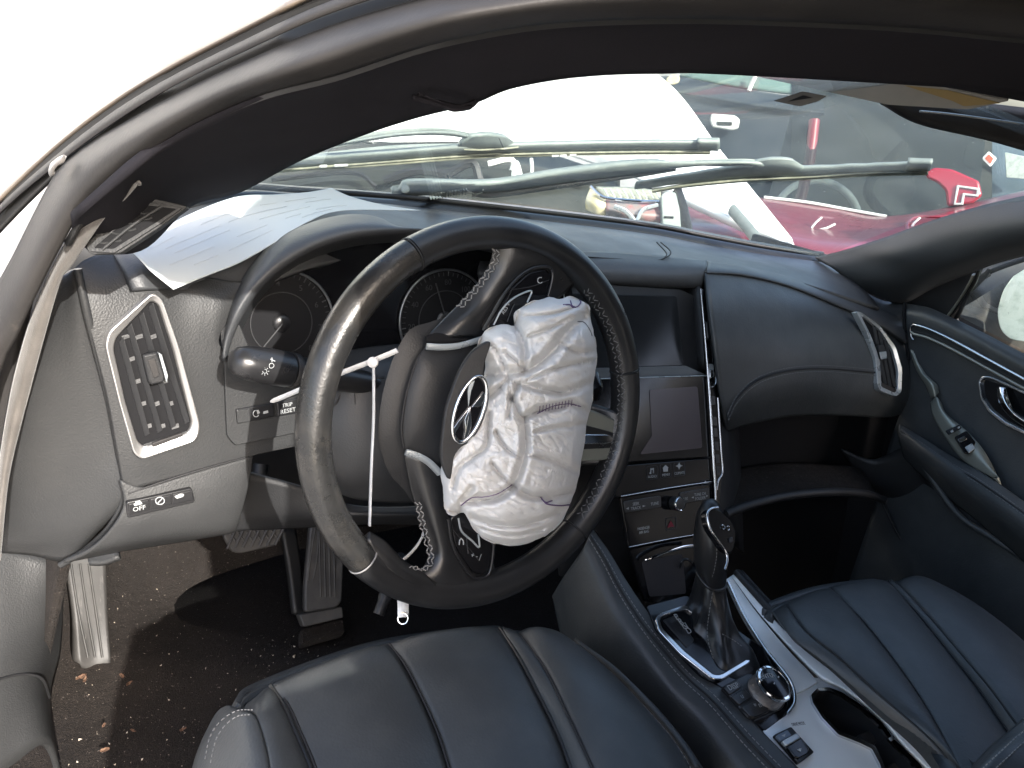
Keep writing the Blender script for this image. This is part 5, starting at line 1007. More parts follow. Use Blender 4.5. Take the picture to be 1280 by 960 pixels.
# drive mode rocker
rk = plate('rocker_frame', [(968, 918), (989, 908), (1018, 940), (999, 954)], TP, M['plastic_smooth'], con, .006, .0075, 2, .001)
plate('rocker_key', [(971, 919), (984, 912), (990, 919), (977, 926)], TP, mat('blue_grey_key', (.10, .13, .17), .4), rk, .005, .0100, 1.5, .0008)
plate('rocker_bridge', [(978, 926), (996, 916), (1001, 922), (983, 932)], TP, M['silver'], rk, .005, .0115, 1.5, .0008)
plate('rocker_key', [(984, 933), (1001, 922), (1012, 936), (1010, 942), (999, 948), (994, 946)], TP, M['gloss'], rk, .006, .0105, 2, .0012)
icon('key_icon', [[(977, 919.5), (982, 917), (981, 921)], ], TP, M['print'], rk, .0105)
icon('key_icon', [[(996, 937), (1002, 935), (1001, 940)]], TP, M['print'], rk, .0112)
text('plate_print', 'DRIVE MODE', (990, 906), (1006, 904), 3.5, TP, M['print_dim'], con, .010)
# armrest corner with a stitched lid, bottom right
ar = [[(1200, 975, 'D', .80), (1235, 935, 'D', .83), (1265, 910, 'D', .855), (1310, 870, 'D', .89)], [(1212, 985, 'D', .785), (1250, 945, 'D', .81), (1280, 922, 'D', .835), (1320, 890, 'D', .87)], [(1240, 1010, 'D', .77), (1280, 975, 'D', .79), (1310, 950, 'D', .81), (1350, 920, 'D', .85)]]
arm_ = sheet('armrest_lid', ar, M['leather'], con, 12, 20, .03)
stitches('lid_stitching', smooth_curve([AT(1215, 974, D=.786), AT(1250, 940, D=.812), AT(1278, 915, D=.838), AT(1305, 893, D=.86)], 40), M['thread'], arm_, .006, .0044, .0006)
stitches('lid_stitching', smooth_curve([AT(1228, 976, D=.784), AT(1258, 948, D=.806), AT(1284, 924, D=.83), AT(1310, 902, D=.852)], 40), M['thread'], arm_, .006, .0044, .0006)
sheet('console_side', [[(925, 714, 'D', 1.148), (968, 760, 'D', 1.118), (1018, 805, 'D', 1.088), (1060, 838, 'D', 1.058), (1136, 900, 'D', 1.018), (1215, 982, 'D', .973)], [(940, 770, 'D', 1.30), (990, 810, 'D', 1.26), (1040, 850, 'D', 1.22), (1090, 890, 'D', 1.18), (1170, 960, 'D', 1.12), (1240, 1040, 'D', 1.06)]], M['plastic'], con, 6, 20, .004)

# ------------------------------------------------------------------ gear lever
gear = thing('gear_lever', 'black leather gear lever with gloss capped knob and folded boot', 'gear lever', tuple(AT(893, 800, D=1.03)))
def lev(sections, name, m, parent, k=40, sq=2.6):
    out = []
    for x, y, X, rx, ry, tilt in sections:
        c = AT(x, y, X=X); an = np.linspace(0, 2*np.pi, k, endpoint=False)
        ca, sa = np.cos(an), np.sin(an); q = (np.abs(ca)**sq+np.abs(sa)**sq)**(-1/sq)
        d1 = np.array([1., 0, 0]); d2 = np.array([0, math.cos(tilt), math.sin(tilt)])
        out.append([c+rx*q[i]*ca[i]*d1+ry*q[i]*sa[i]*d2 for i in range(k)])
    return out
kn = lev([(889, 722, .008, .0185, .020, .15), (888, 712, .006, .0210, .0235, .2), (888, 695, .004, .0225, .0265, .3), (889, 678, .002, .0225, .0300, .4), (891, 665, .0, .0215, .0330, .5), (894, 653, -.001, .0185, .0310, .58), (896, 645, -.002, .0125, .0230, .62), (897, 641, -.002, .006, .012, .62)], 'knob', None, None)
knob = loft('knob', kn, M['leather_wheel'], gear, True, 70)
KPc = Plane(AT(901, 660, X=-.001)+np.array([0, -.012, .014]), (.10, -.70, .72))
plate('knob_cap', smooth_curve([(884, 640), (893, 635.5), (904, 640), (915, 652), (920, 668), (918, 684), (913, 692), (906, 688), (897, 676), (888, 662), (884, 650)], 50, True), KPc, M['gloss'], gear, .010, .004, 0, .002)
px_tube('cap_chrome', [(897, 634.5), (888, 636.5), (884, 644), (888, 662), (898, 677), (907, 690), (909, 700), (906, 712)], .0017, M['chrome'], gear, KPc, 50, .0055)
def inf(t, c=(907, 659.5), s=4.6):
    return KPc.pt(c[0]+s*math.cos(t)*1.0, c[1]+s*.62*math.sin(2*t)*.9+s*.25*math.cos(t), .0050)
tube('knob_emblem', [inf(t) for t in np.linspace(0, 2*np.pi, 40, endpoint=False)], .0006, M['bright_chrome'], gear, 6, True)
plate('lever_release', [(912, 673), (916, 671), (917, 677), (913, 679)], KPc, M['plastic_smooth'], gear, .002, .006, 1, .0005)
bt = []
for f, (x, y, X, rx, ry) in enumerate([(889, 722, .008, .0165, .018), (889, 733, .009, .0185, .020), (890, 748, .010, .0200, .024), (890, 763, .011, .0215, .029), (891, 778, .012, .0245, .036), (893, 792, .014, .0330, .046), (895, 803, .016, .0400, .054), (896, 808, .017, .0410, .0555)]):
    ring_ = lev([(x, y, X, rx, ry, -.10 if f > 4 else 0)], '', None, None, 72, 3.2)[0]; c = np.mean(ring_, 0)
    amp = [.0, .06, .12, .12, .16, .15, .06, .0][f]
    bt.append([c+(p-c)*(1+amp*(1-2*abs(math.sin(2.5*math.atan2(p[1]-c[1], p[0]-c[0])+f*.45)))) for p in ring_])
BT = np.stack([cr1(np.array(bt)[:, j], 40) for j in range(72)], 1)
boot = loft('boot', BT, M['leather_wheel'], gear, True, 70)
tube('boot_collar', [p for p in np.array(kn[0])*1.0], .0022, M['leather_wheel'], gear, 8, True)
bpy.context.view_layer.update()
def stitched(o, pts, lift=.0006, **k):
    P = []
    for x, y in smooth_curve(pts, 60):
        d = Vector(ray(x, y)).normalized(); ok, loc, *_ = o.ray_cast(Vector(CAM)-origin_of(o.parent), d)
        if ok: P.append(np.array(loc)+np.array(origin_of(o.parent))-np.array(d)*lift)
    if len(P) > 4: stitches('lever_stitching', P, M['thread'], gear, .0045, .0032, .00045)
stitched(boot, [(893, 730), (889, 750), (886, 770), (884, 790), (888, 812), (897, 838)])
stitched(boot, [(902, 792), (915, 799), (928, 808)]); stitched(knob, [(892, 672), (896, 690), (893, 712), (890, 722)])

# ------------------------------------------------------------------ seats
def strip(name, cL, cR, m, parent, puff, nu=16, nv=50, edge=.004):
    """cushion panel between two seams, with a domed face"""
    A = smooth_curve([CP(c) for c in cL], nv); B = smooth_curve([CP(c) for c in cR], nv); rows = []
    for t in np.linspace(0, 1, nu):
        k = puff*(1-abs(2*t-1)**2.6)
        rows.append(A*(1-t)+B*t+np.array([0, 0, 1.])*k)
    G = np.array(rows); V = G.reshape(-1, 3); o = mesh_obj(name, V, grid_faces(nu, nv), m, parent)
    if np.mean([p.normal.z for p in o.data.polygons]) < 0: o.data.flip_normals()
    s = o.modifiers.new('thickness', 'SOLIDIFY'); s.thickness = .02; s.offset = -1
    return o
ds = thing('driver_seat', 'black leather driver seat cushion with stitched panels in front of the camera', 'car seat', (-.40, -.2, .14))
Z = lambda x, y, z: (x, y, 'Z', z)
dLs = [Z(300, 905, .565), Z(285, 925, .560), Z(270, 960, .556), Z(255, 1030, .55)]
d_out = [Z(262, 905, .50), Z(250, 930, .50), Z(240, 960, .50), Z(225, 1030, .50)]
s0_ = [Z(296, 893, .535), Z(317, 893, .566), Z(328, 915, .572), Z(338, 960, .576), Z(345, 1040, .576)]
sA = [Z(330, 868, .51), Z(338, 859, .546), Z(356, 887, .556), Z(371, 921, .560), Z(388, 962, .562), Z(410, 1040, .562)]
sB = [Z(478, 815, .515), Z(486, 806, .545), Z(505, 831, .556), Z(526, 871, .558), Z(546, 916, .558), Z(561, 962, .558), Z(585, 1040, .556)]
sC = [Z(618, 796, .515), Z(624, 786, .546), Z(650, 826, .558), Z(676, 876, .560), Z(696, 917, .561), Z(713, 962, .561), Z(740, 1040, .560)]
sD = [Z(640, 798, .515), Z(650, 794, .548), Z(680, 836, .566), Z(710, 897, .574), Z(740, 962, .577), Z(772, 1040, .577)]
sE = [Z(680, 797, .51), Z(716, 806, .535), Z(765, 842, .548), Z(806, 883, .552), Z(842, 925, .552), Z(868, 968, .552), Z(900, 1040, .55)]
strip('outer_bolster', d_out, s0_, M['leather'], ds, .018)
strip('side_panel', s0_, sA, M['leather'], ds, .006)
strip('insert_panel', sA, sB, M['leather'], ds, .010)
strip('insert_panel', sB, sC, M['leather'], ds, .010)
strip('seam_panel', sC, sD, M['leather'], ds, .004)
strip('inner_bolster', sD, sE, M['leather'], ds, .016)
def front(name, curves, drop, m, parent):      # front roll of the cushion
    top = [CP(c[0]) for c in curves]; lip = [CP(c[0])*.6+CP(c[1])*.4 for c in curves]
    sheet(name, [[np.array(p)+np.array([0, -.004, -.004]) for p in lip], [np.array(p)+np.array([0, .006, -.016]) for p in lip], [np.array(p)+np.array([0, .016, -.04]) for p in lip], [np.array(p)+np.array([0, .0, -drop]) for p in lip]], m, parent, 12, 60, .01, raw=True)
front('front_roll', [s0_, sA, sB, sC, sD, sE], .25, M['leather'], ds)
for c, r in ((sA, .0022), (sB, .0012), (sC, .0020)):
    P = smooth_curve([CP(q) for q in c[1:]], 60)+np.array([0, 0, .0015]); tube('seat_piping', P, r, M['leather_wheel'] if r > .0015 else M['seam'], ds, 8)
P = smooth_curve([CP((q[0]+6, q[1], q[2], q[3])) for q in sA[1:]], 60)+np.array([0, 0, .0022]); tube('seat_seam', P, .0012, M['seam'], ds, 6)
P = smooth_curve([CP((q[0]+5, q[1], q[2], q[3])) for q in sC[1:]], 60)+np.array([0, 0, .002]); tube('seat_seam', P, .0012, M['seam'], ds, 6)
P = smooth_curve([CP(q) for q in sD[1:]], 60)+np.array([0, 0, .0010]); tube('seat_seam', P, .0014, M['seam'], ds, 6)
P = smooth_curve([CP((q[0]-3, q[1]+2, q[2], q[3]+.002)) for q in sE[1:]], 80)+np.array([0, 0, .004]); stitches('seat_stitching', P, M['thread'], ds, .0058, .0036, .00042, out=(0, -.2, 1))
P = smooth_curve([CP(q) for q in [Z(316, 892, .572), Z(296, 893, .555), Z(276, 905, .545), Z(262, 925, .54), Z(255, 955, .54)]], 60)+np.array([0, 0, .005]); stitches('seat_stitching', P, M['thread'], ds, .0052, .003, .0004)
P = smooth_curve([CP(q) for q in [Z(312, 898, .574), Z(296, 900, .560), Z(281, 911, .551), Z(269, 930, .547), Z(262, 960, .547)]], 60)+np.array([0, 0, .005]); stitches('seat_stitching', P, M['thread'], ds, .0052, .003, .0004)
sheet('seat_side', [[(868, 962, 'Z', .548), (842, 922, 'Z', .548), (806, 880, 'Z', .548), (765, 839, 'Z', .544), (716, 803, 'Z', .53)], [(880, 975, 'Z', .50), (850, 930, 'Z', .50), (812, 885, 'Z', .50), (770, 845, 'Z', .49), (720, 808, 'Z', .48)], [(880, 985, 'Z', .36), (850, 940, 'Z', .36), (812, 895, 'Z', .36), (770, 850, 'Z', .36), (720, 815, 'Z', .36)]], M['leather'], ds, 12, 30, .006)
sheet('backrest', [[(-.69, -.58, .55), (-.42, -.64, .55), (-.18, -.58, .55)], [(-.70, -.60, .85), (-.42, -.68, .85), (-.17, -.62, .85)], [(-.67, -.70, 1.08), (-.42, -.74, 1.14), (-.22, -.70, 1.12)]], M['leather'], ds, 10, 12, .08, raw=True)  # unseen; outer edge widened to shade the footwell floor

ps = thing('passenger_seat', 'black leather passenger seat cushion beside the centre console', 'car seat', (.37, -.25, .14), None)
pL = [Z(964, 772, .49), Z(967, 766, .532), Z(990, 797, .543), Z(1034, 832, .545), Z(1090, 880, .545), Z(1150, 932, .545), Z(1195, 982, .545)]
p0 = [Z(976, 763, .512), Z(982, 757, .540), Z(1008, 790, .552), Z(1050, 824, .556), Z(1102, 872, .558), Z(1162, 925, .558), Z(1205, 975, .556)]
p1_ = [Z(1032, 745, .515), Z(1039, 736, .545), Z(1081, 779, .557), Z(1119, 827, .560), Z(1158, 884, .562), Z(1197, 957, .562), Z(1215, 1000, .562)]
p2_ = [Z(1098, 735, .515), Z(1110, 727, .546), Z(1148, 769, .558), Z(1187, 817, .562), Z(1225, 865, .564), Z(1258, 913, .564), Z(1310, 985, .564)]
p3_ = [Z(1112, 737, .515), Z(1122, 732, .548), Z(1160, 771, .563), Z(1200, 817, .570), Z(1238, 862, .574), Z(1272, 908, .575), Z(1330, 980, .575)]
p4_ = [Z(1150, 737, .50), Z(1162, 731, .53), Z(1206, 749, .545), Z(1244, 773, .55), Z(1280, 802, .55), Z(1330, 850, .55), Z(1400, 920, .55)]
strip('outer_bolster', pL, p0, M['leather'], ps, .003)
strip('insert_panel', p0, p1_, M['leather'], ps, .006); strip('insert_panel', p1_, p2_, M['leather'], ps, .007)
strip('seam_panel', p2_, p3_, M['leather'], ps, .003); strip('inner_bolster', p3_, p4_, M['leather'], ps, .018)
front('front_roll', [pL, p0, p1_, p2_, p3_, p4_], .3, M['leather'], ps)
for c in (p0, p2_, p3_): tube('seat_seam', smooth_curve([CP(q) for q in c[1:]], 60)+np.array([0, 0, .0012]), .0014, M['seam'], ps, 6)
tube('seat_seam', smooth_curve([CP(q) for q in p1_[1:]], 60)+np.array([0, 0, .0008]), .0009, M['seam'], ps, 6)
tube('seat_piping', smooth_curve([CP((q[0]+3, q[1]-1, q[2], q[3])) for q in p2_[1:]], 60)+np.array([0, 0, .0015]), .0018, M['leather_wheel'], ps, 6)
sheet('backrest', [[(.16, -.62, .55), (.38, -.66, .55), (.60, -.62, .55)], [(.16, -.72, .85), (.38, -.76, .85), (.60, -.72, .85)], [(.22, -.84, 1.12), (.38, -.86, 1.14), (.54, -.84, 1.12)]], M['leather'], ps, 10, 12, .08, raw=True)
P = smooth_curve([CP((q[0]-2, q[1]+2, q[2], q[3]+.004)) for q in p4_[1:]], 80); stitches('seat_stitching', P, M['thread_dark'], ps, .0058, .0036, .00042, out=(0, -.2, 1))

# ------------------------------------------------------------------ passenger door
door = thing('passenger_door', 'black passenger door with chrome strip, pull handle and window switch', 'car door', (.68, 0, .45))
dp = [[(1132, 379, DOOR, .004), (1160, 384, DOOR, .008), (1188, 396, DOOR, .008), (1232, 417, DOOR, .006), (1280, 442, DOOR, .004), (1360, 482, DOOR, .0)],
      [(1131, 392, DOOR, .018), (1160, 398, DOOR, .022), (1190, 411, DOOR, .022), (1232, 432, DOOR, .022), (1280, 458, DOOR, .020), (1360, 500, DOOR, .016)],
      [(1132, 420, DOOR, .010), (1160, 428, DOOR, .012), (1190, 442, DOOR, .012), (1232, 464, DOOR, .010), (1280, 492, DOOR, .008), (1360, 540, DOOR, .006)],
      [(1136, 450, DOOR, .004), (1165, 470, DOOR, .004), (1195, 495, DOOR, .003), (1232, 525, DOOR, .002), (1280, 560, DOOR, .0), (1360, 620, DOOR, .0)],
      [(1130, 500, DOOR, -.004), (1162, 540, DOOR, -.002), (1195, 575, DOOR, .0), (1235, 608, DOOR, .0), (1280, 650, DOOR, .0), (1360, 715, DOOR, .0)],
      [(1110, 560, DOOR, -.02), (1150, 610, DOOR, -.01), (1195, 650, DOOR, -.005), (1240, 690, DOOR, .0), (1285, 730, DOOR, .0), (1360, 790, DOOR, .0)],
      [(1090, 640, DOOR, -.04), (1140, 700, DOOR, -.02), (1190, 745, DOOR, -.01), (1240, 785, DOOR, .0), (1290, 825, DOOR, .0), (1360, 880, DOOR, .0)],
      [(1060, 730, DOOR, -.06), (1130, 790, DOOR, -.03), (1190, 850, DOOR, -.02), (1240, 900, DOOR, -.01), (1290, 950, DOOR, 0), (1360, 1000, DOOR, .0)]]
sheet('door_panel', dp, M['leather'], door, 60, 50, .006)
px_tube('door_gap', [(1131, 378, DOOR, .016), (1130, 400, DOOR, .02), (1132, 425, DOOR, .014), (1136, 450, DOOR, .006)], .003, M['black'], door, None, 20)
for dy, r, mm in ((0, .0030, 'chrome'), (8, .0012, 'seam'), (11.5, .0026, 'sage')):
    px_tube('chrome_strip', [(1139, 408+dy*.6, DOOR, .022), (1142, 406+dy, DOOR, .024), (1160, 411+dy, DOOR, .025), (1190, 425+dy, DOOR, .025), (1232, 448+dy, DOOR, .023), (1280, 474+dy, DOOR, .021), (1330, 500+dy, DOOR, .018)], r, M[mm], door, None, 40)
px_tube('chrome_strip', [(1142, 406, DOOR, .024), (1138, 409, DOOR, .022), (1139, 420, DOOR, .018), (1142, 425, DOOR, .018)], .0020, M['chrome'], door, None, 12)
HB = Plane(DOOR.pt(1260, 505, .012), DOOR.n)
ho = [(1222, 476), (1227, 470), (1238, 470), (1300, 497), (1330, 520), (1330, 575), (1290, 548), (1255, 531), (1235, 515), (1225, 498)]
hi = [(1225, 478), (1229, 473), (1238, 473), (1300, 502), (1327, 523), (1327, 568), (1290, 543), (1257, 527), (1238, 512), (1228, 497)]
hb_ = ring('handle_bezel', ho, hi, HB, M['chrome'], door, .010, .004, 4, .0012)
plate('handle_cup', hi, HB, M['gloss'], hb_, .003, -.004, 3, 0)
lv = [[(1246, 486, HB, .010), (1250, 483, HB, .012), (1257, 484, HB, .010)], [(1247, 497, HB, .014), (1253, 495, HB, .018), (1261, 497, HB, .012)], [(1254, 512, HB, .016), (1261, 510, HB, .020), (1268, 512, HB, .013)], [(1268, 526, HB, .014), (1275, 523, HB, .018), (1280, 522, HB, .011)], [(1300, 545, HB, .008), (1305, 540, HB, .010), (1308, 536, HB, .006)]]
sheet('door_handle', lv, M['bright_chrome'], hb_, 26, 14, .004)
# pull strap in sage silver and the switch pad
ps1 = [[(1137, 437, DOOR, .010), (1140, 441, DOOR, .012), (1146, 450, DOOR, .012)], [(1145, 462, DOOR, .012), (1151, 464, DOOR, .016), (1158, 468, DOOR, .012)], [(1157, 482, DOOR, .014), (1164, 480, DOOR, .020), (1171, 480, DOOR, .012)], [(1163, 497, DOOR, .012), (1169, 496, DOOR, .018), (1174, 490, DOOR, .010)]]
sheet('pull_strap', ps1, M['sage'], door, 20, 12, .006)
sw_ = [[(1163, 503, DOOR, .014), (1170, 496, DOOR, .018), (1176, 502, DOOR, .016)], [(1166, 520, DOOR, .024), (1177, 514, DOOR, .026), (1184, 518, DOOR, .020)], [(1185, 552, DOOR, .034), (1199, 543, DOOR, .034), (1210, 540, DOOR, .026)], [(1206, 577, DOOR, .040), (1220, 566, DOOR, .040), (1232, 566, DOOR, .030)], [(1242, 598, DOOR, .044), (1248, 596, DOOR, .044), (1252, 606, DOOR, .036)]]
swp = sheet('switch_pad', sw_, M['sage'], door, 30, 14, .006)
SWP = Plane(DOOR.pt(1205, 550, .040), (-.75, -.2, .62))
plate('lock_switch', [(1182, 538), (1199, 530.5), (1202, 535), (1186, 543)], SWP, M['gloss'], swp, .005, .004, 1, .0008)
wsw = plate('window_switch', [(1193, 546), (1208, 538), (1220, 553), (1212, 567), (1206, 566)], SWP, M['gloss'], swp, .006, .004, 2, .001)
plate('switch_chrome', [(1197, 549), (1206, 544.5), (1209, 549), (1200, 553)], SWP, M['bright_chrome'], wsw, .003, .0055, 1, .0005)
plate('switch_chrome', [(1206, 559), (1215, 554), (1219, 560), (1211, 566)], SWP, M['silver'], wsw, .003, .0055, 1, .0005)
icon('switch_icon', [[(1188, 538.5), (1191, 537), (1192, 539.5), (1189, 541)], [(1197, 534), (1199.5, 532.8), (1200.2, 535), (1197.8, 536)]], SWP, M['print'], swp, .0046)
# armrest ledge with double stitching
al = [[(1124, 530, DOOR, .012), (1150, 545, DOOR, .022), (1190, 570, DOOR, .034), (1230, 592, DOOR, .044), (1285, 630, DOOR, .05), (1350, 680, DOOR, .05)], [(1122, 538, DOOR, .020), (1148, 556, DOOR, .036), (1186, 582, DOOR, .052), (1226, 607, DOOR, .062), (1280, 645, DOOR, .068), (1345, 700, DOOR, .068)], [(1124, 552, DOOR, .018), (1148, 572, DOOR, .034), (1184, 600, DOOR, .050), (1222, 627, DOOR, .060), (1275, 668, DOOR, .066), (1340, 725, DOOR, .066)], [(1130, 572, DOOR, .002), (1150, 592, DOOR, .010), (1185, 622, DOOR, .018), (1222, 652, DOOR, .024), (1272, 695, DOOR, .03), (1335, 750, DOOR, .03)]]
arm = sheet('door_armrest', al, M['leather'], door, 30, 50, .006)
A_ = [(1126, 536), (1150, 552), (1188, 578), (1228, 602), (1282, 640)]
for dy in (0, 6): stitches('armrest_stitching', smooth_curve([DOOR.pt(x, y+dy, .024+.044*min(1, (x-1126)/110.)) for x, y in A_], 60), M['thread_dark'], arm, .006, .0045, .0006)
px_tube('armrest_seam', [(x, y+3, DOOR, .022+.044*min(1, (x-1126)/110.)) for x, y in A_], .0012, M['seam'], arm, None, 50)
ml = [[(1050, 560, 'D', 1.52), (1090, 575, 'D', 1.50), (1130, 560, 'D', 1.46), (1150, 580, 'D', 1.43)], [(1080, 605, 'D', 1.53), (1120, 625, 'D', 1.50), (1160, 640, 'D', 1.45), (1190, 655, 'D', 1.42)], [(1100, 625, 'D', 1.56), (1140, 640, 'D', 1.53), (1175, 655, 'D', 1.49), (1200, 690, 'D', 1.45)]]
sheet('speaker_panel', ml, M['plastic'], door, 16, 24, .006)
px_tube('pocket_edge', [(1098, 618, 'D', 1.50), (1125, 672, 'D', 1.49), (1160, 722, 'D', 1.47), (1200, 750, 'D', 1.45)], .003, M['plastic'], door, None, 30)
px_tube('pocket_edge', [(1150, 575, DOOR, .02), (1195, 640, DOOR, .02), (1240, 672, DOOR, .02), (1300, 710, DOOR, .02)], .006, M['leather'], door, None, 30)
# mirror triangle, window frame bar and glass
tri = sheet('mirror_triangle', [[(1110, 374, 'D', 1.50), (1150, 352, 'D', 1.44), (1205, 332, 'D', 1.37), (1232, 322, 'D', 1.33)], [(1132, 388, 'D', 1.50), (1162, 394, 'D', 1.455), (1185, 402, 'D', 1.42), (1197, 398, 'D', 1.40)]], M['plastic'], door, 8, 16, .004)
px_tube('window_channel', [(1190, 397, 'D', 1.405), (1206, 374, 'D', 1.385), (1218, 354, 'D', 1.355), (1224, 337, 'D', 1.335)], .0048, M['frit'], door, None, 20, flat=.5)
px_tube('window_channel', [(1184, 396, 'D', 1.41), (1200, 374, 'D', 1.39), (1212, 354, 'D', 1.36), (1217, 343, 'D', 1.34)], .0040, M['sage'], door, None, 20, flat=.5)
gl_ = [AT(1192, 392, D=1.41), AT(1226, 334, D=1.345), AT(1400, 262, D=1.10), AT(1400, 500, D=1.24)]
mesh_obj('window_glass', gl_, [(0, 1, 2, 3)], M['side_glass'], door, False)
# outside mirror seen through the glass
MP = Plane(AT(1262, 385, D=1.55), tuple(-ray(1262, 385)+np.array([-.1, .1, .1])))
mh = sheet('mirror_housing', [[(1190, 402, 'D', 1.58), (1212, 372, 'D', 1.57), (1238, 338, 'D', 1.55), (1290, 312, 'D', 1.53), (1350, 300, 'D', 1.5)], [(1205, 412, 'D', 1.545), (1228, 392, 'D', 1.53), (1250, 370, 'D', 1.52), (1290, 350, 'D', 1.50), (1350, 330, 'D', 1.48)], [(1215, 425, 'D', 1.56), (1240, 432, 'D', 1.55), (1270, 440, 'D', 1.54), (1300, 450, 'D', 1.53), (1350, 450, 'D', 1.5)]], mat('mirror_housing_brown', (.045, .040, .035), .5, bump=[('noise', 90, .3, .002)], var=(30, (.08, .07, .06), .4, .7)), door, 20, 24, .03)
plate('mirror_glass', [(1272, 338), (1310, 315), (1340, 330), (1340, 440), (1285, 428), (1262, 424), (1250, 412), (1246, 390), (1254, 362)], Plane(AT(1262, 385, D=1.50), MP.n), M['mirror'], mh, .006, .0, 9, .001)
plate('mirror_foot', [(1196, 392), (1218, 397), (1230, 402), (1231, 416), (1200, 404)], Plane(AT(1215, 402, D=1.47), MP.n), M['plastic'], mh, .02, 0, 4, .003)

# ------------------------------------------------------------------ pedals
bpdl = thing('brake_pedal', 'ridged black rubber brake pedal under the knee panel', 'pedal', tuple(AT(315, 675, Y=.40)))
BP = Plane(AT(315, 672, Y=.40), (0, -.80, .60))
pdl = plate('pedal_pad', [(276, 650), (354, 648), (351, 668), (346, 682), (300, 692), (290, 690), (280, 672)], BP, M['mat_rubber'], bpdl, .012, 0, 6, .002)
for k in range(7):
    x = 284+k*10; px_tube('pad_ridge', [(x, 686-k*.8), (x+14, 654)], .0022, M['mat_rubber'], pdl, BP, 6, .0012)
for k in range(6):
    x = 282+k*11; px_tube('pad_ridge', [(x, 658+(k % 2)), (x+12, 676)], .0014, M['mat_rubber'], pdl, BP, 6, .0010)
tube('pedal_arm', [BP.pt(318, 655, -.010), BP.pt(322, 620, -.02), BP.pt(326, 580, -.02)], .012, M['plastic'], bpdl, 8)
apdl = thing('accelerator_pedal', 'long grooved black accelerator pedal beside the tunnel', 'pedal', tuple(AT(405, 765, Y=.33)))
AP = Plane(AT(405, 720, Y=.36), (0, -.72, .70))
apd = plate('pedal_pad', [(388, 656), (426, 656), (430, 700), (428, 752), (420, 760), (381, 766), (381, 735)], AP, M['mat_rubber'], apdl, .014, 0, 6, .003)
for x in (401, 407, 413, 419): px_tube('pad_ridge', [(x-2, 664), (x-1, 705), (x, 746)], .0013, M['mat_rubber'], apd, AP, 8, .0012)
px_tube('pad_ridge', [(394, 660), (388, 700), (385, 730), (392, 724), (397, 690), (398, 664)], .0012, M['mat_rubber'], apd, AP, 12, .0008)
plate('pedal_foot', [(374, 768), (428, 758), (430, 772), (380, 784)], AP, M['mat_rubber'], apdl, .02, -.004, 3, .003)
sheet('pedal_strut', [[(352, 660, 'Y', .46), (362, 660, 'Y', .46), (370, 662, 'Y', .46)], [(362, 710, 'Y', .41), (370, 712, 'Y', .41), (378, 715, 'Y', .41)], [(370, 765, 'Y', .35), (377, 768, 'Y', .35), (381, 770, 'Y', .35)]], M['plastic'], apdl, 12, 6, .01)
plate('tunnel_foot', [(376, 785), (430, 772), (432, 790), (376, 806)], Plane(AT(405, 790, Z=.165), (0, -.3, .95)), M['carpet'], body, .02, .0, 5, .004)
sheet('hood_release', [[(108, 690, 'D', .80), (125, 688, 'D', .80), (146, 684, 'D', .80)], [(110, 702, 'D', .79), (128, 703, 'D', .79), (147, 696, 'D', .79)]], M['fascia'], dash, 6, 8, .006)

# ------------------------------------------------------------------ litter on the floor
def leaf(x, y, s, a, label):
    c = AT(x, y, Z=.152) ; c = np.array(c); n = 14; V = []
    for i in range(n):
        t = 2*np.pi*i/n; r = .62*s*(.5+.5*abs(math.cos(t)))*(.8+.4*rng.random()); u = r*math.cos(t); v = .55*r*math.sin(t)
        V.append(c+np.array([u*math.cos(a)-v*math.sin(a), u*math.sin(a)+v*math.cos(a), .002+.25*abs(v)+.003*rng.random()]))
    V.append(c+np.array([0, 0, .001])); F = [(i, (i+1) % n, n) for i in range(n)]
    o = mesh_obj('dry_leaf', V, F, M['leaf'], None, False); tag(o, label, 'leaf', 'dry leaves on the car floor')
    m = o.modifiers.new('thickness', 'SOLIDIFY'); m.thickness = .0006
for q in ((101, 848, .012, .3, 'rust brown leaf touching the foot of the dusty footrest'), (106, 851, .009, 1.2, 'darker curled leaf just right of the one at the footrest'), (152, 846, .007, 2., 'small orange leaf midway between footrest and seat'), (161, 856, .008, .6, 'small orange leaf nearest the seat edge of the pair below the footrest'), (131, 939, .010, .1, 'reddish leaf lying alone lowest on the carpet'), (166, 915, .006, 2.4, 'tiny tan leaf scrap right of the reddish leaf'), (229, 913, .007, .2, 'pale forked leaf scrap beside the driver seat bolster'), (130, 908, .005, 1, 'pale tiny leaf scrap above the reddish leaf')): leaf(*q)
V, Fc = [], []
dgl = bpy.context.evaluated_depsgraph_get(); bpy.context.view_layer.update(); carpet = bpy.data.objects['carpet']; ev = carpet.evaluated_get(dgl); co = Vector(CAM)-origin_of(carpet.parent)
for _ in range(650):
    if rng.random() < .45: x, y = 355+rng.normal(0, 22)-(0), 760+rng.normal(0, 45)
    else: x, y = rng.uniform(85, 420), rng.uniform(700, 960)
    d = Vector(ray(x, y)).normalized(); ok, loc, nr, _ = carpet.ray_cast(co, d)
    if not ok: continue
    p = np.array(loc)+np.array(origin_of(carpet.parent)); s = .0006+.0016*rng.random()**4
    if rng.random() < .02: s *= 1.9
    k = len(V); q = rng.normal(size=(4, 3)); q /= np.linalg.norm(q, axis=1)[:, None]
    V += [p+np.array([0, -.5*s, s])+s*a for a in q]; Fc += [(k, k+1, k+2), (k, k+1, k+3), (k, k+2, k+3), (k+1, k+2, k+3)]
cr_ = mesh_obj('crumbs', V, Fc, M['crumb'], None, False); cr_['kind'] = 'stuff'; tag(cr_, 'pale crumbs and grit scattered over the dark carpet', 'crumbs')

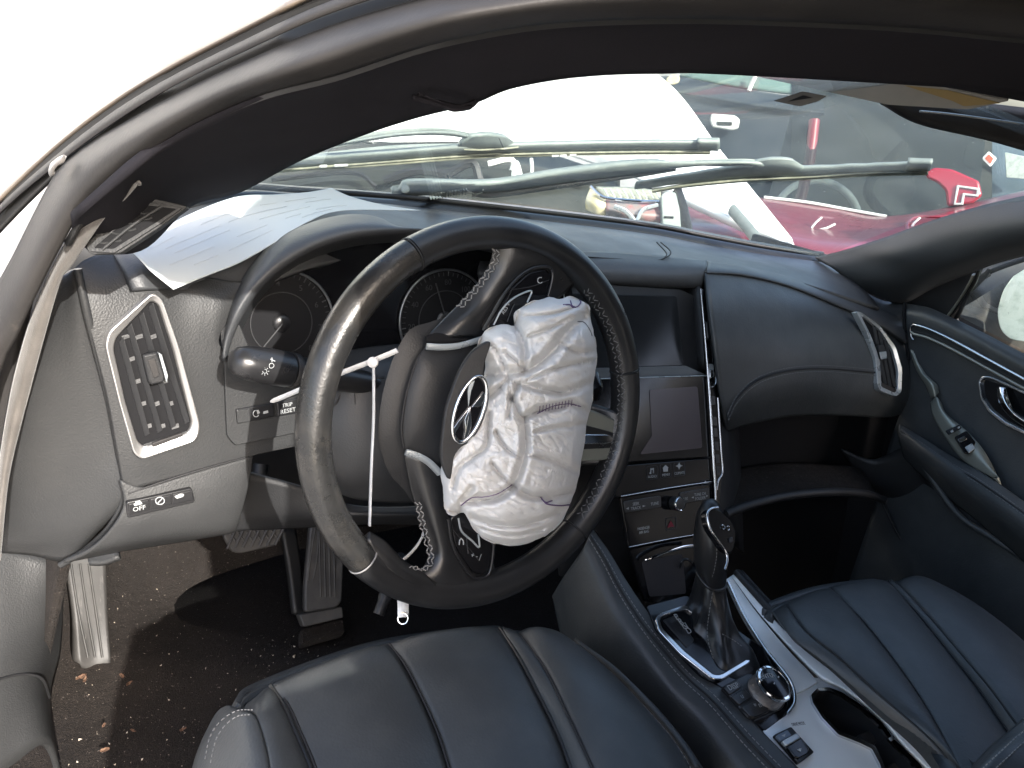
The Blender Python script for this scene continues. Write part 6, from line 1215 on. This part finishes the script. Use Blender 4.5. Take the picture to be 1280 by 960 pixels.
# ------------------------------------------------------------------ paper on the dashboard
def DPp(x, y, d): return (x, y, 'D', d)
pa = [[DPp(163, 312, .690), DPp(182, 300, .72), DPp(232, 270, .77), DPp(295, 246, .815), DPp(345, 243, .87), DPp(385, 240, .92), DPp(414, 235, .95)],
      [DPp(175, 324, .688), DPp(200, 312, .715), DPp(245, 292, .76), DPp(305, 268, .81), DPp(360, 256, .87), DPp(402, 249, .92), DPp(440, 246, .96)],
      [DPp(190, 340, .690), DPp(222, 328, .715), DPp(270, 308, .755), DPp(318, 288, .80), DPp(368, 270, .85), DPp(420, 258, .91), DPp(480, 256, .985)],
      [DPp(217, 362, .700), DPp(255, 346, .724), DPp(300, 328, .760), DPp(342, 304, .795), DPp(383, 278, .835), DPp(430, 263, .91), DPp(527, 263, 1.03)]]
pap = sheet('paper_sheet', pa, M['paper'], None, 40, 70, .0006)
tag(pap, 'white printed paper sheet curling over the left end of the dashboard', 'paper')
def paper_line(v, u0, u1):
    R = [cr1(np.array([CP(c) for c in r]), 80) for r in pa]; P = []
    for u in np.linspace(u0, u1, 24):
        col_ = np.array([r[int(u*79)] for r in R]); P.append(cr1(col_, 60)[int(v*59)]-FW*.0012)
    return P
for v in np.linspace(.25, .8, 5):
    a_ = .12+.1*rng.random(); 
    while a_ < .85:
        b_ = min(.88, a_+.05+.2*rng.random()); tube('printed_line', paper_line(v, a_, b_), .00022, M['ink'], pap, 4); a_ = b_+.03+.1*rng.random()

# ------------------------------------------------------------------ cable ties
t1 = thing('cable_tie', 'upright white cable tie hanging down inside the left of the wheel rim', 'cable tie', tuple(AT(467, 452, D=.72)), 'white cable ties on the wheel')
tube('tie_strap', smooth_curve([AT(467, 455, D=.722), AT(467, 520, D=.712), AT(464, 590, D=.705), AT(462, 657, D=.708)], 30), .0033, M['tie'], t1, 8, flat=.35)
hdp = AT(466.5, 453, D=.719); turned(hdp, -FW, [(.0048, -.002), (.0052, .0), (.0050, .004), (.0035, .005)], M['tie'], 'tie_head', t1, 12)
t2 = thing('cable_tie', 'slanting white cable tie running behind the rim from hub to fascia', 'cable tie', tuple(AT(430, 465, D=.74)), 'white cable ties on the wheel')
tube('tie_strap', smooth_curve([AT(338, 502, D=.76), AT(352, 497, D=.765), AT(385, 483, D=.755), AT(430, 465, D=.735), AT(466, 451, D=.724), AT(497, 438, D=.72)], 40), np.r_[.0012, np.full(39, .0030)], M['tie'], t2, 8, flat=.4)
t3 = thing('cable_tie', 'short white cable tie loop under the lower spoke', 'cable tie', tuple(AT(515, 685, D=.76)), 'white cable ties on the wheel')
tube('tie_strap', smooth_curve([AT(532, 664, D=.775), AT(520, 684, D=.765), AT(505, 699, D=.755), AT(494, 706, D=.75)], 20), .0030, M['tie'], t3, 8, flat=.4)
t4 = thing('pull_ring', 'white strap end with a small silver ring below the wheel rim', 'ring', tuple(AT(503, 770, D=.80)))
tube('strap_end', smooth_curve([AT(503, 735, D=.79), AT(504, 755, D=.80), AT(504, 771, D=.80)], 16), .0062, M['tie'], t4, 8, flat=.35)
rc = AT(503.5, 773, D=.798); tube('ring', [rc+RT*.0052*math.cos(t)+UP*.0058*math.sin(t) for t in np.linspace(0, 2*np.pi, 24, endpoint=False)], .0007, M['bright_chrome'], t4, 6, True)

# ------------------------------------------------------------------ wipers and cowl outside the glass
bpy.context.view_layer.update()
wsh = bpy.data.objects['windshield']; WO = origin_of(body)
def wd(x, y):
    d = Vector(ray(x, y)).normalized(); ok, loc, *_ = wsh.ray_cast(Vector(CAM)-WO, d)
    if ok: return float((np.array(loc+WO)-CAM)@FW)
    return None
WX = [(x, wd(x, y)) for x, y in ((220, 222), (300, 225), (400, 215), (500, 215), (600, 212), (700, 212), (800, 215), (900, 212), (1000, 212), (1100, 212), (1170, 210))]
WX = [(x, d) for x, d in WX if d]
def D_(x, y, o=.02):
    d = wd(x, y)
    return AT(x, y, D=(d if d else float(np.interp(x, [a for a, _ in WX], [b for _, b in WX])))+o)
def blade_strip(name, top, bot, m, parent, o0, o1, th=.006, nv=60):
    A = smooth_curve(np.array(top, float), nv); B = smooth_curve(np.array(bot, float), nv)
    sheet(name, [[D_(x, y, o0) for x, y in A], [D_(x, y, (o0+o1)/2-.004) for x, y in (A+B)/2], [D_(x, y, o1) for x, y in B]], m, parent, 6, nv, th, raw=True)
w1 = thing('wiper', 'long grey wiper lying across the white panel with a boxy hinge cap', 'wiper', tuple(D_(610, 185)))
blade_strip('blade_spine', [(205, 216), (330, 203), (470, 192), (575, 184), (650, 181), (780, 178), (900, 177.5)], [(205, 224), (330, 212), (470, 201), (575, 193), (650, 190), (780, 187), (900, 187)], M['grey_metal'], w1, .030, .020)
blade_strip('blade_rubber', [(205, 225), (330, 213), (470, 202), (575, 194), (650, 191), (780, 188.5), (888, 188)], [(205, 230), (330, 218), (470, 206), (575, 198), (650, 195), (780, 192.5), (888, 192)], M['wiper_rubber'], w1, .018, .008)
cw = sheet('hinge_cap', [[D_(590, 171, .045), D_(612, 169, .048), D_(634, 172, .048), D_(646, 180, .045)], [D_(576, 180, .035), D_(600, 180, .028), D_(630, 181, .028), D_(650, 185, .035)], [D_(573, 188, .030), D_(600, 189, .022), D_(630, 188, .022), D_(652, 190, .030)], [D_(574, 196, .030), D_(600, 196, .024), D_(630, 194, .024), D_(651, 192, .030)]], M['grey_metal'], w1, 18, 20, .006, raw=True)
tube('hinge_line', [D_(580, 187, .020), D_(600, 187.5, .014), D_(630, 186, .014), D_(648, 184, .020)], .0011, M['wiper_rubber'], w1, 6)
tube('hinge_line', [D_(624, 173, .035), D_(627, 180, .016), D_(629, 184, .013)], .0008, M['seam'], w1, 6)
blade_strip('end_cap', [(872, 177), (900, 178)], [(872, 188), (898, 189)], M['plastic_smooth'] if False else M['grey_metal'], w1, .024, .014, .008, 8)
for x in (400, 418, 426, 690, 700, 712): tube('rubber_nick', [D_(x, 208-(x-400)*.045, .006), D_(x+8, 207.5-(x-400)*.045, .006)], .0016, M['white_paint'], w1, 5)
blade_strip('wiper_arm', [(420, 178), (500, 166), (560, 164), (600, 172)], [(420, 183), (500, 171), (560, 170), (604, 178)], M['grey_metal'], w1, .06, .05, .008, 24)
w2 = thing('wiper', 'grey wiper arm with coil spring pivot and rubber blade above the dash', 'wiper', tuple(D_(505, 242)))
blade_strip('wiper_arm', [(497, 236), (510, 231), (560, 230), (620, 229), (700, 216), (790, 204.5), (860, 201), (930, 200), (965, 203)], [(490, 243), (520, 245), (560, 242), (620, 241), (700, 230), (790, 219), (860, 209), (930, 206), (962, 212)], M['grey_metal'], w2, .040, .022, .010)
blade_strip('arm_edge', [(590, 240), (620, 240), (700, 229.5), (790, 218.5), (845, 211)], [(590, 246), (620, 247), (700, 236), (790, 223), (845, 214)], M['plastic_smooth'], w2, .021, .024, .006)
sp_ = np.array([D_(538+46*t, 246-7*t+3.4*math.sin(2*np.pi*13*t), .012+.004*math.cos(2*np.pi*13*t)) for t in np.linspace(0, 1, 160)])
tube('coil_spring', sp_, .0011, M['grey_metal'], w2, 5); tube('spring_hook', [D_(584, 239, .012), D_(594, 243, .012), D_(603, 241, .014), D_(604, 237, .016)], .0012, M['grey_metal'], w2, 5)
pvt = D_(507, 237, .012); turned(pvt, -FW, [(.006, 0), (.006, .004), (.004, .005)], M['grey_metal'], 'pivot_bolt', w2, 16)
blade_strip('blade_spine', [(795, 228), (860, 218), (936, 208), (1010, 209), (1080, 206), (1165, 203.5)], [(793, 237), (860, 229), (936, 222), (1010, 219), (1080, 214.5), (1163, 213)], M['grey_metal'], w2, .030, .018)
blade_strip('blade_rubber', [(815, 237), (860, 230), (936, 223), (1010, 220), (1080, 215.5), (1160, 213.5)], [(815, 241), (860, 234.5), (936, 227.5), (1010, 224), (1080, 219), (1158, 217)], M['wiper_rubber'], w2, .016, .008)
sheet('hinge_cap', [[D_(944, 203, .036), D_(965, 199, .038), D_(990, 200, .038), D_(1004, 207, .036)], [D_(938, 212, .026), D_(965, 209, .020), D_(990, 209, .020), D_(1008, 213, .026)], [D_(937, 222, .024), D_(965, 221, .018), D_(990, 220, .018), D_(1009, 219, .024)]], M['grey_metal'], w2, 14, 20, .006, raw=True)
blade_strip('end_cap', [(1134, 203), (1165, 204)], [(1132, 215), (1162, 214)], M['grey_metal'], w2, .020, .012, .008, 8)
cowl = [[AT(x, y-1, D=d+.02) for (x, y), d in zip(fr_t, fr_d)], [AT(x, y-1.5, D=d+.07) for (x, y), d in zip(fr_t, fr_d)], [AT(x+6, y-2, D=d+.18) for (x, y), d in zip(fr_t, fr_d)], [AT(x+14, y+14, D=d+.22) for (x, y), d in zip(fr_t, fr_d)]]
sheet('cowl_panel', cowl, M['plastic'], body, 14, 50, .006, raw=True)

# ------------------------------------------------------------------ the yard in front
def G(x, y): return AT(x, y, Z=-.02)
gv = [(-60, -60, -.02), (60, -60, -.02), (60, 200, -.02), (-60, 200, -.02)]
yd = mesh_obj('ground', gv, [(0, 1, 2, 3)], M['ground'], None, False); yd['kind'] = 'structure'
def S(name, rows, m, parent, nu=16, nv=30, th=.02): return sheet(name, rows, m, parent, nu, nv, th)
D4 = lambda x, y, d: (x, y, 'D', d)
# white loose panel
wpn = sheet('white_scrap', [[D4(440, 150, 3.0), D4(560, 60, 3.0), D4(690, 40, 2.95), D4(822, 93, 2.75), D4(905, 193, 2.5), D4(990, 298, 2.18)],
                            [D4(440, 165, 2.98), D4(570, 105, 2.95), D4(690, 108, 2.88), D4(800, 150, 2.70), D4(894, 226, 2.46), D4(991, 302, 2.17)],
                            [D4(460, 175, 2.95), D4(580, 150, 2.92), D4(690, 160, 2.84), D4(775, 192, 2.68), D4(872, 243, 2.44), D4(990, 305, 2.17)],
                            [D4(480, 178, 2.95), D4(600, 178, 2.92), D4(700, 192, 2.84), D4(770, 216, 2.70), D4(850, 241, 2.45), D4(985, 306, 2.18)]], M['white_paint'], None, 24, 60, .03)
tag(wpn, 'large pointed sheet of white car bodywork propped up in front of the windshield', 'scrap metal')
# red car
rc_ = thing('red_car', 'wrecked red car with scratched bonnet and dark windshield beyond the dashboard', 'car', tuple(np.array(AT(1050, 290, D=2.6))*np.array([1, 1, 0])))
S('bonnet', [[D4(850, 238, 3.1), D4(900, 243, 3.1), D4(955, 247, 3.1), D4(1040, 259, 3.1), D4(1105, 270, 3.05), D4(1190, 258, 3.0), D4(1290, 236, 2.9), D4(1400, 215, 2.8)],
             [D4(850, 262, 2.75), D4(900, 266, 2.75), D4(955, 270, 2.7), D4(1030, 284, 2.65), D4(1105, 288, 2.6), D4(1190, 278, 2.55), D4(1290, 262, 2.5), D4(1400, 250, 2.4)],
             [D4(855, 300, 2.4), D4(900, 302, 2.4), D4(955, 306, 2.35), D4(1020, 318, 2.3), D4(1105, 325, 2.25), D4(1190, 318, 2.2), D4(1290, 300, 2.2), D4(1400, 290, 2.1)],
             [D4(850, 420, 2.45), D4(900, 420, 2.45), D4(955, 420, 2.4), D4(1020, 430, 2.35), D4(1105, 440, 2.3), D4(1190, 440, 2.25), D4(1290, 430, 2.2), D4(1400, 420, 2.15)]], M['red'], rc_, 30, 60)
tube('bonnet_highlight', smooth_curve([AT(955, 246.5, D=3.08), AT(1010, 253, D=3.08), AT(1060, 262, D=3.07), AT(1108, 270.5, D=3.03)], 30), .006, M['pale_cloth'], rc_, 6)  # pale tube painted in as the highlight along the bonnet's top
for pts in ([(1012, 288), (1020, 278), (1027, 272)], [(1012, 288), (1030, 286), (1044, 280)], [(895, 262), (910, 256), (918, 254)], [(1136, 290), (1142, 280), (1150, 272)]): tube('bonnet_scratch', smooth_curve([AT(x, y, D=2.62 if x > 1000 else 2.72) for x, y in pts], 12), .004, M['pale_cloth'], rc_, 5)
tube('bonnet_crease', smooth_curve([AT(1134, 289, D=2.56), AT(1136, 277, D=2.66), AT(1150, 271, D=2.70), AT(1180, 271, D=2.66), AT(1200, 268, D=2.66)], 24), .006, M['red'], rc_, 6)
S('cabin_back', [[D4(990, 95, 4.2), D4(1080, 100, 4.1), D4(1240, 140, 4.0)], [D4(990, 180, 4.0), D4(1080, 190, 3.9), D4(1240, 200, 3.8)], [D4(990, 275, 3.8), D4(1080, 280, 3.7), D4(1240, 275, 3.6)]], M['wreck'], rc_, 8, 10)
wh_c = AT(1020, 277, D=3.45); tube('car_wheel', [wh_c+RT*.19*math.cos(t)+UP*.19*math.sin(t)*.95 for t in np.linspace(0, 2*np.pi, 40, endpoint=False)], .016, M['pale_cloth'], rc_, 8, True)
sg = [AT(1000, 100, D=3.4), AT(1150, 110, D=3.3), AT(1232, 170, D=3.2), AT(1222, 258, D=3.08), AT(1106, 271, D=3.10), AT(960, 248, D=3.15)]
mesh_obj('car_windshield', sg, [(0, 1, 2, 3, 4, 5)], glass('red_car_glass', (.55, .6, .6), .40, (.055, .065, .068), ior=1.18), rc_, False)
for pts, r, mm in (([(1018, 150), (1012, 200), (1004, 235), (998, 262)], .022, 'red'), ([(1145, 300), (1085, 240), (1130, 180)], .02, 'wreck')):
    tube('car_pillar', smooth_curve([AT(x, y, D=3.25) for x, y in pts], 20), r, M[mm], rc_, 8)
# red corner with pale lamp frame, seen at the right
RP = Plane(AT(1190, 235, D=2.95), tuple(-ray(1190, 235)+np.array([-.2, 0, .2])))
plate('red_corner', [(1157, 214), (1168, 209), (1190, 211), (1224, 226), (1228, 244), (1216, 254), (1184, 258), (1182, 238), (1172, 228), (1158, 222)], RP, M['red_lens'], rc_, .05, 0, 4, .008)
ring('lamp_frame', [(1196, 231), (1225, 235), (1223, 246), (1206, 244), (1204, 256), (1192, 256)], [(1199, 234), (1221, 237.5), (1220.5, 243), (1203.5, 241), (1201, 253.5), (1194.5, 253.5)], RP, M['pale_cloth'], rc_, .012, .008, 1, .002)
# dark blue car with its door towards us
bc = thing('blue_car', 'dark blue car behind the white panel with a pale recessed door handle', 'car', tuple(np.array(AT(930, 180, D=4.2))*np.array([1, 1, 0])))
S('door_skin', [[D4(800, 95, 4.3), D4(850, 96, 4.25), D4(900, 106, 4.2), D4(960, 116, 4.15), D4(1030, 124, 4.1)], [D4(800, 112, 4.2), D4(850, 114, 4.15), D4(900, 122, 4.1), D4(960, 132, 4.05), D4(1030, 140, 4.0)], [D4(800, 125, 4.25), D4(850, 128, 4.2), D4(900, 138, 4.15), D4(960, 147, 4.1), D4(1030, 150, 4.05)], [D4(800, 190, 4.2), D4(850, 190, 4.15), D4(900, 195, 4.1), D4(960, 200, 4.05), D4(1030, 205, 4.0)], [D4(800, 270, 4.3), D4(850, 270, 4.2), D4(900, 270, 4.15), D4(960, 270, 4.1), D4(1030, 270, 4.0)], [D4(800, 420, 4.3), D4(850, 420, 4.2), D4(900, 420, 4.15), D4(960, 420, 4.1), D4(1030, 420, 4.0)]], M['blue_paint'], bc, 40, 30)
HP = Plane(AT(906, 153, D=4.02), tuple(-ray(906, 153)))
dh = plate('door_handle', [(889, 142), (918, 144), (925, 149), (923, 161), (914, 163), (890, 159), (887, 150)], HP, M['pale_cloth'], bc, .05, 0, 3, .008)
plate('handle_slot', [(896, 152), (915, 152.5), (915, 157), (897, 156.5)], HP, M['wreck'], dh, .01, .006, 1, .002)
plate('round_badge', smooth_curve([(834, 97), (842, 93), (849, 96), (848, 103), (840, 106), (833, 103)], 20, True), Plane(AT(840, 99, D=4.0), HP.n), M['lamp_amber'], bc, .03, 0, 0, .005)
S('door_window', [[D4(860, 60, 4.4), D4(930, 70, 4.3), D4(1040, 90, 4.2)], [D4(850, 93, 4.3), D4(930, 108, 4.22), D4(1040, 121, 4.12)]], mat('green_glass', (.10, .16, .14), .15), bc, 6, 10)
tube('window_bar', [AT(946, 92, D=4.15), AT(940, 104, D=4.15), AT(936, 114, D=4.15)], .012, M['pale_cloth'], bc, 6)
# blue grey car at the far right
gc = thing('grey_car', 'blue grey car at the right with an orange diamond sticker', 'car', tuple(np.array(AT(1290, 215, D=3.9))*np.array([1, 1, 0])))
S('side_panel', [[D4(1215, 130, 4.0), D4(1270, 150, 3.9), D4(1400, 190, 3.7)], [D4(1218, 200, 3.9), D4(1270, 205, 3.8), D4(1400, 230, 3.6)], [D4(1220, 245, 3.85), D4(1270, 250, 3.75), D4(1400, 270, 3.55)], [D4(1220, 420, 3.85), D4(1270, 420, 3.75), D4(1400, 420, 3.55)]], mat('blue_grey_paint', (.06, .085, .10), .4, var=(5, (.10, .13, .15), .4, .7), coat=.3), gc, 14, 16)
DP2 = Plane(AT(1237, 199, D=3.7), tuple(-ray(1237, 199)))
stk2 = plate('diamond_sticker', [(1227, 198), (1236, 189), (1246, 198), (1238, 209)], DP2, M['white_paint'], gc, .01, 0, 2, .002)
plate('sticker_print', [(1231, 198), (1236, 192.5), (1242, 198), (1238, 205)], DP2, mat('orange_print', (.42, .09, .05), .6), stk2, .003, .003, 1, 0)
plate('window_strip', [(1256, 190), (1300, 200), (1300, 225), (1258, 222)], Plane(AT(1275, 205, D=3.66), DP2.n), M['mirror'], gc, .01, 0, 2, .002)
# dull dark wreck at the left
dk = thing('dark_car', 'dull dark green wreck with dusty bonnet behind the wiper at the left', 'car', tuple(np.array(AT(520, 220, D=3.2))*np.array([1, 1, 0])))
S('bonnet', [[D4(200, 200, 3.3), D4(330, 190, 3.3), D4(430, 176, 3.3), D4(520, 165, 3.3), D4(610, 172, 3.3), D4(700, 196, 3.25), D4(775, 222, 3.2)], [D4(200, 222, 2.9), D4(330, 212, 2.9), D4(430, 196, 2.9), D4(520, 186, 2.9), D4(610, 194, 2.9), D4(700, 212, 2.95), D4(775, 232, 2.98)], [D4(200, 250, 2.5), D4(330, 238, 2.5), D4(430, 222, 2.5), D4(520, 214, 2.5), D4(610, 220, 2.55), D4(700, 236, 2.6), D4(775, 250, 2.65)], [D4(200, 400, 2.5), D4(330, 400, 2.5), D4(430, 400, 2.5), D4(520, 400, 2.5), D4(610, 400, 2.55), D4(700, 400, 2.6), D4(775, 400, 2.65)]], M['wreck'], dk, 30, 50)
for pts, r, mm in (([(400, 196), (500, 186), (600, 184)], .012, 'grey_metal'), ([(340, 224), (440, 216), (470, 234)], .008, 'plastic'), ([(610, 205), (640, 200), (643, 222)], .010, 'pale_cloth'), ([(664, 198), (665, 210), (664, 224)], .006, 'pale_cloth'), ([(560, 218), (590, 204), (600, 226)], .014, 'plastic'), ([(640, 214), (645, 204), (650, 220)], .010, 'pale_cloth'), ([(480, 226), (520, 214), (560, 218)], .014, 'plastic')):
    tube('engine_pipe', smooth_curve([AT(x, y, D=2.42) for x, y in pts], 20), r, M[mm], dk, 6)
RL = Plane(AT(748, 213, D=2.5), tuple(-ray(748, 213)))
plate('side_marker', [(737, 209), (746, 207), (760, 212), (758, 218), (740, 217)], RL, M['red_lens'], dk, .02, 0, 2, .004)
# loose headlamp, bracket and strut
hl_ = thing('headlamp', 'loose car headlamp with yellowed corner lens and chrome edge', 'headlamp', tuple(AT(785, 262, D=1.95)))
LP_ = Plane(AT(785, 258, D=1.95), tuple(-ray(785, 258)+np.array([0, 0, .35])))
S('amber_corner', [[D4(738, 234, 1.95), D4(746, 240, 1.93), D4(757, 247, 1.93)], [D4(732, 250, 1.95), D4(744, 255, 1.92), D4(757, 258, 1.92)], [D4(732, 262, 1.96), D4(744, 268, 1.94), D4(757, 272, 1.94)]], M['lamp_amber'], hl_, 12, 12, .01)
S('lamp_body', [[D4(757, 248, 1.93), D4(790, 251, 1.92), D4(828, 253, 1.92)], [D4(757, 262, 1.92), D4(790, 268, 1.90), D4(830, 272, 1.90)], [D4(757, 276, 1.95), D4(790, 282, 1.94), D4(832, 290, 1.94)]], mat('lamp_bowl', (.20, .17, .16), .25, coat=.5, var=(30, (.32, .10, .10), .45, .7)), hl_, 14, 20, .01)
tube('chrome_edge', smooth_curve([AT(738, 233, D=1.92), AT(748, 243, D=1.915), AT(760, 248, D=1.91), AT(795, 251, D=1.905), AT(824, 252.5, D=1.905)], 24), .004, M['bright_chrome'], hl_, 6)
S('lamp_top', [[D4(745, 233, 2.0), D4(790, 234, 1.99), D4(826, 238, 1.98)], [D4(757, 246, 1.935), D4(790, 250, 1.925), D4(826, 251.5, 1.925)]], M['wiper_rubber'], hl_, 6, 20, .008)
for k in range(9): tube('lamp_rib', [AT(755+k*8, 236+k*.3, D=1.95), AT(761+k*8, 246+k*.3, D=1.915)], .0022, M['pale_cloth'], hl_, 5)
tube('lamp_reflector', smooth_curve([AT(768, 258, D=1.89), AT(782, 264, D=1.885), AT(792, 276, D=1.89), AT(786, 282, D=1.9)], 14), .006, M['silver'], hl_, 6)
tube('lamp_reflector', smooth_curve([AT(822, 256, D=1.89), AT(804, 262, D=1.885), AT(796, 276, D=1.89)], 14), .005, M['silver'], hl_, 6)
bk_ = plate('plastic_bracket', [(826, 244), (832, 239), (845, 240), (850, 262), (852, 290), (828, 286)], Plane(AT(838, 262, D=1.88), LP_.n), M['grey_metal'], None, .03, 0, 3, .003); tag(bk_, 'grey plastic bracket with a slot beside the loose headlamp', 'bracket')
bs = plate('bracket_slot', [(830, 270), (842, 270.5), (842, 273), (830, 272.5)], Plane(AT(838, 262, D=1.88), LP_.n), M['black'], bk_, .004, .003, .5, 0)
str_ = tube('black_strut', [AT(846, 238, D=1.98), AT(854, 262, D=1.95), AT(862, 300, D=1.92)], .016, M['plastic'], None, 10, flat=.6); tag(str_, 'flat black strut just right of the grey plastic bracket', 'strut')
st2 = tube('grey_strut', [AT(915, 262, D=2.3), AT(935, 285, D=2.2), AT(955, 312, D=2.1)], .018, M['grey_metal'], None, 10, flat=.6); tag(st2, 'slanting grey strut crossing the red bonnet under the white panel tip', 'strut')

# added dark brown van on the passenger side, blocks sky reflected in the stack
nb = thing('added_van', 'added dark brown van beside the passenger window, keeping sky out of reflections', 'van', (1.9, -1, 0))
sheet('van_side', [[(1.45, -3.4, .15), (1.45, -1.2, .15), (1.43, .18, .15)], [(1.40, -3.4, .7), (1.40, -1.2, .7), (1.38, .20, .7)], [(1.43, -3.4, 1.2), (1.43, -1.2, 1.2), (1.42, .18, 1.15)], [(1.52, -3.4, 1.6), (1.52, -1.2, 1.6), (1.52, .0, 1.55)], [(2.6, -3.4, 1.68), (2.6, -1.2, 1.68), (2.6, .0, 1.6)]], mat('dark_brown_paint', (.024, .021, .019), .5, var=(5, (.036, .032, .028), .4, .7)), nb, 30, 20, .03, raw=True)
sheet('van_front', [[(1.43, .18, .15), (2.6, .30, .15)], [(1.38, .20, .7), (2.6, .34, .7)], [(1.42, .18, 1.15), (2.6, .25, 1.15)], [(1.52, .0, 1.55), (2.6, .0, 1.6)]], bpy.data.materials['dark_brown_paint'], nb, 20, 10, .03, raw=True)
for y in (-2.6, -1.3): tube('van_wheel', [(1.52, y+.33*math.cos(t), .34+.33*math.sin(t)) for t in np.linspace(0, 2*np.pi, 32, endpoint=False)], .10, M['plastic_smooth'], nb, 10, True)

# added white box that stands in for the blown-out white beyond the yard
tl = thing('added_container', 'added white container standing in for the white glare beyond the roof rail', 'container', (-1.2, 5.2, 0))
bx = [(-5, 4.3), (1.15, 4.3), (1.15, 6.8), (-5, 6.8)]
solid('container_box', np.array([(x, y, 2.9) for x, y in bx]), np.array([(x, y, -.4) for x, y in bx]), M['white_paint'], tl, 0)
for x in np.arange(-4.6, 1.1, .3): tube('wall_rib', [(x, 4.29, -.2), (x, 4.29, 2.85)], .02, M['white_paint'], tl, 6)
